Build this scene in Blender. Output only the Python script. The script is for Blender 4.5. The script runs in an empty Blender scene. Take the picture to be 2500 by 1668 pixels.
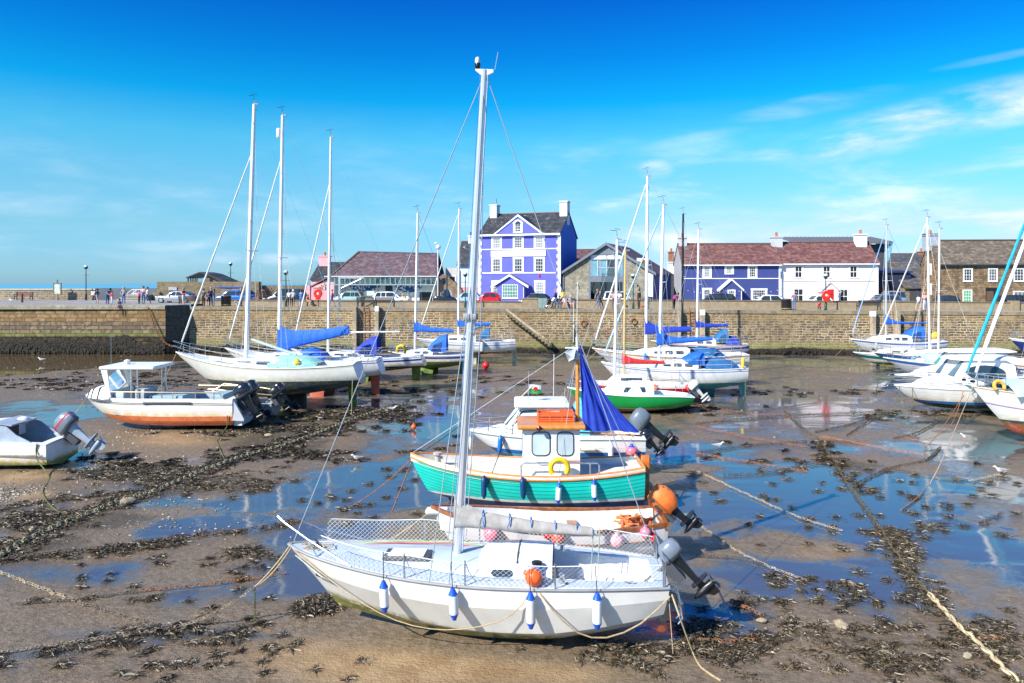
import bpy, math, random
import numpy as np
from mathutils import Vector, Matrix, Euler
R = math.radians; PI = math.pi
random.seed(7); RNG = np.random.default_rng(7)
sc = bpy.context.scene; COL = sc.collection
# calibration of the photograph: focal length and horizon in photo pixels, eye height above the mud in metres
F = 1800.0; CX = 1250.0; HY = 690.0; H = 6.5
def P(px, py, Y): return Vector(((px-CX)*Y/F, Y, H-(py-HY)*Y/F))
def G(px, py, z=0.0):
    Y = (H-z)*F/(py-HY); return Vector(((px-CX)*Y/F, Y, z))
def V(*a): return Vector(a)
def lerp(a, b, t): return a+(b-a)*t
def srgb(r, g, b):
    f = lambda c: c/12.92 if c <= .04045 else ((c+.055)/1.055)**2.4
    return (f(r/255), f(g/255), f(b/255))

# ---------------------------------------------------------------- objects
def link(o): COL.objects.link(o); return o
def tag(o, label=None, cat=None, group=None, kind=None):
    if label: o['label'] = label
    if cat: o['category'] = cat
    if group: o['group'] = group
    if kind: o['kind'] = kind
    return o
def thing(name, label, cat, loc=(0, 0, 0), rot=(0, 0, 0), group=None):
    o = bpy.data.objects.new(name, None); o.empty_display_size = .2
    o.location = loc; o.rotation_euler = rot; link(o)
    return tag(o, label, cat, group)
def copy_tree(o, parent=None):
    c = o.copy(); COL.objects.link(c)
    if parent: c.parent = parent
    for ch in list(o.children): copy_tree(ch, c)
    return c

class MB:
    """collects faces for ONE mesh object"""
    def __init__(s): s.v = []; s.f = []; s.m = []; s.mi = 0; s.at = {}
    def add(s, vs, fs):
        b = len(s.v); s.v += [tuple(v) for v in vs]
        s.f += [tuple(i+b for i in f) for f in fs]; s.m += [s.mi]*len(fs); return s
    def box(s, x0, x1, y0, y1, z0, z1, M=None):
        vs = [Vector((x, y, z)) for z in (z0, z1) for y in (y0, y1) for x in (x0, x1)]
        if M: vs = [M @ v for v in vs]
        return s.add(vs, [(0, 2, 3, 1), (4, 5, 7, 6), (0, 1, 5, 4), (2, 6, 7, 3), (0, 4, 6, 2), (1, 3, 7, 5)])
    def rbox(s, x0, x1, y0, y1, z0, z1, b, M=None):
        """box with chamfered edges"""
        rings = []
        for z, i in ((z0, b), (z0+b, 0), (z1-b, 0), (z1, b)):
            c = b*.5 if i else b
            X0, X1, Y0, Y1 = x0+i*.7, x1-i*.7, y0+i*.7, y1-i*.7
            r = [(X0+c, Y0, z), (X1-c, Y0, z), (X1, Y0+c, z), (X1, Y1-c, z), (X1-c, Y1, z), (X0+c, Y1, z), (X0, Y1-c, z), (X0, Y0+c, z)]
            rings.append([M @ Vector(p) if M else Vector(p) for p in r])
        return s.loft(rings)
    def loft(s, rings, closed=True, caps=True):
        n = len(rings[0]); vs = [p for r in rings for p in r]; fs = []
        for i in range(len(rings)-1):
            for j in range(n if closed else n-1):
                a = i*n+j; b = i*n+(j+1) % n
                fs.append((a, b, b+n, a+n))
        if caps and closed:
            fs.append(tuple(range(n-1, -1, -1))); fs.append(tuple(range((len(rings)-1)*n, len(rings)*n)))
        return s.add(vs, fs)
    def tube(s, pts, r, n=6, caps=True):
        pts = [Vector(p) for p in pts]
        rs = r if isinstance(r, (list, tuple)) else [r]*len(pts)
        rings = []; up = None
        for i, p in enumerate(pts):
            d = (pts[min(i+1, len(pts)-1)]-pts[max(i-1, 0)])
            d = d.normalized() if d.length > 1e-9 else Vector((0, 0, 1))
            if up is None:
                up = Vector((0, 0, 1)) if abs(d.z) < .9 else Vector((0, 1, 0))
            a = d.cross(up).normalized(); up = a.cross(d).normalized(); b = up
            rings.append([p+(a*math.cos(2*PI*k/n)+b*math.sin(2*PI*k/n))*rs[i] for k in range(n)])
        return s.loft(rings, True, caps)
    def lathe(s, prof, n=16, M=None):
        rings = [[Vector((r*math.cos(2*PI*k/n), r*math.sin(2*PI*k/n), z)) for k in range(n)] for r, z in prof]
        if M: rings = [[M @ p for p in r] for r in rings]
        return s.loft(rings)
    def ball(s, c, r, n=10, m=7, sq=(1, 1, 1)):
        prof = []
        for i in range(m+1):
            a = -PI/2+PI*i/m; prof.append((max(math.cos(a), .02), math.sin(a)))
        M = Matrix.Translation(c) @ Matrix.Diagonal((r*sq[0], r*sq[1], r*sq[2], 1))
        return s.lathe(prof, n, M)
    def torus(s, c, R0, r, n=20, m=8, M=None, a0=0, a1=2*PI, st=(1, 1)):
        full = abs(a1-a0-2*PI) < 1e-6; rings = []
        for i in range(n+(0 if full else 1)):
            a = a0+(a1-a0)*i/n; ca, sa = math.cos(a), math.sin(a)
            rr = [Vector(c)+Vector(((R0+r*math.cos(2*PI*k/m))*ca*st[0], (R0+r*math.cos(2*PI*k/m))*sa*st[1], r*math.sin(2*PI*k/m))) for k in range(m)]
            rings.append([M @ p for p in rr] if M else rr)
        if full: rings.append(rings[0])
        return s.loft(rings, True, not full)
    def prism(s, poly, d):
        """planar polygon (3-D points) extruded by vector d"""
        d = Vector(d); poly = [Vector(p) for p in poly]; n = len(poly)
        return s.add(poly+[p+d for p in poly], [tuple(range(n-1, -1, -1)), tuple(range(n, 2*n))]+[(i, (i+1) % n, (i+1) % n+n, i+n) for i in range(n)])
    def quad(s, *p): return s.add(p, [tuple(range(len(p)))])
    def grid(s, rows): return s.loft(rows, False, False)
    def panel(s, a, b, c, d, th, rnd=0, inset=0):
        """rounded-corner panel on the quad a b c d (ccw seen from outside), proud by th"""
        a, b, c, d = map(Vector, (a, b, c, d)); n = (b-a).cross(d-a).normalized()
        def at(u, w): return a*(1-u)*(1-w)+b*u*(1-w)+c*u*w+d*(1-u)*w
        W = max((b-a).length, .001); Hh = max((d-a).length, .001); pts = []
        ru = min(rnd/W, .49); rw = min(rnd/Hh, .49); iu = inset/W; iw = inset/Hh
        if rnd <= 0: uv = [(iu, iw), (1-iu, iw), (1-iu, 1-iw), (iu, 1-iw)]
        else:
            uv = []
            for cu, cw, st in ((1-ru, rw, -90), (1-ru, 1-rw, 0), (ru, 1-rw, 90), (ru, rw, 180)):
                for k in range(5):
                    g = R(st+22.5*k); uv.append((iu+(1-2*iu)*(cu+ru*math.cos(g)), iw+(1-2*iw)*(cw+rw*math.sin(g))))
        pts = [at(u, w)-n*.01 for u, w in uv]
        return s.prism(pts, n*(th+.01))
    def build(s, name, mats, parent=None, smooth=35):
        me = bpy.data.meshes.new(name); me.from_pydata(s.v, [], s.f)
        for m in (mats if isinstance(mats, (list, tuple)) else [mats]): me.materials.append(m)
        me.polygons.foreach_set('material_index', s.m)
        if smooth:
            me.polygons.foreach_set('use_smooth', [True]*len(s.f))
            me.set_sharp_from_angle(angle=R(smooth))
        for k, vals in s.at.items():
            a = me.attributes.new(k, 'FLOAT', 'POINT'); a.data.foreach_set('value', vals)
        me.update()
        o = bpy.data.objects.new(name, me); link(o)
        if parent: o.parent = parent
        return o

def fbm(x, y, s=1.0, octs=4, seed=0):
    """value noise on numpy arrays, about 0..1"""
    r = np.random.default_rng(seed); T = r.random((256, 256)); out = 0; amp = 1; tot = 0
    x = np.asarray(x, float)*s; y = np.asarray(y, float)*s
    for o in range(octs):
        xi = np.floor(x).astype(int); yi = np.floor(y).astype(int); fx = x-xi; fy = y-yi
        fx = fx*fx*(3-2*fx); fy = fy*fy*(3-2*fy)
        g = lambda a, b: T[(a+o*37) % 256, (b+o*91) % 256]
        out = out+amp*((g(xi, yi)*(1-fx)+g(xi+1, yi)*fx)*(1-fy)+(g(xi, yi+1)*(1-fx)+g(xi+1, yi+1)*fx)*fy)
        tot += amp; amp *= .5; x = x*2.03; y = y*2.03
    return out/tot

# ---------------------------------------------------------------- materials
class NT:
    def __init__(s, m):
        m.use_nodes = True; s.t = m.node_tree; s.n = s.t.nodes; s.n.clear()
    def N(s, typ, **kw):
        n = s.n.new('ShaderNode'+typ)
        for k, v in kw.items():
            if k.startswith('i_'):
                i = k[2:]; n.inputs[int(i) if i.isdigit() else i.replace('_', ' ')].default_value = v
            else: setattr(n, k, v)
        return n
    def L(s, a, b): s.t.links.new(a, b)
    def math(s, op, a, b=None, c=None, clamp=False):
        n = s.N('Math', operation=op, use_clamp=clamp)
        for i, v in enumerate((a, b, c)):
            if v is None: continue
            if isinstance(v, (int, float)): n.inputs[i].default_value = v
            else: s.L(v, n.inputs[i])
        return n.outputs[0]
    def mix(s, f, a, b, blend='MIX'):
        n = s.N('Mix', data_type='RGBA', blend_type=blend)
        for i, v in ((0, f), (6, a), (7, b)):
            if isinstance(v, (int, float)): n.inputs[i].default_value = v
            elif isinstance(v, (tuple, list)): n.inputs[i].default_value = (*v[:3], 1)
            else: s.L(v, n.inputs[i])
        return n.outputs[2]
    def ramp(s, x, lo, hi, a=0., b=1.):
        n = s.N('MapRange', interpolation_type='SMOOTHSTEP', i_1=lo, i_2=hi, i_3=a, i_4=b)
        if isinstance(x, (int, float)): n.inputs[0].default_value = x
        else: s.L(x, n.inputs[0])
        return n.outputs[0]
    def coord(s, kind='Object', scale=None):
        o = s.N('TexCoord').outputs[kind]
        if scale:
            m = s.N('Mapping'); m.inputs['Scale'].default_value = scale; s.L(o, m.inputs[0]); o = m.outputs[0]
        return o
    def noise(s, vec, scale, detail=4, rough=.55, out=0, dist=0):
        n = s.N('TexNoise', i_Scale=scale, i_Detail=detail, i_Roughness=rough, i_Distortion=dist); s.L(vec, n.inputs['Vector']); return n.outputs[out]
    def attr(s, name): return s.N('Attribute', attribute_name=name).outputs['Fac']
    def bump(s, h, strength=.3, dist=.02):
        n = s.N('Bump', i_Strength=strength, i_Distance=dist); s.L(h, n.inputs['Height']); return n.outputs[0]
    def out(s, col, rough=.5, metal=0., normal=None, spec=.5, ior=None, trans=0., coat=0., alpha=None):
        b = s.N('BsdfPrincipled'); b.inputs['Metallic'].default_value = metal; b.inputs['Specular IOR Level'].default_value = spec
        for k, v in (('Base Color', col), ('Roughness', rough)):
            if isinstance(v, (int, float)): b.inputs[k].default_value = v
            elif isinstance(v, tuple): b.inputs[k].default_value = (*v[:3], 1)
            else: s.L(v, b.inputs[k])
        if normal is not None: s.L(normal, b.inputs['Normal'])
        if ior is not None:
            if isinstance(ior, (int, float)): b.inputs['IOR'].default_value = ior
            else: s.L(ior, b.inputs['IOR'])
        b.inputs['Transmission Weight'].default_value = trans; b.inputs['Coat Weight'].default_value = coat
        o = s.N('OutputMaterial'); s.L(b.outputs[0], o.inputs[0]); return b

_M = {}
def mat(name, col, rough=.5, metal=0., var=.12, vs=3., bump=0., bs=30., spec=.5, coat=0., dirt=0., dcol=(.12, .10, .07)):
    if name in _M: return _M[name]
    m = bpy.data.materials.new(name); t = NT(m); c = t.coord()
    n1 = t.noise(c, vs, 5)
    base = t.mix(t.ramp(n1, .3, .7), tuple(x*(1-var) for x in col), tuple(min(1, x*(1+var)) for x in col))
    if dirt:
        n2 = t.noise(t.coord('Object', (2.2, 2.2, .5)), 2.6, 6, .65)
        base = t.mix(t.ramp(n2, .52, .75, 0, dirt), base, dcol)
    rg = t.math('ADD', t.math('MULTIPLY', t.noise(c, vs*4, 3), .2), rough-.1)
    nm = t.bump(t.noise(c, bs, 4), bump, .02) if bump else None
    t.out(base, rg, metal, nm, spec, coat=coat); _M[name] = m; return m

def glassy(name, col=(.03, .05, .07), rough=.06):
    if name in _M: return _M[name]
    m = bpy.data.materials.new(name); t = NT(m); c = t.coord()
    t.out(t.mix(t.noise(c, 1.3, 2), tuple(x*.5 for x in col), tuple(x*1.5 for x in col)), rough, 0, None, .6, ior=1.5); _M[name] = m; return m

def clear(name, tint=(.9, .95, .97), fac=.86):
    """thin clear glazing: transparent with a fresnel sheen"""
    if name in _M: return _M[name]
    m = bpy.data.materials.new(name); t = NT(m)
    a = t.N('BsdfTransparent'); a.inputs[0].default_value = (*tint, 1); g = t.N('BsdfGlossy', i_Roughness=.03)
    lw = t.N('LayerWeight', i_Blend=.25); x = t.N('MixShader')
    f = t.math('ADD', t.math('MULTIPLY', lw.outputs['Fresnel'], .8), (1-fac)*.5, clamp=True)
    t.L(f, x.inputs[0]); t.L(a.outputs[0], x.inputs[1]); t.L(g.outputs[0], x.inputs[2])
    o = t.N('OutputMaterial'); t.L(x.outputs[0], o.inputs[0]); _M[name] = m; return m

def hullmat(name, top, bands=(), stripes=(), rough=.22, stain=None, algae=None, lines=0., linecol=(.02, .1, .09)):
    """painted hull: bands (below height z -> colour), stripes (distance under the sheer d0..d1 -> colour),
    stain (z0, z1, colour, amount) a tide mark, algae (z, amount) weed growth, lines: plank seams every n metres under the sheer"""
    if name in _M: return _M[name]
    m = bpy.data.materials.new(name); t = NT(m); c = t.coord()
    hz = t.attr('hz'); sd = t.attr('sd')
    n1 = t.noise(c, 2.2, 5); wob = t.math('MULTIPLY', t.math('SUBTRACT', t.noise(c, 9, 4), .5), .05)
    col = t.mix(t.ramp(n1, .3, .7), tuple(x*.94 for x in top), tuple(min(1, x*1.05) for x in top))
    streak = t.noise(t.coord('Object', (9, 9, .6)), 1.0, 5, .6)
    col = t.mix(t.ramp(streak, .55, .8, 0, .22), col, tuple(x*.75 for x in (top[0], top[1]*.97, top[2]*.9)))
    nm = None
    if lines:
        fr = t.math('FRACT', t.math('DIVIDE', sd, lines))
        ln = t.math('LESS_THAN', fr, .13); col = t.mix(ln, col, linecol)
        nm = t.bump(fr, .5, .02)
    for d0, d1, sc_ in stripes:
        f = t.math('MULTIPLY', t.math('GREATER_THAN', sd, d0), t.math('LESS_THAN', sd, d1)); col = t.mix(f, col, sc_)
    if stain:
        z0, z1, scol, am = stain
        f = t.math('MULTIPLY', t.ramp(t.math('ADD', hz, wob), z1, z0, 0, am), t.ramp(t.noise(c, 4, 4), .25, .6)); col = t.mix(f, col, scol)
    for z, bc in bands:
        f = t.math('LESS_THAN', t.math('ADD', hz, t.math('MULTIPLY', wob, .15)), z)
        dk = t.mix(t.ramp(t.noise(c, 5, 6, .7), .4, .75), bc, tuple(x*.62 for x in bc)); col = t.mix(f, col, dk)
    if algae:
        z, am = algae
        f = t.math('MULTIPLY', t.ramp(t.math('ADD', hz, t.math('MULTIPLY', wob, 3)), z, z-.15), t.ramp(t.noise(t.coord('Object', (1, 1, 3)), 3, 6, .7), .62-.3*am, .7-.3*am, 0, .9))
        col = t.mix(f, col, t.mix(t.noise(c, 14, 3), (.05, .08, .015), (.20, .22, .05)))
    t.out(col, rough, 0, nm, .5); _M[name] = m; return m

def masonry(name, cols, mortar, bw=.55, bh=.22, msize=.02, zones=(), bump=.6, dist=.04, axis='xz', mort_var=.5, off=.5):
    """coursed stone in object space: cols = three stone colours; zones = (z_low, z_high, soft, colour, amount)"""
    if name in _M: return _M[name]
    m = bpy.data.materials.new(name); t = NT(m); c = t.coord()
    sep = t.N('SeparateXYZ'); t.L(c, sep.inputs[0])
    x = t.math('ADD', sep.outputs[0], sep.outputs[1]); cb = t.N('CombineXYZ')
    wob = t.noise(c, 1.7, 3, .5, 1); ws = t.N('VectorMath', operation='SCALE'); ws.inputs[3].default_value = dist*2; t.L(wob, ws.inputs[0])
    t.L(x, cb.inputs[0]); t.L(sep.outputs[2], cb.inputs[1])
    va = t.N('VectorMath', operation='ADD'); t.L(cb.outputs[0], va.inputs[0]); t.L(ws.outputs[0], va.inputs[1])
    b = t.N('TexBrick', offset=off, squash=1.35, squash_frequency=3); t.L(va.outputs[0], b.inputs[0])
    b.inputs['Scale'].default_value = 1; b.inputs['Brick Width'].default_value = bw; b.inputs['Row Height'].default_value = bh
    b.inputs['Mortar Size'].default_value = msize; b.inputs['Mortar Smooth'].default_value = .3; b.inputs['Bias'].default_value = 0
    b.inputs[1].default_value = (0, 0, 0, 1); b.inputs[2].default_value = (1, 1, 1, 1); b.inputs[3].default_value = (.5, .5, .5, 1)
    fine = t.noise(c, 3.1, 6, .7); big = t.noise(c, .35, 4)
    per = b.outputs['Color']; s1 = t.mix(per, cols[0], cols[1]); s2 = t.mix(t.ramp(t.noise(va.outputs[0], 2.3, 2), .45, .6), s1, cols[2])
    col = t.mix(t.ramp(fine, .35, .75, 0, .55), s2, tuple(q*.5 for q in cols[1]))
    mo = t.mix(t.ramp(big, .35, .65), mortar, tuple(q*mort_var for q in mortar)); col = t.mix(b.outputs['Fac'], col, mo)
    for z0, z1, soft, zc, am in zones:
        wz = t.math('ADD', sep.outputs[2], t.math('MULTIPLY', t.math('SUBTRACT', t.noise(t.coord('Object', (1.2, 1.2, .35)), 1.3, 5, .65), .5), soft*3))
        f = t.math('MULTIPLY', t.ramp(wz, z0-soft, z0+soft), t.ramp(wz, z1+soft, z1-soft)); f = t.math('MULTIPLY', f, t.ramp(fine, .25, .6, am*.35, am))
        col = t.mix(f, col, zc)
    hgt = t.math('ADD', t.math('MULTIPLY', b.outputs['Fac'], -1.), t.math('MULTIPLY', fine, .6))
    t.out(col, .85, 0, t.bump(hgt, bump, .04), .25); _M[name] = m; return m

def slates(name, cols, axis='x', sx=.35, sz=.22, lichen=None, bump=.35):
    if name in _M: return _M[name]
    m = bpy.data.materials.new(name); t = NT(m); c = t.coord(); sep = t.N('SeparateXYZ'); t.L(c, sep.inputs[0]); cb = t.N('CombineXYZ')
    t.L(sep.outputs[0 if axis == 'x' else 1], cb.inputs[0])
    t.L(t.math('MULTIPLY', sep.outputs[2], 1.4), cb.inputs[1])
    b = t.N('TexBrick', offset=.5); t.L(cb.outputs[0], b.inputs[0])
    for k, v in (('Scale', 1), ('Brick Width', sx), ('Row Height', sz), ('Mortar Size', .012), ('Mortar Smooth', .5)): b.inputs[k].default_value = v
    b.inputs[1].default_value = (0, 0, 0, 1); b.inputs[2].default_value = (1, 1, 1, 1); b.inputs[3].default_value = (0, 0, 0, 1)
    col = t.mix(t.math('MULTIPLY', b.outputs[0], t.ramp(t.noise(c, 1.5, 4), .25, .6)), tuple(q*.72 for q in cols[0]), tuple(q*1.25 for q in cols[1])); col = t.mix(t.math('MULTIPLY', b.outputs['Fac'], .6), col, tuple(q*.3 for q in cols[0])); col = t.mix(t.ramp(t.noise(c, 4.5, 5, .75), .5, .7, 0, .5), col, tuple(q*.5 for q in cols[1]))
    col = t.mix(t.ramp(t.noise(c, .8, 5, .7), .55, .75, 0, .45), col, tuple(x*1.6+.02 for x in cols[0]))
    if lichen: col = t.mix(t.math('MULTIPLY', t.ramp(t.noise(c, 2.2, 6, .75), .56, .66), t.ramp(t.noise(c, .35, 2), .45, .6)), col, lichen)
    t.out(col, .6, 0, t.bump(t.math('SUBTRACT', 1., b.outputs['Fac']), bump, .03), .4); _M[name] = m; return m

WHITE = mat('gelcoat_white', (.76, .76, .74), .28, var=.03, dirt=.12, dcol=(.5, .45, .35))
CREAM = mat('gelcoat_cream', (.78, .72, .58), .35, var=.04, dirt=.1, dcol=(.45, .38, .25))
DECKB = mat('deck_pale_blue', (.44, .53, .62), .5, var=.05, dirt=.15, dcol=(.45, .45, .42))
ALLOY = mat('alloy_spar', (.60, .61, .63), .34, .45, var=.04)
ALLOYW = mat('alloy_white_spar', (.82, .82, .82), .35, 0., var=.03)
STEEL = mat('stainless', (.62, .63, .65), .25, .9, var=.05)
WIRE = mat('rigging_wire', (.42, .46, .50), .4, .3, var=.05)
WIREL = mat('pale_rope', (.75, .74, .70), .8, var=.1)
BLACK = mat('black_plastic', (.012, .013, .016), .35, var=.2)
NAVYENG = mat('black_cowl', (.012, .015, .025), .18, var=.2, coat=.3)
GREYENG = mat('grey_cowl', (.13, .17, .21), .38, var=.08, coat=.1)
SILVER = mat('silver_cowl', (.22, .26, .31), .3, .2, var=.08, coat=.3)
DARKG = mat('dark_grey', (.07, .075, .085), .5, var=.15)
MIDG = mat('mid_grey', (.28, .29, .30), .6, var=.12)
TEAK = mat('varnished_teak', (.28, .095, .025), .35, var=.3, vs=9, coat=.4)
ORANGEWOOD = mat('orange_varnish', (.62, .24, .05), .35, var=.15, vs=8, coat=.3)
WOODG = mat('weathered_wood', (.30, .22, .14), .8, var=.3, vs=6, bump=.3)
BLUEC = mat('blue_canvas', (.012, .12, .55), .75, var=.14, vs=5, bump=.3, bs=14)
BLUED = mat('deep_blue_canvas', (.012, .045, .40), .75, var=.14, vs=4, bump=.3, bs=12)
BLUET = mat('blue_teal_canvas', (.02, .12, .30), .75, var=.14, vs=4, bump=.2, bs=12)
GREYC = mat('grey_canvas', (.36, .34, .32), .85, var=.14, vs=6, bump=.5, bs=16)
REDC = mat('red_canvas', (.60, .02, .02), .7, var=.12, vs=5, bump=.2)
REDP = mat('red_paint', (.60, .015, .015), .3, var=.08)
MINT = mat('mint_canvas', (.25, .58, .50), .8, var=.12, vs=5, bump=.4, bs=10)
CYANC = mat('cyan_canvas', (.10, .50, .72), .7, var=.12, vs=5, bump=.4, bs=8)
PINKB = mat('pink_buoy', (.80, .16, .24), .35, var=.12)
PALEPINK = mat('pale_pink_buoy', (.78, .36, .42), .45, var=.12)
ORB = mat('orange_buoy', (.80, .12, .02), .4, var=.12)
REDB = mat('red_buoy', (.65, .02, .025), .35, var=.12)
ORC = mat('orange_canvas', (.95, .19, .03), .6, var=.14, vs=5, bump=.5, bs=9)
YEL = mat('yellow_plastic', (.85, .52, .01), .45, var=.08)
GLASS = glassy('dark_glass'); GLASSB = glassy('blue_glass', (.10, .16, .20)); CLEAR = clear('clear_glazing')
ROPE = mat('tan_rope', (.42, .32, .18), .9, var=.2, vs=20); ROPEG = mat('weedy_rope', (.10, .12, .03), .9, var=.4, vs=12)
ROPEB = mat('blue_rope', (.03, .22, .55), .8, var=.2, vs=14)
RUST = mat('rusty_iron', (.26, .10, .035), .85, var=.4, vs=9, bump=.3); RUSTO = mat('orange_rust', (.38, .14, .045), .85, var=.3, vs=9)
IRONL = mat('pale_silted_iron', (.36, .29, .18), .8, var=.3, vs=7, bump=.3); IROND = mat('muddy_iron', (.085, .065, .045), .75, var=.4, vs=7)
# ================================================================ setting
QA = Vector((-30.7, 70.2)); QB = Vector((60.0, 64.9)); QD = (QB-QA).normalized(); QN = Vector((-QD.y, QD.x))   # quay edge line, inland normal
def qz(x): return 4.23-.0047*(x+32)
def qy(x): return QA.y+(x-QA.x)*(QB.y-QA.y)/(QB.x-QA.x)
def QP(px, off=0., z=0.):
    """point on the quay seen at photo column px, off metres inland of the edge, z above the walkway"""
    k = (px-CX)/F; sl = (QB.y-QA.y)/(QB.x-QA.x)
    y0 = QA.y+off-QA.x*sl; Y = y0/(1-sl*k); X = k*Y
    return Vector((X, Y, qz(X)+z))

def ell(X, Y, blobs):
    out = np.zeros_like(X)
    for px, py, rx, ry, a in blobs:
        c = G(px, py); k = F/c.y; w = rx/k; d = ry*c.y*c.y/(H*F)
        q = ((X-c.x)/w)**2+((Y-c.y)/d)**2
        out = out+a*np.exp(-q*1.2)
    return out
PUDDLE = [(2100, 1230, 330, 110, .55), (1960, 1180, 240, 50, .4), (1850, 1400, 330, 70, .5), (1750, 1520, 170, 80, .7), (2150, 1420, 260, 60, .35), (2330, 1090, 190, 60, .55),
          (2000, 1005, 260, 40, .8), (1900, 1040, 160, 25, .5), (2000, 975, 200, 12, .6), (2330, 1070, 160, 40, .5), (2420, 1180, 150, 45, .45), (2300, 1350, 160, 70, .3), (1000, 1010, 160, 90, .6), (950, 1180, 160, 60, .45), (1010, 950, 120, 20, .5),
          (900, 1130, 90, 30, .3), (120, 985, 140, 18, .5), (200, 1010, 160, 30, .4), (330, 1230, 150, 25, .3), (420, 1290, 130, 25, .25), (300, 1330, 120, 20, .2), (820, 1290, 120, 40, .35), (240, 1125, 80, 20, .4),
          (500, 1545, 330, 22, .35), (160, 1590, 180, 25, .25), (620, 1450, 120, 30, .2), (90, 1120, 100, 30, .4), (2250, 1500, 200, 30, .2), (1180, 880, 120, 18, .4), (2080, 900, 250, 30, .4),
          (1830, 880, 140, 16, .4), (700, 1390, 70, 25, .3), (1700, 1230, 60, 50, .5), (1800, 1110, 150, 40, .35), (620, 1230, 120, 18, .35)]
SAND = [(1000, 1640, 330, 60, 1.), (700, 1590, 260, 50, .6), (480, 1070, 170, 25, 1.1), (60, 1165, 120, 22, .9), (2020, 1350, 150, 50, .55), (1000, 1500, 200, 50, .5), (2400, 1340, 120, 40, .4),
        (1980, 1590, 140, 40, .5), (1400, 1650, 200, 40, .6), (90, 1210, 60, 16, .9)]
WEED = [(640, 1040, 210, 45, 1.), (330, 1150, 170, 26, 1.), (450, 1190, 190, 30, .75), (250, 1270, 170, 28, 1.), (100, 1330, 150, 32, .9), (700, 1090, 170, 30, .6), (60, 1270, 90, 25, .8), (860, 1000, 130, 22, .7),
        (300, 900, 220, 14, .5), (150, 930, 180, 18, .55), (440, 930, 150, 25, .55), (950, 960, 200, 12, .7), (600, 960, 220, 16, .6), (1180, 920, 200, 12, .5), (1980, 955, 250, 7, .4), (2250, 1020, 230, 10, .3),
        (560, 1180, 160, 14, .7), (1900, 950, 180, 9, .55), (1650, 990, 150, 14, .5), (2090, 1140, 60, 40, .8), (2180, 1330, 45, 36, 1.), (1650, 1590, 260, 40, .45), (1950, 1560, 330, 45, .35), (2250, 1600, 250, 60, .45)]

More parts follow.
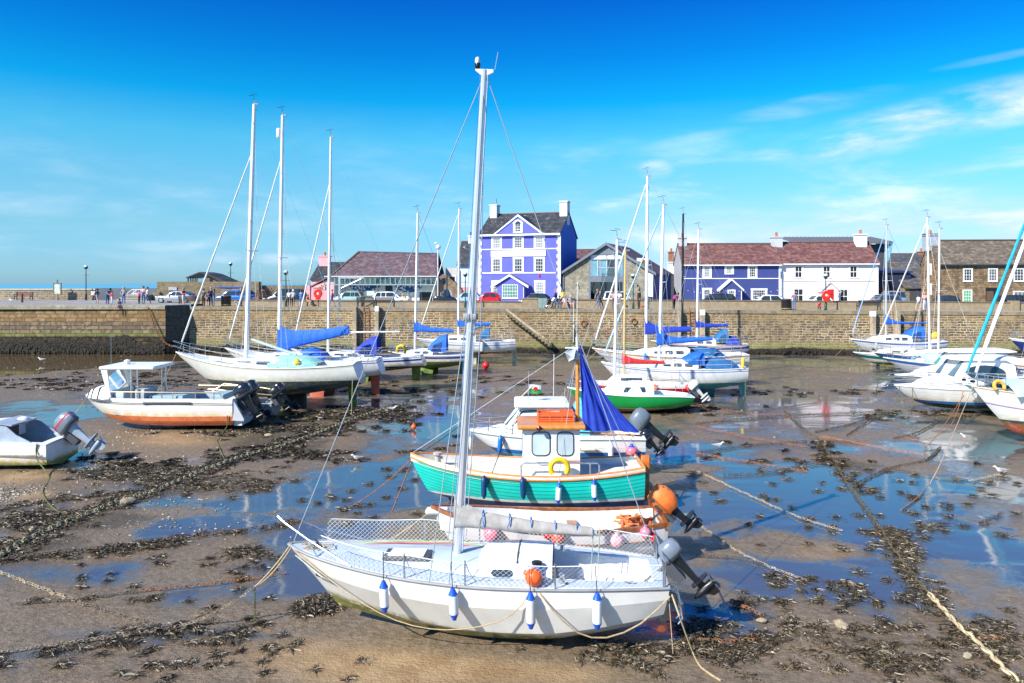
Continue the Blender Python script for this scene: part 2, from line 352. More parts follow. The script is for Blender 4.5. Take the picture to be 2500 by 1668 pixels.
# --- the mud of the drained basin: one graded sheet with wet, sandy and weedy patches
def build_mud():
    ny, nx = 430, 440
    yy = np.concatenate([np.linspace(-6, 9.5, 12), 10*np.exp(np.linspace(0, math.log(76/10), ny-12))])
    u = np.linspace(-1, 1, nx); Yg, U = np.meshgrid(yy, u, indexing='ij')
    Xg = U*(np.maximum(Yg, 2)*.86+9)
    n1 = fbm(Xg, Yg, .18, 4, 1); n2 = fbm(Xg, Yg, .9, 4, 2); n3 = fbm(Xg*.55, Yg*2.2, 1.1, 3, 8)
    sand = ell(Xg, Yg, SAND); weed = ell(Xg, Yg, WEED)
    n4 = fbm(Xg, Yg*1.3, .42, 4, 5); wet = .37+ell(Xg, Yg, PUDDLE)*.72+(n1-.5)*.75+(n4-.5)*.85+(n2-.5)*.45-np.clip(sand, 0, 1)*.5-np.clip(weed, 0, 1)*.22
    wet += np.clip((Yg-52)/18, 0, 1)*.12
    z = (fbm(Xg, Yg, .5, 4, 3)-.5)*.10*np.clip(1-wet*1.2, 0, 1)+np.clip(.5-wet, 0, .5)*.10-.03
    z += (n3-.5)*.045*np.clip(1-wet, 0, 1)
    # a gentle fall towards the channel under the far walls
    ch = np.clip((Yg-51-np.maximum(Xg+35, -6)*1.45-(n2-.5)*6)/4, 0, 1); z -= ch*.30
    me = bpy.data.meshes.new('mud')
    vs = np.stack([Xg, Yg, z], -1).reshape(-1, 3)
    i = np.arange(ny*nx).reshape(ny, nx); fs = np.stack([i[:-1, :-1], i[:-1, 1:], i[1:, 1:], i[1:, :-1]], -1).reshape(-1, 4)
    me.from_pydata(vs.tolist(), [], fs.tolist())
    for k, a in (('wet', wet), ('sand', sand), ('weed', weed)):
        at = me.attributes.new(k, 'FLOAT', 'POINT'); at.data.foreach_set('value', a.reshape(-1).astype(np.float32))
    me.polygons.foreach_set('use_smooth', [True]*len(fs))
    m = bpy.data.materials.new('wet_mud'); t = NT(m); c = t.coord()
    wet_ = t.attr('wet'); sand_ = t.attr('sand'); weed_ = t.attr('weed')
    nf = t.noise(c, 1.6, 6, .62); nn = t.noise(c, 7, 5, .6); sp = t.noise(c, 28, 4, .7)
    w = t.ramp(t.math('ADD', wet_, t.math('ADD', t.math('MULTIPLY', t.math('SUBTRACT', nf, .5), .45), t.math('MULTIPLY', t.math('SUBTRACT', nn, .5), .20))), .36, .66)
    damp = t.ramp(t.math('ADD', wet_, t.math('MULTIPLY', t.math('SUBTRACT', nf, .5), .5)), .05, .55)
    mud = t.mix(t.ramp(nn, .3, .7), (.14, .103, .066), (.232, .175, .115))
    mud = t.mix(t.ramp(sand_, .25, .9), mud, t.mix(t.ramp(nf, .35, .65), (.27, .17, .082), (.37, .255, .135)))
    wd = t.math('MULTIPLY', t.ramp(t.math('ADD', weed_, t.math('MULTIPLY', t.math('SUBTRACT', nf, .5), 1.1)), .35, .75), t.ramp(sp, .38, .55))
    mud = t.mix(wd, mud, t.mix(sp, (.025, .02, .012), (.085, .07, .035)))
    mud = t.mix(t.ramp(sp, .64, .72, 0, .8), mud, (.045, .035, .025))       # scattered bits of weed and grit
    sep = t.N('SeparateXYZ'); t.L(c, sep.inputs[0])
    far = t.math('MULTIPLY', t.ramp(sep.outputs[1], 40, 62), t.ramp(t.noise(c, .35, 4), .42, .6)); mud = t.mix(t.math('MULTIPLY', far, .5), mud, (.10, .095, .05))
    col = t.mix(w, mud, (.078, .088, .088))
    rough = t.math('ADD', t.math('MULTIPLY', t.math('SUBTRACT', 1., w), t.math('SUBTRACT', .42, t.math('MULTIPLY', damp, .22))), .045)
    rip = t.noise(t.coord('Object', (.7, 1.5, 1)), 11, 3, .6, 0, .8)
    hgt = t.math('ADD', t.math('MULTIPLY', rip, 1.5), t.math('ADD', t.math('MULTIPLY', nn, 1.), t.math('MULTIPLY', sp, .6)))
    b = t.N('Bump', i_Distance=.03); t.L(hgt, b.inputs['Height']); t.L(t.math('ADD', t.math('MULTIPLY', t.math('SUBTRACT', 1., w), .85), .012), b.inputs['Strength'])
    t.out(col, rough, 0, b.outputs[0], .5, ior=t.math('ADD', 1.38, t.math('MULTIPLY', w, .95)))
    me.materials.append(m); o = link(bpy.data.objects.new('mud', me)); tag(o, 'wet brown harbour mud with puddles at low tide', 'mud', kind='structure')
build_mud()

def water_mat(name, col, wave, ior=1.33, rough=.03):
    m = bpy.data.materials.new(name); t = NT(m); c = t.coord('Object', (1, .35, 1))
    t.out(t.mix(t.noise(c, .8, 4), tuple(x*.8 for x in col), col), rough, 0, t.bump(t.noise(c, 5, 5, .6), wave, .02), .5, ior=ior); return m
b = MB(); pts = [V(-80, 45, -.13), V(-38, 45, -.13), V(-18, 70, -.13), V(-18, 75, -.13), V(-80, 75, -.13)]
b.quad(*pts); tag(b.build('channel_water', water_mat('brown_water', (.10, .07, .032), .06), smooth=0), 'shallow brown water left in the channel under the pier', 'water', kind='structure')
b = MB(); b.quad((-2500, 90, -.5), (-24, 90, -.5), (-24, 98, -.5), (1500, 4500, -.5), (-6000, 4500, -.5))
tag(b.build('sea', water_mat('blue_sea', (.12, .38, .52), .0, rough=.5), smooth=0), 'blue sea beyond the pier', 'sea', kind='structure')

# --- quay walls
qstone = masonry('quay_stone', [(.16, .11, .06), (.36, .26, .145), (.10, .078, .055)], (.64, .53, .36), .52, .225, .026, dist=.12,
    zones=[(3.05, 4.0, .3, (.42, .25, .08), .26), (-.3, 1.15, .14, (.22, .23, .075), .6), (-.3, .5, .12, (.02, .018, .012), .95)])
pstone = masonry('pier_stone', [(.15, .10, .055), (.40, .29, .16), (.11, .085, .06)], (.06, .048, .034), .95, .36, .034, mort_var=.6,
    zones=[(2.85, 3.8, .25, (.42, .23, .07), .32), (1.95, 2.8, .2, (.15, .125, .10), .32), (1.5, 1.9, .14, (.15, .19, .045), .6), (-.4, 1.5, .1, (.014, .012, .008), .97)])
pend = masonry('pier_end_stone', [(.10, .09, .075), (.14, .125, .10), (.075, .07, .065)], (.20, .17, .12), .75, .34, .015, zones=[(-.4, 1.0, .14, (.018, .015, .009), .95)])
copes = masonry('coping_stone', [(.36, .31, .22), (.46, .41, .30), (.30, .26, .19)], (.22, .19, .13), 1.3, .6, .012, bump=.3)
b = MB(); z1 = qz(QA.x)-.3; z2 = qz(QB.x)-.3
b.quad((QA.x, QA.y, -.6), (QB.x, QB.y, -.6), (QB.x, QB.y, z2), (QA.x, QA.y, z1))
b.quad((QA.x, QA.y, z1), (QB.x, QB.y, z2), (QB.x, QB.y+.6, z2), (QA.x, QA.y+.6, z1))
qw = b.build('quay_wall', qstone, smooth=0); tag(qw, 'long brown stone quay wall with algae and weed at its foot', 'quay wall', kind='thing')
b = MB(); 
b.add([(QA.x-.02, QA.y-.06, z1), (QB.x, QB.y-.06, z2), (QB.x, QB.y+.6, z2), (QA.x-.02, QA.y+.6, z1), (QA.x-.02, QA.y-.06, z1+.3), (QB.x, QB.y-.06, z2+.3), (QB.x, QB.y+.6, z2+.3), (QA.x-.02, QA.y+.6, z1+.3)],
      [(0, 1, 5, 4), (4, 5, 6, 7), (1, 2, 6, 5), (3, 0, 4, 7), (2, 3, 7, 6)])
b.build('coping', masonry('quay_coping', [(.25, .20, .13), (.33, .27, .18), (.20, .17, .12)], (.40, .33, .22), 1.1, .6, .012, bump=.3), qw, 0)
PX = -32.15; PZ = 4.4
b = MB(); b.quad((-110, 68.9, -.6), (PX, 68.4, -.6), (PX, 68.4, PZ-.38), (-110, 68.9, PZ-.38)); b.mi = 1
b.quad((PX, 68.4, -.6), (QA.x, QA.y, -.6), (QA.x, QA.y, PZ-.02), (PX, 68.4, PZ-.02))
pw = b.build('pier_wall', [pstone, pend], smooth=0); tag(pw, 'tall left pier wall, orange brown stone over black weed', 'pier wall', kind='thing')
b = MB(); b.box(-110, PX-.01, 68.3, 69.2, PZ-.38, PZ-.01); b.build('coping', copes, pw, 0)
tarm = mat('worn_tarmac', (.26, .25, .24), .9, var=.2, vs=.8, bump=.3, bs=8, dirt=.4, dcol=(.30, .26, .20))
b = MB(); b.quad((-110, 69.15, PZ), (PX, 69.15, PZ), (QA.x+.02, QA.y, PZ), (QA.x+.02, 94, PZ), (-110, 96, PZ)); b.quad((PX-.01, 68.35, PZ-.005), (QA.x+.01, QA.y-.02, PZ-.005), (PX-.01, QA.y, PZ-.005)); tag(b.build('pier_deck', tarm, smooth=0), 'grey tarmac top of the pier', 'pier deck', kind='structure')
walk = mat('walkway_concrete', (.30, .26, .20), .9, var=.18, vs=.7, bump=.3, bs=10)
b = MB(); b.quad((QA.x, QA.y+.55, qz(QA.x)), (QB.x, QB.y+.55, qz(QB.x)), (QB.x, QB.y+3.3, qz(QB.x)), (QA.x, QA.y+3.3, qz(QA.x))); tag(b.build('walkway', walk, smooth=0), 'narrow concrete walkway along the quay edge', 'walkway', kind='structure')
b = MB(); b.quad((QA.x, QA.y+3.3, 4.24), (QB.x, QB.y+3.3, 3.84), (300, 64, 3.8), (900, 1500, 4.3), (-24, 1500, 4.3), (-24, 93.9, 4.26), (QA.x, 93.9, 4.24)); tag(b.build('street', tarm, smooth=0), 'tarmac street and car park behind the quay', 'street', kind='structure')
# --- dwarf wall between the walkway and the street
dw = masonry('render_wall', [(.33, .26, .17), (.37, .30, .20), (.30, .235, .155)], (.30, .24, .16), 3., .9, .006, bump=.2)
def dwarf(px0, px1, label, h=.62, capcol=(.16, .125, .085), off=2.9):
    a = QP(px0, off); e = QP(px1, off); b = MB(); L = (e-a).length; d = (e-a).normalized(); n = Vector((-d.y, d.x, 0))
    def run(o0, o1, h0, h1): return [a+n*o0+V(0, 0, h0), e+n*o0+V(0, 0, h0), e+n*o1+V(0, 0, h0), a+n*o1+V(0, 0, h0), a+n*o0+V(0, 0, h1), e+n*o0+V(0, 0, h1), e+n*o1+V(0, 0, h1), a+n*o1+V(0, 0, h1)]
    FS = [(0, 1, 5, 4), (4, 5, 6, 7), (1, 2, 6, 5), (3, 0, 4, 7), (2, 3, 7, 6), (0, 3, 2, 1)]
    b.add(run(0, .36, -.1, h), FS); o = b.build('dwarf_wall', dw, smooth=0); tag(o, label, 'wall', 'low walls along the quayside street', 'thing')
    b = MB(); b.add(run(-.05, .41, h, h+.11), FS); b.build('coping', mat('dwarf_cap', capcol, .85, var=.15, vs=1.2), o, 0)
dwarf(466, 1275, 'low rendered wall with dark coping running behind the left half of the quay', .5)
dwarf(1313, 2520, 'low rendered wall with coping running in front of the cottages', .74, (.30, .24, .16))
dwarf(2522, 2640, 'short low wall end at the right edge past the pier block', .74, (.30, .24, .16))
b = MB(); p = QP(1294, 2.7); b.box(-.75, .75, -.1, .45, 0, .85); b.box(-.8, .8, -.15, .5, .85, .95); o = b.build('wall_pier', dw, smooth=0); o.location = p; tag(o, 'square rendered pier block between the two low walls in front of the purple hotel', 'wall pier', kind='thing')
b = MB(); p = QP(2477, 2.85); b.box(-.35, .35, -.2, .5, 0, .95); o = b.build('wall_pier', dw, smooth=0); o.location = p; tag(o, 'square rendered pier block at the right end of the low wall', 'wall pier', kind='thing')
# --- pier parapet, sea wall, stone shelter
par = masonry('parapet_stone', [(.22, .165, .105), (.34, .26, .165), (.15, .12, .09)], (.52, .46, .36), .6, .24, .03)
def wallbox(name, label, x0, x1, y0, y1, z0, z1, m, cap=None, cat='wall'):
    b = MB(); b.box(x0, x1, y0, y1, z0, z1); o = b.build(name, m, smooth=0); tag(o, label, cat, kind='thing')
    if cap:
        b = MB(); b.box(x0-.05, x1+.05, y0-.08, y1+.08, z1, z1+.16); b.build('coping', cap, o, 0)
    return o
pa = P(0, 0, 88).x; wallbox('parapet_wall', 'stone parapet along the back of the pier behind the lamp and bench', -110, P(232, 0, 88).x, 88, 88.7, PZ-.2, PZ+1.2, par, mat('pale_cap', (.50, .42, .29), .85, var=.15, vs=2))
sw = wallbox('sea_wall', 'dark grey concrete sea wall behind the group on the pier', P(232, 0, 90).x, P(386, 0, 90).x, 90, 90.6, PZ-.3, PZ+1.42, mat('sea_wall_concrete', (.115, .135, .16), .8, var=.2, vs=.6), None)
fort = masonry('rubble_stone', [(.20, .155, .09), (.30, .235, .14), (.14, .115, .085)], (.38, .30, .19), .5, .2, .03, dist=.09)
wallbox('rubble_wall', 'high brown rubble wall with a grey plaque behind the silver car', P(383, 0, 87).x, P(632, 0, 87).x, 87, 88, 4.1, P(0, 688, 87).z, fort)
b = MB(); p0 = P(412, 701, 86.97); p1 = P(432, 709, 86.97); b.box(p0.x, p1.x, 86.9, 86.97, p1.z, p0.z); tag(b.build('wall_plaque', mat('plaque_grey', (.38, .40, .42), .5), smooth=0), 'pale grey plaque on the high rubble wall', 'plaque')
wallbox('rubble_wall', 'lower brown rubble wall above the flower bed behind the dark estate car', P(632, 0, 88).x, P(757, 0, 88).x, 88, 88.6, 4.1, P(0, 697, 88).z, fort)
wallbox('rubble_wall', 'short stone wall end at the right end of the sea wall beside the white railing', P(367, 0, 86).x, P(384, 0, 86).x, 86.5, 89, 4.1, P(0, 714, 86).z, fort)
# shelter with a lean-to slate roof standing above the rubble wall
sh = thing('stone_shelter', 'stone shelter with a sagging dark slate roof above the rubble wall', 'shelter', (0, 0, 0))
Y0 = 88.3
def S(u, v, dy=0): p = P(380+u/5.341, 640+v/5.341, Y0); return V(p.x, Y0+dy, p.z)
b = MB(); b.loft([[S(640, 165, 0), S(640, 300, 0), S(1000, 300, 0), S(930, 290, 0), S(700, 180, 0)], [S(640, 165, 3), S(640, 300, 3), S(1000, 300, 3), S(930, 290, 3), S(700, 180, 3)]]); b.build('wall', fort, sh, 0)
rs = slates('shelter_slate', [(.045, .045, .05), (.075, .07, .07)])
b = MB(); 
b.loft([[S(410, 200, -.4), S(590, 128, -.4), S(700, 150, -.4), S(1030, 295, -.4), S(1030, 310, -.4), S(930, 300, -.4), S(690, 172, -.4), S(590, 142, -.4), S(415, 212, -.4)],
        [S(410, 200, 4), S(590, 128, 4), S(700, 150, 4), S(1030, 295, 4), S(1030, 310, 4), S(930, 300, 4), S(690, 172, 4), S(590, 142, 4), S(415, 212, 4)]]); b.build('roof', rs, sh, 0)
for u in (430, 464, 492, 520, 545):
    b = MB(); b.box(S(u, 0).x-.06, S(u, 0).x+.06, Y0-.2, Y0-.08, S(0, 262).z, S(0, 205-(u-430)*.1).z); b.build('post', mat('dark_timber', (.05, .045, .04), .8), sh, 0)
b = MB(); b.box(S(705, 0).x, S(745, 0).x, Y0-.03, Y0, S(0, 262).z, S(0, 215).z); b.build('opening', BLACK, sh, 0)
# --- quay timbers, ladder, stair
pile_t = mat('pile_timber', (.36, .29, .20), .85, var=.35, vs=2.5, bump=.4, dirt=.5, dcol=(.10, .09, .05)); pile_d = mat('pile_side', (.022, .02, .018), .8)
def pile(px, w, toppy, label, whitecap):
    p = QP(px, -.28); k = F/p.y; W = w/k; z1 = H-(toppy-HY)/k
    b = MB(); b.rbox(-W/2, W/2, -.24, .22, -.3, z1, .02); o = b.build('timber_pile', pile_t, smooth=0); o.location = (p.x, p.y, 0); tag(o, label, 'pile', 'timber fender piles on the quay wall')
    if whitecap:
        c = MB(); c.rbox(-W/2-.012, W/2+.012, -.252, .232, z1-.48, z1+.01, .02); c.build('white_top', mat('pile_white', (.78, .76, .7), .7, var=.1), o, 0)
pile(867, 9, 749, 'bare timber pile on the quay wall left of the ladder below the white estate car', False)
pile(921, 9, 748, 'white-topped timber pile on the quay wall right of the ladder', True)
pile(1660, 9, 757, 'bare timber pile on the quay wall behind the black mast', False)
pile(1715, 10, 757, 'white-topped timber pile on the quay wall below the navy cottage', True)
pile(2131, 10, 760, 'white-topped timber pile on the quay wall below the black bench', True)
pile(2191, 10, 760, 'bare timber pile on the quay wall behind the folded blue sail', False)
def ladder(px, label):
    p = QP(px, -.1); b = MB()
    for s in (-.24, .24): b.tube([(s, 0, 0), (s, 0, qz(p.x)-.05), (s, .1, qz(p.x)+.25)], .035, 5)
    o = b.build('quay_ladder', RUST); o.location = (p.x, p.y, 0); tag(o, label, 'ladder', 'iron ladders on the quay wall')
    for i in range(14): MB().tube([(-.24, 0, .2+i*.3), (.24, 0, .2+i*.3)], .02, 5).build('rung', RUST, o)
ladder(894, 'iron ladder on the quay wall between the two timber piles'); ladder(1690, 'iron ladder on the quay wall below the black car at the navy cottage')
# a stair with a slanting plank leads down from the quay below the hotel
st = thing('quay_stair', 'stone stair with a slanting timber stringer down the quay wall', 'stair')
a = QP(1236, -.05); e = QP(1345, -.55); zt = H-(757-HY)*a.y/F; zb = H-(838-HY)*e.y/F; b = MB(); n = 14
for i in range(n):
    t = (i+.5)/n; p = a.lerp(e, t); z = lerp(zt, zb, t); w = (e.x-a.x)/n/2+.02
    b.box(p.x-w, p.x+w, p.y-.75, qy(p.x)+.05, z-.35, z)
b.build('steps', fort, st, 0); b = MB(); A = V(a.x, a.y-.85, zt+.08); E = V(e.x, e.y-.5, zb)
b.loft([[A+V(0, 0, .12), A+V(0, -.14, .12), A+V(0, -.14, -.14), A+V(0, 0, -.14)], [E+V(0, 0, .12), E+V(0, -.14, .12), E+V(0, -.14, -.14), E+V(0, 0, -.14)]]); b.build('stringer', mat('pale_timber', (.42, .34, .23), .8, var=.25, vs=3), st, 0)
for px, py, lab in ((1425, 790, 'iron mooring ring stained with rust on the quay wall near the stair'), (1548, 785, 'iron mooring ring on the quay wall below the stone café')):
    p = QP(px, -.08); z = H-(py-HY)*p.y/F; b = MB(); b.torus((0, 0, 0), .26, .035, 14, 6, Matrix.Rotation(R(90), 4, 'X')); b.box(-.04, .04, -.05, .1, .22, .32); o = b.build('mooring_ring', RUST); o.location = (p.x, p.y, z); tag(o, lab, 'mooring ring', 'mooring rings on the quay wall')

# --- world and sun
SUN_AZ = math.atan2(-.77, -.64); SUN_EL = R(38)
def build_world():
    w = bpy.data.worlds.new('World'); sc.world = w; w.use_nodes = True; t = NT(w)
    sky = t.N('TexSky', sky_type='NISHITA', sun_disc=False, sun_elevation=SUN_EL, sun_rotation=SUN_AZ, altitude=0, air_density=1., dust_density=.35, ozone_density=2.5)
    hs = t.N('HueSaturation', i_Hue=.497, i_Saturation=SKY_SAT, i_Value=1.); t.L(sky.outputs[0], hs.inputs['Color'])
    g = t.N('TexCoord').outputs['Generated']; sp = t.N('SeparateXYZ'); t.L(g, sp.inputs[0]); z = sp.outputs[2]
    cr = t.N('ValToRGB'); e = cr.color_ramp.elements
    stops = [(0., (.38, .72, 1.2)), (.03, (.36, .70, 1.12)), (.075, (.40, .75, .96)), (.13, (.40, .85, 1.0)), (.185, (.25, .95, 1.1)), (.235, (.02, .80, 1.18)), (.29, (.01, .58, 1.14)), (.355, (.01, .38, 1.07)), (.5, (.08, .42, 1.05)), (.85, (.40, .68, 1.1))]
    while len(e) < len(stops): e.new(.5)
    for k, (p_, c_) in enumerate(stops): e[k].position = p_; e[k].color = (*[q/1.25 for q in c_], 1)
    t.L(z, cr.inputs[0]); col = t.mix(1., t.mix(1., hs.outputs[0], cr.outputs[0], 'MULTIPLY'), (1.25, 1.25, 1.25), 'MULTIPLY')
    # thin clouds: stretched along the horizon, on a flat layer overhead
    inv = t.math('DIVIDE', 1., t.math('MAXIMUM', t.math('ADD', z, .12), .02)); cb = t.N('CombineXYZ')
    t.L(t.math('MULTIPLY', sp.outputs[0], inv), cb.inputs[0]); t.L(t.math('MULTIPLY', sp.outputs[1], inv), cb.inputs[1])
    c1 = t.noise(cb.outputs[0], 1.5, 7, .6, 0, .6)
    mp = t.N('Mapping'); mp.inputs['Scale'].default_value = (3.2, 3.2, 13); mp.inputs['Location'].default_value = (.4, 0, .2); t.L(g, mp.inputs[0]); c2 = t.noise(mp.outputs[0], 1.9, 7, .58, 0, .25)
    right = t.ramp(sp.outputs[0], -.25, .35, .25, 1.)
    band = t.math('MULTIPLY', t.ramp(z, .0, .05), t.ramp(z, .24, .06)); cl = t.math('MULTIPLY', t.ramp(c2, .44, .72), band)
    cl = t.math('MULTIPLY', cl, right)
    # one long streak of cloud high on the right
    def streak(cx, cz, wx, wz, amt, tilt=.12):
        zz = t.math('SUBTRACT', t.math('SUBTRACT', z, cz), t.math('MULTIPLY', t.math('SUBTRACT', sp.outputs[0], cx), tilt))
        q = t.math('ADD', t.math('POWER', t.math('DIVIDE', t.math('SUBTRACT', sp.outputs[0], cx), wx), 2.), t.math('POWER', t.math('DIVIDE', zz, wz), 2.))
        return t.math('MULTIPLY', t.math('MULTIPLY', t.ramp(q, 1.35, .0, 0, amt), t.ramp(c2, .33, .68)), t.ramp(sp.outputs[1], 0, .1))
    for a in ((.49, .188, .19, .030, 1.4, .18), (.367, .217, .09, .013, .45, .10), (.228, .184, .08, .010, .32, .15), (.189, .148, .026, .016, .75, 0.), (-.53, .089, .08, .016, .5, .02), (.53, .247, .05, .005, .3, .08), (.30, .072, .26, .042, 1.2, 0.), (.56, .075, .18, .04, 1., 0), (-.42, .045, .06, .008, .4, .05), (-.30, .03, .03, .010, .6, 0), (-.36, .032, .02, .009, .55, 0), (-.25, .034, .035, .008, .55, 0)):
        cl = t.math('MAXIMUM', cl, streak(*a))
    bank = t.math('MULTIPLY', t.math('MULTIPLY', t.ramp(z, .125, .06), t.ramp(sp.outputs[0], -.02, .30)), t.ramp(c2, .30, .60, .35, 1.2)); cl = t.math('MAXIMUM', cl, t.math('MULTIPLY', bank, t.ramp(sp.outputs[1], 0, .1)))
    cl = t.math('MULTIPLY', cl, t.ramp(z, -.005, .02))
    cc = t.mix(t.ramp(c2, .45, .75), (4.6, 5.7, 7.2), (7.4, 7.8, 8.3))
    col = t.mix(t.math('MULTIPLY', cl, .8), col, cc)
    bg = t.N('Background', i_Strength=SKY_STR); t.L(col, bg.inputs[0]); o = t.N('OutputWorld'); t.L(bg.outputs[0], o.inputs[0])
SKY_SAT = 1.0; SKY_STR = .099
build_world()
sl = bpy.data.lights.new('sun', 'SUN'); sl.energy = 5.0; sl.angle = R(.53); sl.color = (1., .95, .86); so = link(bpy.data.objects.new('sun', sl))
sd = Vector((math.sin(SUN_AZ)*math.cos(SUN_EL), math.cos(SUN_AZ)*math.cos(SUN_EL), math.sin(SUN_EL))); so.rotation_euler = sd.to_track_quat('Z', 'Y').to_euler(); so.location = sd*60
cam = bpy.data.cameras.new('camera'); cam.sensor_width = 36; cam.lens = 36*F/2500; cam.shift_y = -(1668/2-HY)/2500; cam.clip_end = 20000; cam.clip_start = .1
co = link(bpy.data.objects.new('camera', cam)); co.location = (0, 0, H); co.rotation_euler = (R(90), 0, 0); sc.camera = co
sc.view_settings.view_transform = 'Standard'; sc.view_settings.look = 'None'; sc.view_settings.exposure = .70; sc.view_settings.gamma = 1
# ================================================================ buildings
def plaster(name, col, dirt=.28): return mat(name, col, .8, var=.06, vs=.9, bump=.12, bs=25, dirt=dirt, dcol=tuple(c*.6 for c in col))
PWHITE = mat('paint_white', (.80, .80, .79), .5, var=.03)
DGLASS = glassy('window_glass', (.035, .045, .055), .08)
WR = random.Random(12); PANES = [DGLASS, DGLASS, glassy('window_glass_grey', (.10, .11, .12), .1), glassy('window_glass_net', (.26, .27, .27), .25)]
def window(par, x, z, w, h, cols=3, rows=4, y=0., sur=.18, surm=None, glass=None, frame=None, sill=True, arch=False, bar=.028, M=None):
    """sash window on the wall plane y (outside is -y): frame and bars > surround, sill, pane; x centre, z bottom"""
    frame = frame or PWHITE; x0, x1 = x-w/2, x+w/2; b = MB(); fr = .06
    for a in ((x0, x0+fr, z, z+h), (x1-fr, x1, z, z+h), (x0+fr, x1-fr, z, z+fr), (x0+fr, x1-fr, z+h-fr, z+h)): b.box(a[0], a[1], y-.03, y+.02, a[2], a[3])
    for i in range(1, cols): c = x0+w*i/cols; b.box(c-bar/2, c+bar/2, y-.022, y+.01, z+fr, z+h-fr)
    for i in range(1, rows): c = z+h*i/rows; q = bar*(1.6 if i == rows//2 else 1); b.box(x0+fr, x1-fr, y-.026, y+.01, c-q/2, c+q/2)
    o = b.build('window', frame, par, 0)
    g = MB().quad((x0+.02, y-.006, z+.02), (x1-.02, y-.006, z+.02), (x1-.02, y-.006, z+h-.02), (x0+.02, y-.006, z+h-.02)).build('pane', glass or WR.choice(PANES), o, 0)
    if sur:
        b = MB(); d = y-.05
        for a in ((x0-sur, x0, z, z+h), (x1, x1+sur, z, z+h), (x0-sur*1.15, x1+sur*1.15, z+h, z+h+sur*.9)): b.box(a[0], a[1], d, y+.01, a[2], a[3])
        b.build('surround', surm or PWHITE, o, 0)
    if sill: MB().box(x0-max(sur, .06), x1+max(sur, .06), y-.09, y+.01, z-.09, z-.002).build('sill', surm or PWHITE, o, 0)
    return o
def chimney(par, x, y, z0, z1, w, d, m, pots=1, potm=None):
    b = MB(); b.box(x-w/2, x+w/2, y-d/2, y+d/2, z0, z1); b.box(x-w/2-.08, x+w/2+.08, y-d/2-.08, y+d/2+.08, z1, z1+.14); o = b.build('chimney', m, par, 0)
    for i in range(pots):
        c = x+(i-(pots-1)/2)*.5; MB().lathe([(.17, z1+.13), (.13, z1+.5), (.16, z1+.52), (.15, z1+.6)], 8, Matrix.Translation((c, y, 0))).build('chimney_pot', potm or mat('terracotta', (.42, .13, .05), .8), o)
    return o
def pitched(par, w, d, ze, zr, m, over=.3, th=.12, ridge=True, name='roof'):
    """gable roof with the ridge along x over a w x d plan whose front wall is y = 0"""
    x0, x1 = -w/2-over*.3, w/2+over*.3; b = MB(); s = (zr-ze)/(d/2); zo = ze-s*over
    for sgn in (0, 1):
        ya = -over if not sgn else d+over; ym = d/2
        b.prism([(x0, ya, zo), (x1, ya, zo), (x1, ym, zr), (x0, ym, zr)], (0, 0, th))
    o = b.build(name, m, par, 0)
    if ridge: MB().box(x0, x1, d/2-.13, d/2+.13, zr+th-.03, zr+th+.08).build('ridge', mat('ridge_tile', (.18, .10, .10), .8), o, 0)
    return o
def shell(par, w, d, ze, zr, mf, ms=None, name='wall', z0=-.3):
    """front, back and gable end walls: gable ends are the second material"""
    b = MB(); b.quad((-w/2, 0, z0), (w/2, 0, z0), (w/2, 0, ze), (-w/2, 0, ze)); b.quad((w/2, d, z0), (-w/2, d, z0), (-w/2, d, ze), (w/2, d, ze)); b.mi = 1
    for s in (-1, 1): b.quad(*[(s*w/2, y, z) for y, z in ((0, z0), (d, z0), (d, ze), (d/2, zr), (0, ze))])
    return b.build(name, [mf, ms or mf], par, 0)
def house_at(name, label, cat, pxc, pyg, Y, yaw): p = P(pxc, pyg, Y); return thing(name, label, cat, p, (0, 0, R(yaw)))
def trim(par, x0, x1, z, h=.13, y=-.03, m=None, name='string_course'): return MB().box(x0, x1, y-.04, .0, z, z+h).build(name, m or PWHITE, par, 0)
def drainpipe(par, x, z1, m=None, y=-.08): return MB().tube([(x, y, -.1), (x, y, z1)], .05, 6).build('drainpipe', m or PWHITE, par)

# --- the purple hotel
PURP = plaster('violet_plaster', (.11, .12, .54)); NAVYSIDE = plaster('deep_blue_plaster', (.03, .16, .62))
h = house_at('hotel', 'tall violet three storey hotel with white quoins and a pediment', 'hotel', 1266, 738, 83.5, -18)
W = 9.6; D = 8.4; ZE = 7.72; ZR = 10.3
shell(h, W, D, ZE, ZR, PURP, NAVYSIDE)
SL = slates('grey_slate', [(.035, .038, .045), (.06, .065, .075)], lichen=(.32, .33, .32)); pitched(h, W, D, ZE, ZR, SL, .3)
for s in (-1, 1):
    b = MB()
    for i in range(20): w_ = .34 if i % 2 else .2; z = i*.385; b.box(min(s*(W/2+.025), s*(W/2-w_)), max(s*(W/2+.025), s*(W/2-w_)), -.035, .12, z, z+.375)
    b.build('quoin', PWHITE, h, 0)
for zc, hs_ in ((5.95, .12), (3.25, .12), (0, .25)): trim(h, -W/2+.36, W/2-.36, zc, hs_, m=PWHITE if zc else PURP)
MB().box(-W/2-.1, W/2+.1, -.36, -.02, ZE-.2, ZE+.0).build('eaves_gutter', PWHITE, h, 0)
for x in (-2.62, -.02, 2.45):
    window(h, x, 6.12, .92, 1.16, 3, 4); window(h, x, 3.43, .92, 1.5, 3, 4)
for x in (-2.6, 2.5): window(h, x, .75, .92, 1.55, 4, 5)
MB().box(-3.3, 3.2, -.10, 0, 5.18, 5.86).build('fascia_board', PWHITE, h, 0)
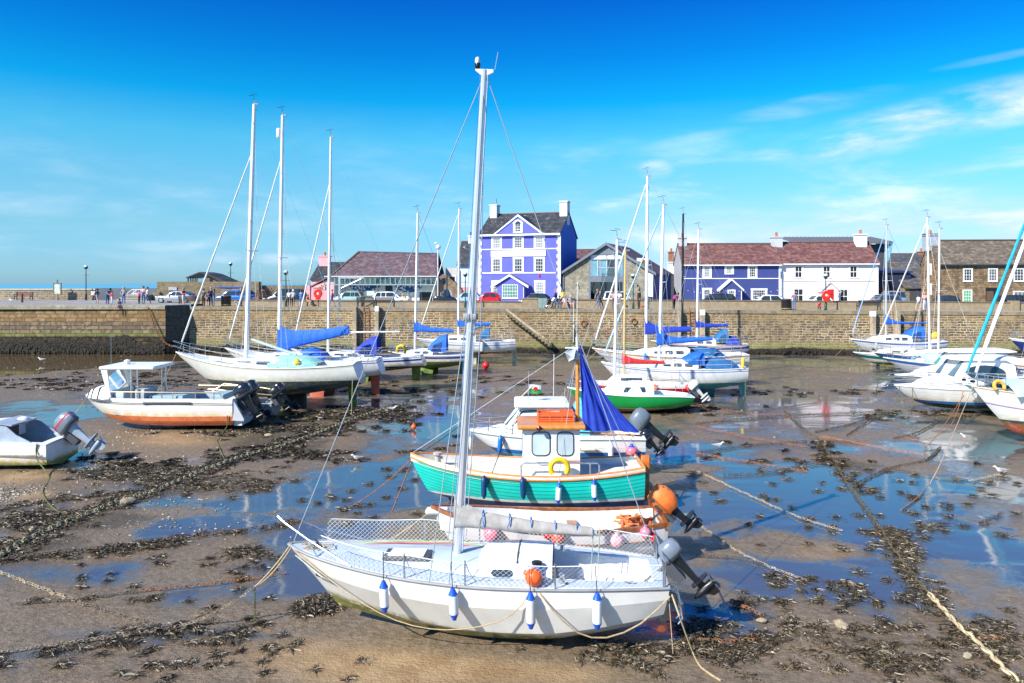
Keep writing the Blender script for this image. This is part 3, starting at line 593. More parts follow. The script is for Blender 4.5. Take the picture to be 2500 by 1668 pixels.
# pediment
b = MB(); b.prism([(-2.75, -.06, ZE-.03), (2.65, -.06, ZE-.03), (-.05, -.06, 9.72)], (0, .2, 0)); pd = b.build('pediment', PURP, h, 0)
b = MB()
for s, xe in ((-1, -3.05), (1, 2.95)): b.loft([[V(-.05, -.16, 9.98), V(-.05, .2, 9.98), V(-.05, .2, 9.72), V(-.05, -.16, 9.72)], [V(xe, -.16, ZE+.03), V(xe, .2, ZE+.03), V(xe, .2, ZE-.19), V(xe, -.16, ZE-.19)]])
b.build('bargeboard', PWHITE, pd, 0)
b = MB()
for s, xe in ((-1, -3.05), (1, 2.95)): b.add([V(-.05, -.2, 9.99), V(xe, -.2, ZE+.02), V(xe, .25, ZE+.02), V(-.05, 3.5, 9.99)], [(0, 1, 2, 3)])
b.build('roof', SL, pd, 0)
w_ = window(h, -.05, 7.93, .72, .95, 2, 3, -.062, .2); b = MB()
b.prism([(-.05+.56*math.cos(R(a)), -.11, 8.88+.46*math.sin(R(a))) for a in range(0, 181, 18)], (0, .1, 0)); b.build('arch', PWHITE, w_, 0)
b = MB(); b.prism([(-.05+.34*math.cos(R(a)), -.12, 8.85+.32*math.sin(R(a))) for a in range(0, 181, 18)], (0, .03, 0)); b.build('fanlight', DGLASS, w_, 0)
# porch bay
pc = -.62
b = MB(); b.prism([(pc-1.55, -1.2, -.2), (pc+1.55, -1.2, -.2), (pc+1.55, -1.2, 1.95), (pc, -1.2, 2.85), (pc-1.55, -1.2, 1.95)], (0, 1.2, 0)); po = b.build('porch', PURP, h, 0)
b = MB()
for s in (-1, 1): b.prism([(pc, -1.4, 3.02), (pc+s*2.12, -1.4, 1.78), (pc+s*2.12, 0, 1.78), (pc, 0, 3.02)], (0, 0, .1))
b.build('roof', slates('porch_slate', [(.13, .12, .12), (.18, .16, .17)]), po, 0); b = MB()
for s in (-1, 1): b.loft([[V(pc, -1.46, 3.14), V(pc, -1.36, 3.14), V(pc, -1.36, 2.92), V(pc, -1.46, 2.92)], [V(pc+s*2.2, -1.46, 1.88), V(pc+s*2.2, -1.36, 1.88), V(pc+s*2.2, -1.36, 1.6), V(pc+s*2.2, -1.46, 1.6)]])
b.build('bargeboard', PWHITE, po, 0)
window(h, pc, .5, 1.85, 1.5, 6, 4, -1.2, .0, frame=PWHITE, glass=glassy('porch_glass', (.10, .22, .20), .1)); MB().tube([(pc+1.62, -1.28, -.1), (pc+1.62, -1.28, 1.7)], .045, 6).build('drainpipe', PWHITE, h)
MB().box(2.35, 2.55, -.1, 0, 2.85, 3.15).build('alarm_box', REDP, h, 0); drainpipe(h, W/2+.12, ZE-.2, y=-.12)
CHW = plaster('chimney_white', (.66, .67, .68)); chimney(h, -W/2+.55, D/2-.2, ZE+1.4, 11.4, .85, 1.2, CHW, 0); chimney(h, W/2-.42, D/2-.2, ZE+1.2, 11.55, .9, 1.3, CHW, 0)
MB().tube([(-W/2+.6, D/2, 11.75), (-W/2+.6, D/2, 12.3)], .1, 6).build('chimney_pot', MIDG, h)

# --- stone gabled café right of the hotel
CST = masonry('cafe_stone', [(.22, .20, .15), (.35, .32, .24), (.17, .145, .11)], (.36, .34, .28), .42, .16, .018, dist=.05, bump=.5)
GREYF = mat('grey_frame', (.13, .155, .19), .5, var=.06)
h = house_at('stone_cafe', 'stone gabled café with grey framed glazing and purple slate roof', 'café', 1482, 741, 80.5, -21)
W = 10.1; ZE = 3.35; ZR = 6.45; D = 12
PSL = slates('purple_slate', [(.105, .055, .06), (.15, .085, .09)])
b = MB()
gx0, gx1, gz0, gz1 = -2.05, 1.95, 2.75, 5.55
def gz(x): return ZE+(ZR-ZE)*(1-abs(x)/(W/2))
for x0, x1 in ((-W/2, gx0), (gx1, W/2)): b.quad((x0, 0, -.2), (x1, 0, -.2), (x1, 0, gz(x1)), (x0, 0, gz(x0)))
b.quad((W/2, D, -.2), (-W/2, D, -.2), (-W/2, D, ZE), (0, D, ZR), (W/2, D, ZE)); b.mi = 1
for s in (-1, 1): b.quad((s*W/2, 0, -.2), (s*W/2, D, -.2), (s*W/2, D, ZE), (s*W/2, 0, ZE))
b.build('wall', [CST, plaster('navy_plaster', (.035, .055, .27))], h, 0)
b = MB(); th = .14; o_ = .35
for s in (-1, 1): b.prism([(0, -o_, ZR+.02), (s*(W/2+.3), -o_, ZE-.2), (s*(W/2+.3), D, ZE-.2), (0, D, ZR+.02)], (0, 0, th))
b.build('roof', slates('purple_slate_side', [(.105, .055, .06), (.15, .085, .09)], 'y'), h, 0)
b = MB()
for s in (-1, 1): b.loft([[V(0, -.42, ZR+.2), V(0, -.33, ZR+.2), V(0, -.33, ZR-.1), V(0, -.42, ZR-.1)], [V(s*(W/2+.35), -.42, ZE-.03), V(s*(W/2+.35), -.33, ZE-.03), V(s*(W/2+.35), -.33, ZE-.33), V(s*(W/2+.35), -.42, ZE-.33)]])
b.build('bargeboard', GREYF, h, 0)
cg = GREYF; b = MB()   # central glazed bay: grey frame around plain white upper panes, a dark shopfront below
for a in ((gx0, gx0+.22, 0, gz(gx0)), (gx1-.22, gx1, 0, gz(gx1)), (gx0+.22, gx1-.22, 2.35, 3.0), (-1.0, -.86, 3.0, 4.75), (.82, .96, 3.0, 5.5), (gx0+.22, gx1-.22, 4.72, 4.84)): b.box(a[0], a[1], -.06, .06, a[2], a[3])
b.prism([(-1.75, -.06, 5.36), (1.65, -.06, 5.36), (.95, -.06, 5.72), (0, -.06, ZR-.02), (-.95, -.06, 5.72)], (0, .12, 0)); b.box(gx0+.22, gx1-.22, -.05, .05, 5.3, 5.42)
gb = b.build('glazed_bay', cg, h, 0)
def pane(x0, x1, z0, z1, m, par, nm='pane'): MB().quad((x0, .03, z0), (x1, .03, z0), (x1, .03, z1), (x0, .03, z1)).build(nm, m, par, 0)
BP = glassy('blue_pane', (.14, .30, .38), .08); pane(gx0+.22, -.86, 3.0, 4.72, BP, gb); pane(-.86, .0, 3.0, 4.72, BP, gb); pane(.0, .96, 3.0, 4.72, DGLASS, gb); pane(.96, gx1-.22, 3.0, 4.72, BP, gb)
WPN = mat('white_pane', (.72, .76, .80), .3); pane(gx0+.22, -.07, 4.84, 5.36, WPN, gb, 'upper_pane'); pane(.02, gx1-.22, 4.84, 5.36, WPN, gb, 'upper_pane')
b = MB()
for x in (-1.8, -1.05, -.78, -.02): b.box(x-.04, x+.04, -.03, .04, 3.0, 4.72)
b.build('window_frame', mat('pale_aluminium', (.55, .62, .64), .4, .3), gb, 0)
MB().box(-.95, 1.0, -.75, -.72, 3.0, 3.85).build('balcony_glass', CLEAR, gb, 0); MB().tube([(-1., -.74, 3.88), (1.05, -.74, 3.88)], .03, 6).build('balcony_rail', STEEL, gb)
b = MB(); b.box(gx0+.22, gx1-.22, 1.6, 1.7, -.1, 2.35); b.mi = 1; b.box(-1.7, -1.2, .9, 1.5, 0, 1.0); b.box(-.8, 1.2, 1.0, 1.5, 0, .95); b.build('shop_interior', [mat('shop_dark', (.012, .014, .02), .5), mat('shop_counter', (.22, .13, .06), .6)], h, 0)
MB().quad((gx0+.22, .04, 0), (gx1-.22, .04, 0), (gx1-.22, .04, 2.35), (gx0+.22, .04, 2.35)).build('shopfront_glass', clear('shop_glass', (.7, .75, .8), .8), h, 0)
drainpipe(h, -W/2+.1, ZE-.3); drainpipe(h, W/2-.06, ZE-.2); MB().box(W/2-.55, W/2-.12, -.06, 0, 0, ZE-.1).build('pilaster', PWHITE, h, 0)
for x, z in ((-3.3, 2.05), (3.4, 2.0)): MB().tube([(x, -.05, z), (x, -.3, z+.05), (x, -.32, z-.2)], .06, 6).build('wall_lamp', BLACK, h)
h2 = house_at('slate_outbuilding', 'low purple slate roof peeping out between the hotel and the stone café', 'outbuilding', 1420, 735, 92, -10); shell(h2, 8, 5, 4.6, 6.4, NAVYSIDE); pitched(h2, 8, 5, 4.6, 6.4, PSL)

# --- navy cottage and pink cottage
h = house_at('navy_cottage', 'navy blue cottage with white windows, gabled porch and purple slates', 'cottage', 1786, 741, 79, -3)
W = 10.5; D = 5.2; ZE = 4.35; ZR = 6.42; NV = plaster('navy_front', (.042, .06, .22)); RSL = slates('red_slate', [(.15, .065, .06), (.22, .11, .10)], lichen=(.33, .17, .05))
shell(h, W, D, ZE, ZR, NV, plaster('grey_gable', (.35, .36, .38))); pitched(h, W, D, ZE, ZR, RSL, .25); MB().box(-W/2, W/2, -.33, -.2, ZE-.32, ZE-.2).build('eaves_gutter', PWHITE, h, 0)
trim(h, -W/2, W/2-.3, 2.62, .09)
for x, w_, z, hh, c, r in ((-2.6, .62, 2.8, 1.15, 3, 4), (2.2, .66, 2.8, 1.15, 3, 4), (-2.6, .66, .35, 1.15, 3, 4), (2.9, 1.35, .25, 1.2, 6, 4)): window(h, x, z, w_, hh, c, r)
window(h, -.25, 3.2, .62, .8, 3, 3); b = MB(); b.prism([(-1.28, -1.0, -.1), (.79, -1.0, -.1), (.79, -1.0, 1.5), (-.25, -1.0, 2.45), (-1.28, -1.0, 1.5)], (0, 1, 0)); po = b.build('porch', NV, h, 0); b = MB()
for s in (-1, 1): b.loft([[V(-.25, -1.12, 2.66), V(-.25, .0, 2.66), V(-.25, 0, 2.46), V(-.25, -1.12, 2.46)], [V(-.25+s*1.3, -1.12, 1.5), V(-.25+s*1.3, 0, 1.5), V(-.25+s*1.3, 0, 1.3), V(-.25+s*1.3, -1.12, 1.3)]])
b.build('bargeboard', PWHITE, po, 0); window(h, -.25, .1, .62, 1.3, 3, 4, -1.0, .1); MB().box(.75, .83, -1.03, -.95, -.1, 1.4).build('porch_post', PWHITE, po, 0)
MB().box(W/2-.28, W/2, -.05, 0, -.1, ZE-.2).build('pilaster', PWHITE, h, 0); MB().box(W/2-.12, W/2-.05, -.12, -.04, 2.7, 3.45).build('hanging_sign', NV, h, 0)
chimney(h, -W/2+.5, D/2, ZR-1.2, ZR+.7, .85, .7, plaster('chimney_grey', (.50, .52, .55)), 1)
h = house_at('pink_cottage', 'pale pink cottage with sash windows and purple slate roof', 'cottage', 2024, 741, 78.7, -3)
W = 10.3; ZE = 4.45; ZR = 6.55; PK = plaster('pale_pink_plaster', (.84, .72, .71), .08)
shell(h, W, D, ZE, ZR, PK, plaster('pink_gable', (.70, .55, .58))); pitched(h, W, D, ZE, ZR, RSL, .25); MB().box(-W/2, W/2, -.33, -.2, ZE-.32, ZE-.2).build('eaves_gutter', PWHITE, h, 0)
trim(h, -W/2+.3, W/2-.35, 2.4, .08, m=mat('pink_white', (.80, .70, .72), .7))
for x in (-2.55, 1.45, 5.0-.05): pass
BGL = glassy('black_pane', (.02, .022, .025), .1)
for x, z, w_, hh in ((-3.2, 2.75, .74, 1.25), (-.25, 2.75, .74, 1.25), (2.55, 2.75, .74, 1.25), (-3.2, .2, .98, 1.35), (1.55, .0, .82, 1.5)): window(h, x, z, w_, hh, 2, 2 if z > 1 else 2, 0, .16, glass=BGL, surm=mat('pink_white', (.80, .70, .72), .7), bar=.045)
b = MB(); b.prism([(-1.0, -.9, -.1), (.65, -.9, -.1), (.65, -.9, 1.4), (-.18, -.9, 2.15), (-1.0, -.9, 1.4)], (0, .9, 0)); po = b.build('porch', PK, h, 0); b = MB()
for s in (-1, 1): b.loft([[V(-.18, -1.0, 2.3), V(-.18, 0, 2.3), V(-.18, 0, 2.18), V(-.18, -1.0, 2.18)], [V(-.18+s*1.05, -1.0, 1.35), V(-.18+s*1.05, 0, 1.35), V(-.18+s*1.05, 0, 1.23), V(-.18+s*1.05, -1.0, 1.23)]])
b.build('roof', mat('porch_pale', (.55, .48, .46), .7), po, 0); MB().box(-.5, .15, -.93, -.9, -.1, 1.5).build('door', REDP, po, 0)
MB().box(W/2-.35, W/2-.02, -.05, 0, -.1, ZE-.2).build('pilaster', PWHITE, h, 0); MB().box(-W/2+.0, -W/2+.38, -.05, 0, -.1, ZE-.2).build('pilaster', PWHITE, h, 0)
CG = plaster('chimney_grey', (.50, .52, .55)); chimney(h, -W/2+.3, D/2-.3, ZR-.9, ZR+.6, 1.15, .8, CG, 1); chimney(h, 4.2, D/2-.3, ZR-.9, ZR+.85, 1.15, .8, plaster('chimney_white2', (.72, .72, .72)), 1)
# --- grey modern building behind the pink cottage
h = house_at('metal_roof_building', 'modern building with a ribbed grey metal roof behind the pink cottage', 'building', 2052, 735, 90, -1.5)
b = MB(); b.box(-5.2, 5.3, 0, 7, -.2, 6.9); b.build('wall', DARKG, h, 0); MTL = mat('lead_roof', (.16, .16, .17), .5, .2, var=.1)
b = MB(); b.prism([(-5.6, -.9, 6.95), (5.9, -.9, 6.95), (5.9, 5, 7.9), (-5.6, 5, 7.9)], (0, 0, .22)); rf = b.build('roof', MTL, h, 0)
for i in range(24): x = -5.5+i*.49; MB().prism([(x, -.9, 7.17), (x+.05, -.9, 7.17), (x+.05, 5, 8.12), (x, 5, 8.12)], (0, 0, .06)).build('roof_seam', MTL, rf, 0)
b = MB(); b.loft([[V(5.3, -.2, 3.5), V(5.3, -.2, 6.88), V(5.3, 3, 6.88), V(5.3, 3, 3.5)], [V(5.45, -.2, 3.5), V(5.9, -.9, 6.9), V(5.9, 3, 7.3), V(5.45, 3, 3.5)]]); b.build('clerestory', glassy('cyan_glass', (.12, .30, .38), .1), h, 0)
# --- low dark sheds between pink cottage and stone house
h = house_at('dark_shed', 'dark blue weatherboard shed beside the pink cottage', 'shed', 2185, 740, 83, 0); b = MB(); b.box(-2.6, 1.75, 0, 5, -.2, 3.4); b.build('wall', plaster('ink_plaster', (.02, .03, .07)), h, 0); b = MB(); b.prism([(-2.7, -.2, 3.4), (1.95, -.2, 3.4), (1.95, 5, 3.9), (-2.7, 5, 3.9)], (0, 0, .15)); b.build('roof', mat('navy_roof', (.02, .04, .11), .6), h, 0)
b = MB(); b.box(-1.9, 1.6, -.05, 0, -.1, 1.75); b.build('door', mat('oxblood', (.05, .012, .015), .6), h, 0)
h = house_at('slate_shed', 'low grey slate roofed shed beside the stone house', 'shed', 2247, 740, 82, 0); b = MB(); b.box(-1.75, 1.6, 0, 4, -.2, 1.7); b.build('wall', fort, h, 0); b = MB(); b.prism([(-1.9, -.25, 1.6), (1.7, -.25, 1.6), (1.7, 4, 4.6), (-1.9, 4, 4.6)], (0, 0, .12)); b.build('roof', slates('shed_slate', [(.10, .095, .09), (.14, .13, .12)]), h, 0); MB().box(-1.2, 1.4, -.04, 0, -.1, 1.5).build('door', DARKG, h, 0)
h = house_at('slate_house', 'far slate roof with a brick chimney behind the sheds', 'house', 2225, 720, 104, 0); shell(h, 11, 6, 4.1, 5.8, DARKG); pitched(h, 11, 6, 4.1, 5.8, slates('far_slate', [(.07, .075, .08), (.10, .105, .11)])); chimney(h, -4.3, 3, 5.0, 7.0, .7, .7, mat('brick_red', (.32, .15, .08), .8), 1); chimney(h, 3.0, 3, 5.0, 6.1, .9, .7, mat('brick_red', (.32, .15, .08), .8), 1)
# --- stone house at the right
h = house_at('stone_house', 'brown stone house with white sash windows at the right edge', 'house', 2430, 742, 76, -5)
HST = masonry('house_stone', [(.22, .14, .075), (.38, .26, .14), (.13, .09, .06)], (.14, .11, .075), .55, .19, .02, dist=.05, bump=.5)
W = 11.4; D = 3.6; ZE = 4.3; ZR = 6.55; shell(h, W, D, ZE, ZR, HST, HST); pitched(h, W, D, ZE, ZR, slates('brown_slate', [(.13, .105, .08), (.185, .155, .12)], lichen=(.33, .17, .04)), .25); MB().box(-W/2, W/2, -.34, -.2, ZE-.32, ZE-.19).build('eaves_gutter', DARKG, h, 0)
GGL = glassy('green_glass', (.10, .38, .18), .12)
for x, z, w_, hh, g in ((-2.7, 2.35, .8, 1.25, None), (-.25, 2.35, .8, 1.25, None), (2.3, 2.35, .9, 1.25, None), (-2.75, .1, .8, 1.3, GGL), (2.4, .35, 1.2, .9, None), (4.6, 2.35, .9, 1.25, None)): window(h, x, z, w_, hh, 3, 4, 0, .07, glass=g)
b = MB(); b.box(-.95, .15, -.03, .0, 0, 1.65); b.build('doorway', BLACK, h, 0); MB().box(-.9, -.2, -.06, -.03, .1, 1.3).build('door', mat('brown_door', (.12, .07, .04), .6), h, 0)
drainpipe(h, -W/2+.18, ZE-.3, DARKG); chimney(h, -W/2+.1, D/2, ZR-1.0, ZR+.6, 1.25, .9, mat('chimney_bluegrey', (.32, .37, .43), .8), 1); MB().box(-W/2-.65, -W/2+.85, D/2-.5, D/2+.5, ZR+.73, ZR+.82).build('chimney_cap', DARKG, h, 0)
for z in (.9, 3.0): MB().box(-W/2-.03, -W/2-.005, 1.2, 1.8, z, z+1.2).build('window', PWHITE, h, 0)
# --- far chimney and houses left of the hotel
h = house_at('far_chimney_house', 'far white chimney stack with brick top seen between the café and the navy cottage', 'house', 1648, 735, 100, 0); b = MB(); b.box(-1.4, 3, .0, 4, 0, 3.6); b.build('wall', DARKG, h, 0); chimney(h, -.2, 1.5, 3.4, 5.2, .85, .8, PWHITE, 0); chimney(h, -.2, 1.5, 5.35, 6.6, .7, .7, mat('brick_red', (.32, .15, .08), .8), 1)
h = house_at('white_house', 'small pale house with steep slate roof tucked beside the hotel', 'house', 1158, 738, 88, -6); W = 4; shell(h, W, 6, 4.6, 7.3, plaster('ice_plaster', (.62, .72, .78))); pitched(h, W, 6, 4.6, 7.3, SL); chimney(h, -.85, 3, 6.4, 8.0, .65, .6, PWHITE, 1, BLACK)
b = MB(); b.box(-3.4, -2.0, -.4, 3, -.2, 4.1); b.build('annexe', plaster('grey_annexe', (.52, .50, .46)), h, 0); window(h, -2.6, 1.2, .8, 1.9, 2, 2, -.4, .06); MB().box(-1.85, -1.4, -.05, 0, 0, 1.7).build('door', REDP, h, 0); MB().box(-2.0, 2, -.04, -.005, -.1, 1.8).build('lower_wall', plaster('salmon', (.70, .36, .33)), h, 0)
h = house_at('ruined_gable', 'roofless stone gable with a square window hole', 'ruin', 1098, 740, 84, 0)
b = MB(); k_ = 84/F
def RU(u, v): p = P(740+u/4.7, 590+v/4.7, 84); return V(p.x-h.location.x, 0, p.z-h.location.z)
hole = [RU(1588, 485), RU(1640, 485), RU(1640, 420), RU(1588, 420)]
outer = [RU(1540, 660), RU(1830, 660), RU(1815, 560), RU(1760, 480), RU(1690, 430), RU(1650, 385), RU(1610, 370), RU(1560, 405), RU(1540, 420)]
# stone built round the hole as separate strips of one wall
A = [(0, outer[0]), (1, outer[1])]
b.prism([outer[0], outer[1], outer[2], outer[3], RU(1760, 485), RU(1540, 485)], (0, .5, 0)); b.prism([RU(1540, 485), RU(1588, 485), RU(1588, 420), RU(1588, 385), outer[7], outer[8]], (0, .5, 0))
b.prism([RU(1640, 485), RU(1758, 485), RU(1757, 478), outer[4], outer[5], RU(1640, 380)], (0, .5, 0)); b.prism([RU(1588, 420), RU(1640, 420), RU(1640, 381), outer[6], RU(1588, 386)], (0, .5, 0)); b.build('wall', masonry('ruin_stone', [(.26, .18, .10), (.38, .28, .17), (.17, .13, .09)], (.34, .27, .18), .4, .18, .02, dist=.1), h, 0)
# --- slate roofed hall with a glazed verandah, and pink cottage behind
h = house_at('sailing_hall', 'long hall with big purple slate roof above a glazed verandah', 'hall', 935, 740, 84, -3)
def HL(u, v, y=0.): p = P(740+u/4.7, 590+v/4.7, 84); return V(p.x-h.location.x, y, p.z-h.location.z)
b = MB(); e0 = HL(318, 398, -.4); e1 = HL(1540, 410, -.4); r0 = HL(612, 118, 5); r1 = HL(1535, 140, 5); gain = 89/84
r0.z = (H-(615-HY)*89/F)-h.location.z; r1.z = (H-(620-HY)*89/F)-h.location.z; r0.x *= gain*1.0; r0.x = (740+612/4.7-CX)*89/F-h.location.x; r1.x = (740+1538/4.7-CX)*89/F-h.location.x
l0 = HL(95, 518, -.4)
b.quad(e0, e1, r1, r0); b.quad(r0, r1, V(r1.x, 10.4, e1.z), V(e0.x, 10.4, e0.z)); b.quad(e0, r0, V(e0.x, 10.4, e0.z)); rf = b.build('roof', slates('hall_slate', [(.13, .085, .095), (.175, .12, .135)], lichen=(.20, .17, .15)), h, 0)
b = MB(); b.tube([l0, e0, r0], .13, 4); b.build('verge', mat('brown_verge', (.10, .065, .05), .7), rf); MB().tube([r0, r1], .1, 5).build('ridge', DARKG, rf); b = MB(); b.quad(l0, HL(250, 470, -.4), e0, V(e0.x, 5, e0.z+1)); b.build('lean_to_roof', mat('brown_verge', (.10, .065, .05), .7), h, 0)
b = MB(); zt = e0.z-.05; zb = HL(0, 515).z; x0 = HL(320, 0).x; x1 = HL(1535, 0).x; b.quad((x0, .9, -.2), (x1, .9, -.2), (x1, .9, zt), (x0, .9, zt)); b.quad((x1, .0, -.2), (x1, 10, -.2), (x1, 10, zt), (x1, 0, zt)); b.quad((x0, .9, -.2), (x0, 10, -.2), (x0, 10, zt), (x0, .9, zt)); wl = b.build('wall', plaster('cream_plaster', (.74, .73, .62)), h, 0)
m = bpy.data.materials.new('mural'); t = NT(m); c = t.coord(); vo = t.N('TexVoronoi', i_Scale=3.1); t.L(c, vo.inputs[0]); t.out(t.mix(t.math('LESS_THAN', vo.outputs['Distance'], .42), (.02, .10, .22), (.72, .76, .74)), .7)
def arc(cu, cv, ru, rv, a0, a1, w):
    b = MB(); n = 16; P_ = []
    for k in range(n+1):
        a = R(lerp(a0, a1, k/n)); P_.append((HL(cu+ru*math.cos(a), cv-rv*math.sin(a), .88), HL(cu+(ru-w)*math.cos(a), cv-(rv-w*1.0)*math.sin(a), .88)))
    for k in range(n): b.quad(P_[k][0], P_[k+1][0], P_[k+1][1], P_[k][1])
    b.build('mural_wave', m, wl, 0)
arc(680, 490, 190, 85, 180, 360, 75); arc(930, 500, 150, 95, 15, 165, 55); arc(1200, 490, 165, 95, 180, 360, 75); arc(1420, 520, 150, 80, 20, 160, 50); arc(470, 500, 140, 90, 15, 120, 55)
fr = mat('teal_frame', (.30, .42, .42), .5); b = MB(); zv = HL(0, 490).z
MB().quad((x0-.7, -.3, zv), (x1, -.3, zv), (x1, -.3, zt), (x0-.7, -.3, zt)).build('verandah_glass', clear('verandah_glazing', (.75, .90, .90), .82), h, 0)
for i in range(23): MB().box(x0-.7+i*(x1-x0+.7)/22-.03, x0-.7+i*(x1-x0+.7)/22+.03, -.33, -.27, zv, zt).build('mullion', fr, h, 0)
MB().box(x0-.75, x1+.05, -.36, -.24, zv-.1, zv).build('verandah_beam', fr, h, 0); MB().box(x0-.75, x1+.05, -.45, -.24, zt, zt+.08).build('gutter', PWHITE, h, 0)
for u in (260, 485, 678, 862, 1090, 1530): MB().box(HL(u, 0).x-.05, HL(u, 0).x+.05, -.36, -.24, -.2, zv-.1).build('verandah_post', mat('brown_post', (.12, .07, .05), .6), h, 0)
for u0, u1 in ((925, 1010), (1325, 1470)): MB().box(HL(u0, 0).x, HL(u1, 0).x, .86, .9, -.1, HL(0, 580 if u0 > 1000 else 505).z).build('doorway', BLACK, h, 0)
MB().box(HL(752, 0).x, HL(838, 0).x, -.9, -.85, HL(0, 618).z, HL(0, 566).z).build('notice_board', mat('notice_pale', (.55, .68, .66), .5), h, 0)
h = house_at('pink_house', 'small pink house with black slate roof and pink chimney', 'house', 795, 738, 93, -8)
def PH(u, v): p = P(740+u/4.7, 590+v/4.7, 93); return V(p.x-h.location.x, 0, p.z-h.location.z)
a_ = PH(82, 440); e_ = PH(420, 440); r_ = PH(100, 268); D = 6; w2 = (e_.x-a_.x)/2; cx = (a_.x+e_.x)/2; PNK = plaster('pink_plaster', (.74, .36, .38)); hh = thing('x', None, None); bpy.data.objects.remove(hh)
b = MB(); b.box(cx-w2, cx+w2, 0, D, -.3, a_.z); b.build('wall', PNK, h, 0); b = MB(); zr = r_.z*1.03+.2
for ya in (-.2, D+.2): b.prism([(cx-w2-.1, ya, a_.z-.05), (cx+w2, ya, a_.z-.05), (cx+w2, D/2, zr), (cx-w2-.1, D/2, zr)], (0, 0, .1))
for xx in (cx-w2, cx+w2): b.quad((xx, 0, a_.z), (xx, D, a_.z), (xx, D/2, zr))
b.build('roof', slates('black_slate', [(.028, .032, .04), (.05, .055, .062)]), h, 0); chimney(h, cx-w2+.75, D/2-.3, a_.z+1, PH(0, 195).z*1.02+.2, 1.3, .9, PNK, 1)
o = wallbox('garden_wall', 'pink garden wall behind the red lifebuoy left of the hall', P(745, 0, 82).x, P(803, 0, 82).x, 82, 82.4, 4.1, P(0, 709, 82).z, PNK); b = MB(); b.box(P(745, 0, 82).x, P(757, 0, 82).x, 81.9, 82.5, 4.1, P(0, 697, 82).z); b.build('gate_pier', PNK, o, 0)
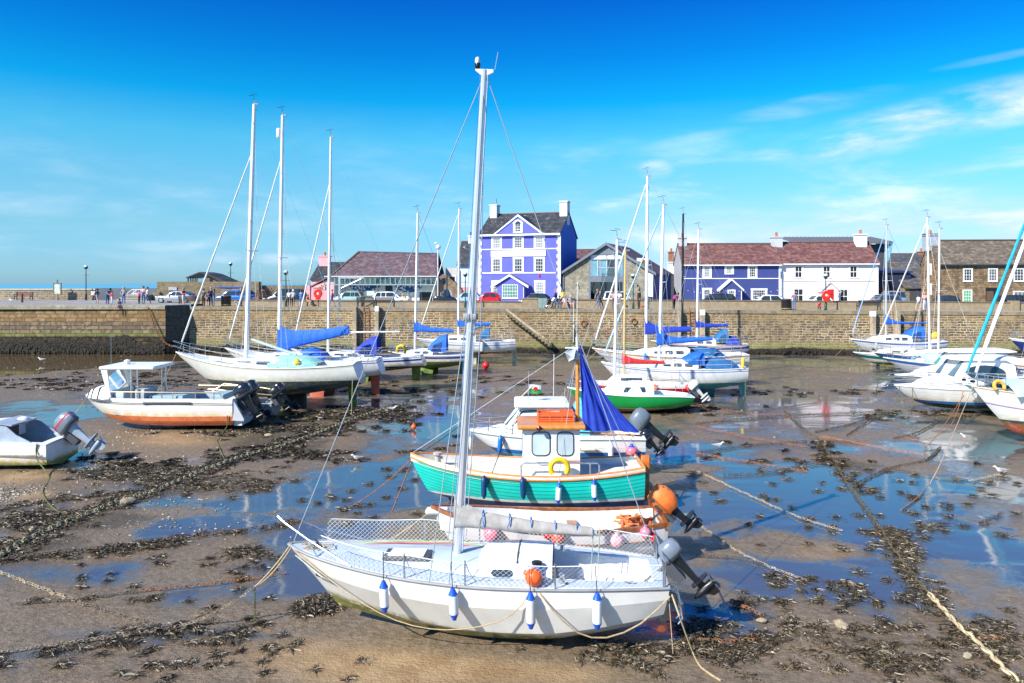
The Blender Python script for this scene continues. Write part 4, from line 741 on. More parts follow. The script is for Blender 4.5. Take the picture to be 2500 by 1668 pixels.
# ================================================================ boats
class Boat:
    """local frame: origin on the mud under the middle of the boat, +x to the stern, -y to the viewer's side"""
    def __init__(s, name, label, cat, pc, pg, yaw=0., group=None, bow='white'):
        o = G(pc, pg); s.k = F/o.y; s.pc = pc; s.pg = pg; s.Y = o.y
        s.root = thing(name, label, cat, o, (0, 0, R(yaw)), group); s.M = Matrix.Translation(o) @ Matrix.Rotation(R(yaw), 4, 'Z')
    def X(s, px): return (px-s.pc)/s.k
    def Z(s, py): return (s.pg-py)/s.k
    def W(s, *p): return s.M @ Vector(p)
    def part(s, mb, name, m, parent=None, smooth=35): return mb.build(name, m, parent or s.root, smooth)
    def hull(s, xb, xs, B, zb, zm, zs, zk, zf, zks, m, rake=.6, srake=0., tm=.55, tr=.75, sec='round', ea=.62, eb=.9, tb=.5, tk=.55, vb=.8, pb=2., n=26, smooth=40, qb=.8, pk=2.2, rq=1.25, sec2=None):
        s.xb, s.xs, s.B, s.zb, s.zm, s.zs_, s.zk_, s.zf, s.zks, s.tm, s.tr, s.pb, s.qb = xb, xs, B, zb, zm, zs, zk, zf, zks, tm, tr, pb, qb; s.tb, s.tk, s.pk = tb, tk, pk
        if sec == 'round':
            S_ = []
            for i in range(11): a = PI/2*i/10; S_.append((max(math.cos(a), 0)**ea, math.sin(a)**eb))
        else:
            S_ = []
            for (a0, b0), (a1, b1) in zip(sec[:-1], sec[1:]):
                for q in range(3): S_.append((lerp(a0, a1, q/3), lerp(b0, b1, q/3)))
            S_.append(sec[-1])
        S2 = None
        if sec2:
            S2 = []
            for (a0, b0), (a1, b1) in zip(sec2[:-1], sec2[1:]):
                for q in range(3): S2.append((lerp(a0, a1, q/3), lerp(b0, b1, q/3)))
            S2.append(sec2[-1])
        ts = [(.5-.5*math.cos(PI*i/n*.5+0))*2 if False else (i/n)**1.25 for i in range(n+1)]
        b = MB(); rows = []; hz = []; sdd = []
        for t in ts:
            h = s.hb(t); z0 = s.sz(t); z1 = s.kz(t); xd = lerp(xb, xs, t); row = []
            v = vb*max(0, 1-t/.62)**1.3
            pts = []
            for a, q in S_:
                aa = lerp(a, max(0, 1-q)**.85, v) if not S2 else lerp(a, S2[len(pts)][0], max(0, 1-t/.7)**.8); pts.append((xd+rake*q**rq*(1-t)**3.2+srake*q*t**9, h*aa, z0+(z1-z0)*q))
            row = [(x, -y, z) for x, y, z in pts]+[(x, y, z) for x, y, z in reversed(pts[:-1])]
            rows.append(row); hz += [p[2] for p in row]; sdd += [z0-p[2] for p in row]
        b.grid(rows); b.at = {'hz': hz, 'sd': sdd}
        b.f.append(tuple(range(n*len(rows[0]), (n+1)*len(rows[0])))); b.m.append(0)
        s.ho = b.build('hull', m, s.root, smooth); s.rows = rows; return s.ho
    def hb(s, t):
        if t < s.tm: return max(.02, s.B/2*(1-((s.tm-t)/s.tm)**s.pb)**s.qb)
        return s.B/2*(1-(1-s.tr)*((t-s.tm)/(1-s.tm))**2)
    def sz(s, t): return s.zm+((s.zb-s.zm)*((.62-t)/.62)**2 if t < .62 else (s.zs_-s.zm)*((t-.62)/.38)**2)
    def kz(s, t):
        z = s.zk_
        if t < s.tb: z += (s.zf-s.zk_)*(1-t/s.tb)**s.pk
        if t > s.tk: z += (s.zks-s.zk_)*((t-s.tk)/(1-s.tk))**1.7
        return z
    def T(s, x): return (x-s.xb)/(s.xs-s.xb)
    def edge(s, t, side=-1, dz=0., inn=0.): return V(lerp(s.xb, s.xs, t), side*max(0, s.hb(t)-inn), s.sz(t)+dz)
    def deck(s, m, hole=None, depth=.4, camber=.05, well=None, drop=.0, name='deck', t0=0., t1=1.):
        """deck under the sheer, hole = (t0, t1, width fraction) of the cockpit"""
        b = MB(); n = 30; tt = sorted(set([lerp(t0, t1, i/n) for i in range(n+1)]+(list(hole[:2]) if hole else []))); cw = hole[2] if hole else .5
        fs_ = [-1, -.9, -cw, -cw/2, 0, cw/2, cw, .9, 1]; P_ = lambda t, f: V(lerp(s.xb, s.xs, t), f*s.hb(t)*.995, s.sz(t)-drop+camber*(1-f*f)*min(1, t*4))
        for a, c in zip(tt[:-1], tt[1:]):
            inh = hole and a >= hole[0]-1e-6 and c <= hole[1]+1e-6
            for f0, f1 in zip(fs_[:-1], fs_[1:]):
                if inh and f0 >= -cw-1e-6 and f1 <= cw+1e-6: continue
                b.quad(P_(a, f0), P_(c, f0), P_(c, f1), P_(a, f1))
        d = s.part(b, name, m, smooth=20)
        if hole:
            b = MB(); hs_ = [t for t in tt if hole[0]-1e-6 <= t <= hole[1]+1e-6]; dn = lambda p: V(p.x, p.y*.9, s.sz(hole[1])-depth)
            for sg in (-cw, cw): b.grid([[P_(t, sg) for t in hs_], [dn(P_(t, sg)) for t in hs_]])
            for t in (hs_[0], hs_[-1]): b.grid([[P_(t, -cw), P_(t, 0), P_(t, cw)], [dn(P_(t, -cw)), dn(P_(t, 0)), dn(P_(t, cw))]])
            b.grid([[dn(P_(t, -cw)) for t in hs_], [dn(P_(t, cw)) for t in hs_]]); s.part(b, 'cockpit', well or m, smooth=20)
        return d
    def rail(s, r, m, dz=0., name='rubbing_strake', t0=0., t1=1., inn=0., sq=1.):
        b = MB()
        for sd_ in (-1, 1): b.tube([s.edge(lerp(t0, t1, i/28), sd_, dz, inn) for i in range(29)], r, 6)
        if t1 == 1: b.tube([s.edge(1, -1, dz, inn), s.edge(1, 1, dz, inn)], r, 6)
        return s.part(b, name, m)
    def cabin(s, secs, m, name='cabin', camber=.05, smooth=35, parent=None):
        """secs: (x, half width at the deck, half width at the roof, z deck, z roof)"""
        s.cs = secs; rings = []
        for x, wb, wt, z0, z1 in secs:
            h = [(-wb, z0), (-lerp(wb, wt, .5), lerp(z0, z1, .5)), (-wt-.005, z1-.05*min(1, (z1-z0)*4)), (-wt*.86, z1), (-wt*.4, z1+camber*.8)]
            rings.append([V(x, y, z) for y, z in h]+[V(x, -y, z) for y, z in reversed(h)])
        b = MB(); b.loft(rings, True, True); s.co = s.part(b, name, m, parent, smooth); return s.co
    def side(s, x, f, sg=-1):
        c = s.cs
        for a, e in zip(c[:-1], c[1:]):
            if a[0]-1e-6 <= x <= e[0]+1e-6: t = (x-a[0])/max(1e-6, e[0]-a[0]); q = [lerp(u, w, t) for u, w in zip(a, e)]; return V(x, sg*lerp(q[1], q[2], f), lerp(q[3], q[4], f))
        q = c[0] if x < c[0][0] else c[-1]; return V(x, sg*lerp(q[1], q[2], f), lerp(q[3], q[4], f))
    def cwin(s, x0, x1, f0, f1, m=None, rnd=.08, th=.012, frame=None, skew=0.):
        """a window on both cabin sides between x0..x1 and height fractions f0..f1"""
        for sg in (-1, 1):
            a, b_, c, d = s.side(x0, f0, sg), s.side(x1, f0, sg), s.side(x1-skew*.3, f1, sg), s.side(x0+skew, f1, sg)
            q = (a, b_, c, d) if sg < 0 else (b_, a, d, c); g = MB().panel(*q, th, rnd)
            o = s.part(g, 'window', m or GLASS, s.co)
            if frame:
                P_ = [Vector(p) for p in q]; c_ = sum(P_, Vector())/4; ring = []
                for i in range(4):
                    a_, b__, c__ = P_[i-1], P_[i], P_[(i+1) % 4]; ring += [b__+(a_-b__).normalized()*rnd, b__+((a_-b__).normalized()+(c__-b__).normalized())*rnd*.3, b__+(c__-b__).normalized()*rnd]
                s.part(MB().tube(ring+ring[:2], .022, 5), 'frame', frame, o)
    def ends(s, i, f0, f1, w=.8, m=None, th=.012, name='windscreen', rnd=.06):
        """a pane on the front (i=0) or back (i=-1) end between sections"""
        a = s.cs[0 if i == 0 else -1]; e = s.cs[1 if i == 0 else -2]; at = lambda f, sg: V(lerp(a[0], e[0], f), sg*lerp(a[1], e[2], f)*w, lerp(a[4], e[4], f) if i == 0 else lerp(a[3], a[4], f))
        q = (at(f0, 1), at(f0, -1), at(f1, -1), at(f1, 1)); q = q if i == 0 else (q[1], q[0], q[3], q[2]); return s.part(MB().panel(*q, th, rnd), name, m or GLASS, s.co)
    def mast(s, pt, pb, r, m=ALLOYW, top=True, spread=(.62,), y=0., name='mast', shrouds=True, fore=True, back=True, tf=.5, fh=1., wr=.008, tw=.55, cols=(WIRE, WIRE)):
        """mast from photo points pt (top) and pb (foot); rigging to bow, stern and sides"""
        a = V(s.X(pb[0]), y, s.Z(pb[1])); e = V(s.X(pt[0]), y, s.Z(pt[1])); s.mt = e; s.mb_ = a; b = MB()
        b.tube([a.lerp(e, i/8) for i in range(9)], [r]*6+[r*.95, r*.88, r*.8], 10); o = s.part(b, name, m); s.mo = o
        if top:
            b = MB(); b.box(e.x-.05, e.x+.22, e.y-.04, e.y+.04, e.z-.03, e.z+.05); b.tube([e, e+V(.02, 0, .22)], .02, 5); s.part(b, 'masthead', MIDG, o)
            MB().tube([e+V(-.02, 0, .2), e+V(-.02, 0, .45), e+V(-.35, 0, .46), e+V(-.1, 0, .46), e+V(-.1, 0, .55), e+V(.15, 0, .5)], .012, 5).build('wind_vane', BLACK, o)
        for f in spread:
            c = a.lerp(e, f); b = MB()
            for sg in (-1, 1): b.tube([c, c+V(.12, sg*s.B*.32, .04)], .022, 5)
            s.part(b, 'spreader', ALLOY, o)
        if shrouds:
            for sg in (-1, 1):
                for q, dt in ((1., .0), (.6, -.05)):
                    p = s.edge(tf+dt, sg, 0, .05); pts = [a.lerp(e, q*.985)]
                    if q == 1. and spread: c = a.lerp(e, spread[0]); pts.append(c+V(.12, sg*s.B*.32, .04))
                    s.part(MB().tube(pts+[p], wr, 4), 'shroud', cols[0])
        if fore: s.part(MB().tube([a.lerp(e, fh*.99), s.edge(.01, 1, .05)], wr, 4), 'forestay', cols[0])
        if back: s.part(MB().tube([e, s.edge(.99, 1, .05).lerp(s.edge(.99, -1, .05), .5)], wr, 4), 'backstay', cols[1])
        return o
    def furl(s, r, m, f=.97, lo=.03, t=.012, name='furled_sail'):
        a = s.edge(t, 1, .25); e = s.mb_.lerp(s.mt, f); b = MB(); n = 24
        b.tube([a.lerp(e, lo+(.97-lo)*i/n) for i in range(n+1)], [r*(.5+.5*min(1, i/3))*(1-.45*i/n)*(1+.12*math.sin(i*2.4)) for i in range(n+1)], 7); s.part(b, name, m)
        s.part(MB().lathe([(.02, 0), (.1, .02), (.1, .1), (.02, .12)], 8, Matrix.Translation(a+V(0, 0, -.1))), 'furling_drum', BLACK)
    def boom(s, p0, p1, r=.05, m=ALLOYW, cover=None, h0=.3, h1=.15, up=.5, wd=.13, y=0., sag=.03, seed=1, name='sail_cover'):
        a = V(s.X(p0[0]), y, s.Z(p0[1])); e = V(s.X(p1[0]), y, s.Z(p1[1])); bo = s.part(MB().tube([a, e], r, 8), 'boom', m)
        if cover:
            rg = random.Random(seed); rings = []; n = 22; L = (e-a).length
            for i in range(n+1):
                t = i/n; c = a.lerp(e, t*.97); g = math.exp(-t*9); hh = lerp(h0, h1, t**.8)*(1+.03*math.sin(i*1.7+seed)+.03*rg.uniform(-1, 1)); topz = hh+up*g; botz = .07+.35*g*h0+sag*math.sin(PI*t); w = wd*lerp(1.1, .7, t)*(1+.12*math.sin(i*2.3))*(1-.25*g)
                ring = []
                for q in range(12):
                    an = 2*PI*q/12; ca, sa = math.cos(an), math.sin(an); z = topz*max(sa, 0)**1.0-botz*max(-sa, 0); ww = w*ca*(1-.45*max(sa, 0)**2); ring.append(c+V((-.13+.16*t) if False else (-.10*g), ww, z))
                rings.append(ring)
            s.part(MB().loft(rings), name, cover, smooth=60)
        return bo
    def lines(s, ts, h=.5, inn=.08, r=.012, wires=(1., .5), m=STEEL, sides=(-1, 1), wm=WIREL, wr=.007, lean=0.):
        for sg in sides:
            for t in ts: s.part(MB().tube([s.edge(t, sg, 0, inn), s.edge(t, sg, h, inn)+V(lean, 0, 0)], r, 5), 'stanchion', m)
            for w in wires: s.part(MB().tube([s.edge(t, sg, h*w, inn)+V(lean*w, 0, 0) for t in ts], wr, 4), 'guard_wire', wm)
    def pulpit(s, t=.14, h=.5, over=.12, r=.014, m=STEEL, name='pulpit', stern=False):
        b = MB(); ti = 1-t if stern else t; end = 1. if stern else .0; d = over if stern else -over
        for hh in (h, h*.55):
            L_ = [s.edge(lerp(ti, end, q), -1, hh, .06) for q in (0, .35, .7)]; R_ = [V(p.x, -p.y, p.z) for p in L_]; tip = s.edge(end, -1, hh+.03); w = s.hb(1)*.8 if stern else .10
            b.tube(L_+[V(tip.x+d, -w, tip.z), V(tip.x+d*1.15, 0, tip.z), V(tip.x+d, w, tip.z)]+R_[::-1], r, 5)
        for q in (0, .55):
            for sg in (-1, 1): tt = lerp(ti, end, q); b.tube([s.edge(tt, sg, 0, .06), s.edge(tt, sg, h, .06)], r, 5)
        return s.part(b, name, m)
    def keel(s, x0, x1, z0, z1, y=0., w=.12, dx=.2, m=None, name='keel', cant=0.):
        """fin from z1 (top) to z0: x0..x1 at the top, narrower by dx at the foot"""
        r = []
        for z, a, e, yy in ((z1, x0, x1, y), (z0, x0+dx, x1-dx*.2, y+cant)): r.append([V(a, yy, z), V(lerp(a, e, .3), yy-w/2, z), V(e, yy-.02, z), V(e, yy+.02, z), V(lerp(a, e, .3), yy+w/2, z)])
        return s.part(MB().loft(r), name, m, smooth=25)
    def dodger(s, x0, x1, w, z0, z1, m, win=None, name='spray_hood'):
        """fabric hood: low at the front x0, an arch at the back x1"""
        rows = []; n = 10
        for i in range(7):
            t = i/6; x = lerp(x0, x1, t); hh = lerp(.12, 1, math.sin(t*PI/2)**.8); row = []
            for q in range(n+1):
                a = PI*q/n; row.append(V(x, -w*lerp(.8, 1, t)*math.copysign(abs(math.cos(a))**.55, math.cos(a)), z0+(z1-z0)*hh*math.sin(a)**.6))
            rows.append(row)
        o = s.part(MB().grid(rows), name, m, smooth=50)
        if win:
            for sg in (-1, 1):
                a = V(lerp(x0, x1, .2), sg*w*.86, z0+.04); b_ = V(lerp(x0, x1, .72), sg*w*.985, z0+.04); c = V(lerp(x0, x1, .75), sg*w*.93, z0+(z1-z0)*.62); d = V(lerp(x0, x1, .36), sg*w*.84, z0+(z1-z0)*.5); q = (a, b_, c, d) if sg < 0 else (b_, a, d, c); s.part(MB().panel(*q, .02, .06), 'window', win, o)
        return o
    def outboard(s, x, z, y=0., tilt=45, sc_=1., cowl=GREYENG, leg=BLACK, band=None, name='outboard', cs=1.):
        M = Matrix.Translation((x, y, z)) @ Matrix.Rotation(R(-tilt), 4, 'Y') @ Matrix.Scale(sc_, 4)
        b = MB(); T = lambda pts: [M @ Vector(p) for p in pts]
        def ring(z_, x0, x1, w, c=.3):
            if z_ > .09 and cs != 1: z_, x0, x1, w = .1+(z_-.1)*cs, .22+(x0-.22)*cs, .22+(x1-.22)*cs, w*cs
            elif cs != 1: x0, x1, w = .22+(x0-.22)*.75, .22+(x1-.22)*.75, w*.75
            d = x1-x0; return T([(x0+d*c*.5, -w, z_), (x1-d*c, -w, z_), (x1, -w*.55, z_), (x1, w*.55, z_), (x1-d*c, w, z_), (x0+d*c*.5, w, z_), (x0, w*.6, z_), (x0, -w*.6, z_)])
        b.loft([ring(.12, .10, .36, .10), ring(-.05, .12, .33, .085), ring(-.45, .14, .29, .055), ring(-.62, .12, .32, .04)])
        b.loft([ring(-.5, .02, .52, .12), ring(-.525, .02, .52, .12)])
        b.loft([T([(.08, -.02, -.62), (.42, -.02, -.62), (.42, .02, -.62), (.08, .02, -.62)]), T([(.26, -.01, -.9), (.40, -.01, -.92), (.40, .01, -.92), (.26, .01, -.9)])])
        Mg = M @ Matrix.Translation((0, 0, -.70)) @ Matrix.Rotation(R(90), 4, 'Y'); b.lathe([(.01, -.06), (.05, .02), (.07, .16), (.07, .36), (.045, .46)], 10, Mg)
        o = s.part(b, name, leg)
        b = MB(); b.box(-.06, .12, -.11, .11, -.28, .10, M); b.box(-.10, .0, -.08, -.03, -.2, .12, M); b.box(-.10, 0, .03, .08, -.2, .12, M); b.tube(T([(-.02, 0, .1), (-.35, -.05, .16), (-.6, -.08, .18)]), .022*sc_, 6); s.part(b, 'bracket', DARKG, o)
        b = MB(); b.loft([ring(.10, .0, .42, .15, .25), ring(.16, -.06, .50, .185, .25), ring(.34, -.05, .53, .19, .25), ring(.48, 0., .50, .17, .3), ring(.555, .08, .40, .11, .35)]); c = s.part(b, 'cowling', cowl, o, 50)
        b = MB(); b.loft([ring(.105, .0, .425, .153, .25), ring(.16, -.066, .506, .189, .25), ring(.215, -.068, .52, .193, .25)]); s.part(b, 'cowl_seam', DARKG, c)
        if band:
            for z0, z1 in ((.34, .355), (.385, .405)): b = MB(); b.loft([ring(z0, -.06, .53, .194, .25), ring(z1, -.05, .525, .19, .25)]); s.part(b, 'cowl_stripe', band, c)
        b = MB()
        for i in range(3):
            Mp = Mg @ Matrix.Translation((0, 0, .45)) @ Matrix.Rotation(2*PI*i/3, 4, 'Z') @ Matrix.Rotation(R(28), 4, 'X')
            b.loft([[Mp @ Vector(p) for p in ((.03, -.03, -.008), (.03, .03, -.008), (.03, .03, .008), (.03, -.03, .008))], [Mp @ Vector(p) for p in ((.11, -.065, -.006), (.11, .065, -.006), (.11, .065, .006), (.11, -.065, .006))], [Mp @ Vector(p) for p in ((.165, -.03, -.004), (.165, .04, -.004), (.165, .04, .004), (.165, -.03, .004))]])
        s.part(b, 'propeller', leg if leg is not BLACK else DARKG, o, 20); return o
    def tarp(s, x0, x1, w, z0, z1, m, seed=3, name='cockpit_cover', peak=.5):
        rg = np.random.default_rng(seed); rows = []
        for i in range(9):
            t = i/8; zz = z0+(z1-z0)*(1-abs(t-peak)/max(peak, 1-peak))**.45; row = []
            for q in range(9): f = q/4-1; row.append(V(lerp(x0, x1, t)+rg.uniform(-.02, .02), f*w*(1+.04*rg.uniform(-1, 1)), lerp(zz, z0-.12, abs(f)**3.6)+rg.uniform(-.045, .045)))
            rows.append(row)
        return s.part(MB().grid(rows), name, m, smooth=60)

def fender(top, L, r, body, cap, label, rope_to=None, group='fenders hanging on the boats', cyl=True, ropem=None):
    """cylindrical fender hanging from world point top"""
    o = thing('fender', label, 'fender', top, (R(random.uniform(-1, 3)), R(random.uniform(-4, 4)), 0), group)
    MB().lathe([(.02, -L), (r*.45, -L+.03), (r*.95, -L+.10), (r, -L+.14), (r, -.16), (r*.95, -.12), (r*.45, -.05), (.025, 0)], 14).build('body', body, o, 40)
    for a, e in ((-L, -L+.105), (-.115, 0)):
        s_ = 1 if a < -L/2 else -1; p = [(.03, 0), (r*.5, .032), (r*.985, .112)]; pr = [(q+.004, -L-.004+z) for q, z in p] if s_ > 0 else [(q+.004, .004-z) for q, z in reversed(p)]
        MB().lathe(pr, 14).build('end_cap', cap, o, 40)
    q = Vector(rope_to)-Vector(top) if rope_to is not None else V(0, .05, .3); MB().tube([(0, 0, -.01), q], .008, 5).build('lanyard', ropem or BLACK, o); return o
def buoy(c, r, m, label, group='buoys hanging along the white dinghy', cap=None, rope=None):
    o = thing('buoy', label, 'buoy', c, (0, 0, 0), group); b = MB()
    b.lathe([(.01, -r), (r*.45, -r*.9), (r*.8, -r*.6), (r, -r*.05), (r*.92, r*.45), (r*.6, r*.82), (r*.28, r*1.0), (r*.24, r*1.25), (.02, r*1.28)], 16); b.build('body', m, o, 60)
    if cap: MB().lathe([(r*.62, r*.83), (r*.30, r*1.04), (r*.26, r*1.3), (.02, r*1.34)], 14).build('cap', cap, o, 60)
    if rope is not None: MB().tube([(0, 0, r*1.2), Vector(rope)-Vector(c)], .008, 5).build('lanyard', ROPE, o)
    return o
def ring_buoy(c, r, tube_, m, label, name='lifebuoy', rot=(90, 0, 0), open_=True, group=None):
    o = thing(name, label, 'lifebuoy', c, tuple(R(a) for a in rot), group); b = MB()
    if open_: b.torus((0, 0, 0), r, tube_, 18, 8, None, R(-40), R(220))
    else: b.torus((0, 0, 0), r, tube_, 22, 8)
    b.build('ring', m, o, 60); return o
# ---------------------------------------------------------------- the fleet, nearest first
SG = 'sailing boats aground in the harbour'; MG = 'motor boats aground in the harbour'
C_CREAM = (.70, .66, .57); C_WHITE = (.76, .75, .71); C_NAVY = (.025, .04, .20); C_TEALB = (.02, .20, .22); C_REDB = (.42, .085, .05)
# 1 - white chine sloop in front
B = B1 = Boat('sailboat', 'white hard chined sailboat in front with grey mainsail cover and netted rails', 'sailboat', 1150, 1527, -4.5, SG)
hm = hullmat('hull_front', (.73, .71, .66), bands=[(.17, (.66, .46, .18))], stain=(.17, .40, (.66, .56, .34), .85), algae=(.34, .72), rough=.25)
B.hull(-3.55, 3.62, 2.3, 1.44, 1.17, 1.10, .0, .30, .46, hm, rake=1.0, srake=-.12, tm=.6, tr=.62, sec=[(1, 0), (1., .30), (.87, .76), (.64, .96), (0, 1)], tb=.45, tk=.5, vb=.08, sec2=[(1, 0), (.90, .30), (.42, .76), (.15, .96), (0, 1)], smooth=6, qb=.75, pk=1.4, rq=1.)
for v_, d_ in zip(B.ho.data.vertices, B.ho.data.attributes['hz'].data): d_.value = v_.co.z-.30*max(0, min(1, (-v_.co.x-.2)/2.4))
B.deck(DECKB, (.70, .965, .66), .52, .06, mat('cockpit_white', (.74, .76, .78), .4, var=.04, dirt=.2, dcol=(.45, .42, .36)))
B.rail(.028, MIDG, .01, 'toe_rail')
B.cabin([(-2.3, .12, .08, 1.26, 1.30), (-1.7, .48, .40, 1.21, 1.32), (-.4, .66, .56, 1.16, 1.32), (.25, .72, .60, 1.14, 1.34)], DECKB, 'raised_foredeck')
B.cabin([(.10, .70, .50, 1.15, 1.24), (.30, .72, .58, 1.14, 1.43), (1.0, .74, .60, 1.12, 1.47), (1.55, .74, .60, 1.12, 1.45)], mat('cabin_white', (.80, .81, .82), .35, var=.03, dirt=.15, dcol=(.5, .46, .4)), 'coachroof', .07)
cr = B.co; B.part(MB().tube([V(.92, -.60, 1.435), V(.92, -.3, 1.515), V(.92, .3, 1.515), V(.92, .6, 1.435)], .02, 6), 'hatch_rail', DARKG, cr); B.part(MB().box(1.545, 1.57, -.50, .45, 1.05, 1.45), 'companionway', BLACK, cr); B.cwin(.45, .85, .25, .62, GLASS, .08)
for sg in (-1, 1): B.part(MB().box(.2, 1.5, sg*.80-.02, sg*.80+.02, 1.17, 1.20), 'handrail', TEAK, None, 0)
g = B.part(MB().rbox(-1.62, -.72, -.40, .05, 1.31, 1.405, .03), 'vent_hatch', DARKG)
for i in range(7): B.part(MB().rbox(-1.52+i*.005, -.84, -.345+i*.055, -.32+i*.055, 1.40, 1.428, .006), 'vent_slat', WHITE, g, 0)
b = MB()
for x0, x1, y0, y1 in ((2.0, 3.3, -.66, -.28), (2.0, 3.3, .28, .66)): b.rbox(x0, x1, y0, y1, .62, .86, .03)
B.part(b, 'cockpit_seat', WHITE)
for sg in (-1, 1): b = MB().loft([[V(1.6, sg*.77, 1.1), V(1.6, sg*.70, 1.1), V(1.6, sg*.70, 1.22), V(1.6, sg*.76, 1.22)], [V(3.3, sg*.62, 1.06), V(3.3, sg*.55, 1.06), V(3.3, sg*.55, 1.12), V(3.3, sg*.61, 1.12)]]); B.part(b, 'coaming', WHITE)
# mast, boom and rig
m_ = B.mast((1183, 172), (1117, 1352), .074, ALLOY, False, (.46,), shrouds=True, tf=.46, wr=.009, back=True); e = B.mt
b = MB(); b.prism([(e.x-.17, -.03, e.z-.01), (e.x-.06, -.03, e.z-.10), (e.x+.07, -.03, e.z-.10), (e.x+.17, -.03, e.z-.05), (e.x+.17, -.03, e.z), (e.x-.17, -.03, e.z+.02)], (0, .06, 0)); B.part(b, 'masthead', ALLOYW, m_); B.part(MB().lathe([(.03, 0), (.045, .02), (.055, .05), (.055, .10), (.04, .14)], 10, Matrix.Translation(e+V(-.13, 0, .02))), 'lamp_base', BLACK, m_); B.part(MB().lathe([(.05, 0), (.05, .07), (.04, .10), (.01, .12)], 10, Matrix.Translation(e+V(-.13, 0, .135))), 'masthead_light', mat('lens', (.6, .65, .65), .15), m_)
B.part(MB().tube([e+V(.2, 0, 0), e+V(.26, 0, .33)], .008, 4), 'antenna', WIRE, m_); B.part(MB().box(e.x-.01-.25, e.x-.25+.35, -.12, .12, 5.0, 5.1, None), 'mast_bracket', DARKG, m_) if False else None
c_ = B.mb_.lerp(B.mt, .49); B.part(MB().rbox(c_.x-.13, c_.x+.13, -.12, .12, c_.z-.06, c_.z+.06, .02), 'spreader_collar', MIDG, m_)
B.boom((1122, 1272), (1455, 1293), .045, ALLOY, GREYC, .20, .10, .28, .14, 0, .04, 4)
for i, x in enumerate((.25, .75, 1.15, 1.6, 2.0)): B.part(MB().torus((x, 0, B.Z(1272)-x*.07+.06), .165-.02*i, .010, 14, 5, Matrix.Translation((x, 0, B.Z(1270)-x*.07+.04)) @ Matrix.Rotation(R(82), 4, 'Y') @ Matrix.Translation((-x, 0, -(B.Z(1272)-x*.07+.06)))), 'sail_tie', ROPEB)
for x, z in ((2.3, 1.9), (2.42, 1.9)): B.part(MB().tube([V(x, .0, z), V(x-.04, 0, .75)], .012, 5), 'mainsheet', mat('green_rope', (.30, .42, .36), .8))
for dx, mm in ((-.095, ROPEB), (.09, WIREL), (.105, ROPEB)): B.part(MB().tube([B.mb_+V(dx, -.03, .05), B.mb_.lerp(B.mt, .99)+V(dx*.8, -.03, 0)], .005, 4), 'halyard', mm)
# pulpit, stanchions and safety net
b = MB(); tip = V(-3.78, 0, 2.02)
for sg in (-1, 1): b.tube([B.edge(.20, sg, .02, .05), V(-3.05, sg*.33, 1.66), V(-3.55, sg*.20, 1.92), V(-3.72, sg*.11, 2.01), tip], .016, 6); b.tube([B.edge(.10, sg, 0, .03), V(-3.05, sg*.33, 1.66)], .014, 6)
B.part(b, 'pulpit', STEEL)
TS = (.345, .50, .72, .985); B.lines(TS, .45, .06, .016, (), STEEL)
def net(bt, sg, t0, t1, h, inn=.06, cell=.085, rr=.0035, zlo=.02):
    Lx = (bt.xs-bt.xb)*(t1-t0); n = int(Lx/cell); k = 5; b = MB(); pt = lambda i, j: bt.edge(lerp(t0, t1, i/n), sg, zlo+(h-zlo)*j/k+.02*math.sin(i*.7)*(1-j/k)*0-.03*math.sin(PI*((i/n*3.6) % 1))*(j/k), inn+.03*math.sin(j/k*PI))
    for i in range(-k, n+1):
        for d in (1, -1):
            run = [(i+q if d > 0 else i+k-q, q) for q in range(k+1)]; run = [pt(a, j) for a, j in run if 0 <= a <= n]
            if len(run) > 1: b.tube(run, rr, 3, False)
    b.tube([pt(i, k) for i in range(n+1)], .009, 4); return bt.part(b, 'safety_net', WIREL)
net(B, 1, .09, .98, .46, rr=.0028); net(B, -1, .11, .98, .43, cell=.10, rr=.0018)
for y, mm, z in ((.62, REDC, 0), (.70, mat('lime_rope', (.45, .55, .12), .8), .01)): B.part(MB().tube([V(-2.6+y*.3, y*.9-.25, 1.33+z), V(-1.6, y, 1.30+z), V(-.5, y+.12, 1.27+z), V(.1, y+.05, 1.25+z), V(.25, .5, 1.3)], .011, 5), 'jib_sheet', mm)
for t in (.345, .50, .72): B.part(MB().tube([B.edge(t, -1, .44, .06), B.edge(t+.01, -1, .2, .14), B.edge(t+.025, -1, .03, .24), B.edge(t+.035, -1, .02, .22)], .007, 4), 'cord', BLACK)
for x, y in ((-2.9, .0), (.35, -.86), (1.75, -.84), (2.9, -.70), (.35, .86)): B.part(MB().tube([V(x-.09, y, 1.22 if x > -1 else 1.37), V(x, y, 1.20 if x > -1 else 1.35), V(x+.09, y, 1.22 if x > -1 else 1.37)], .014, 5), 'cleat', MIDG)
for y in (-.72, .72): B.part(MB().lathe([(.06, 0), (.045, .05), (.05, .11), (.02, .12)], 10, Matrix.Translation((1.72, y, 1.20))), 'winch', STEEL)
b = MB(); rg_ = random.Random(8)
for i in range(9): x = -3.1+rg_.uniform(-.15, .3); b.tube([V(x, -.15, 1.40), V(x+.12, rg_.uniform(-.1, .1), 1.44), V(x+rg_.uniform(-.1, .2), .15, 1.41), V(x-.1, .05, 1.43)], .014, 5)
B.part(b, 'anchor_rope', ROPE)
b = MB()
for sg in (-1, 1): b.loft([[B.edge(t, sg, .012, .02), B.edge(t, sg, .016, .10)] for t in [i/20 for i in range(1, 20)]], False, False)
B.part(b, 'deck_margin', WHITE, None, 0)
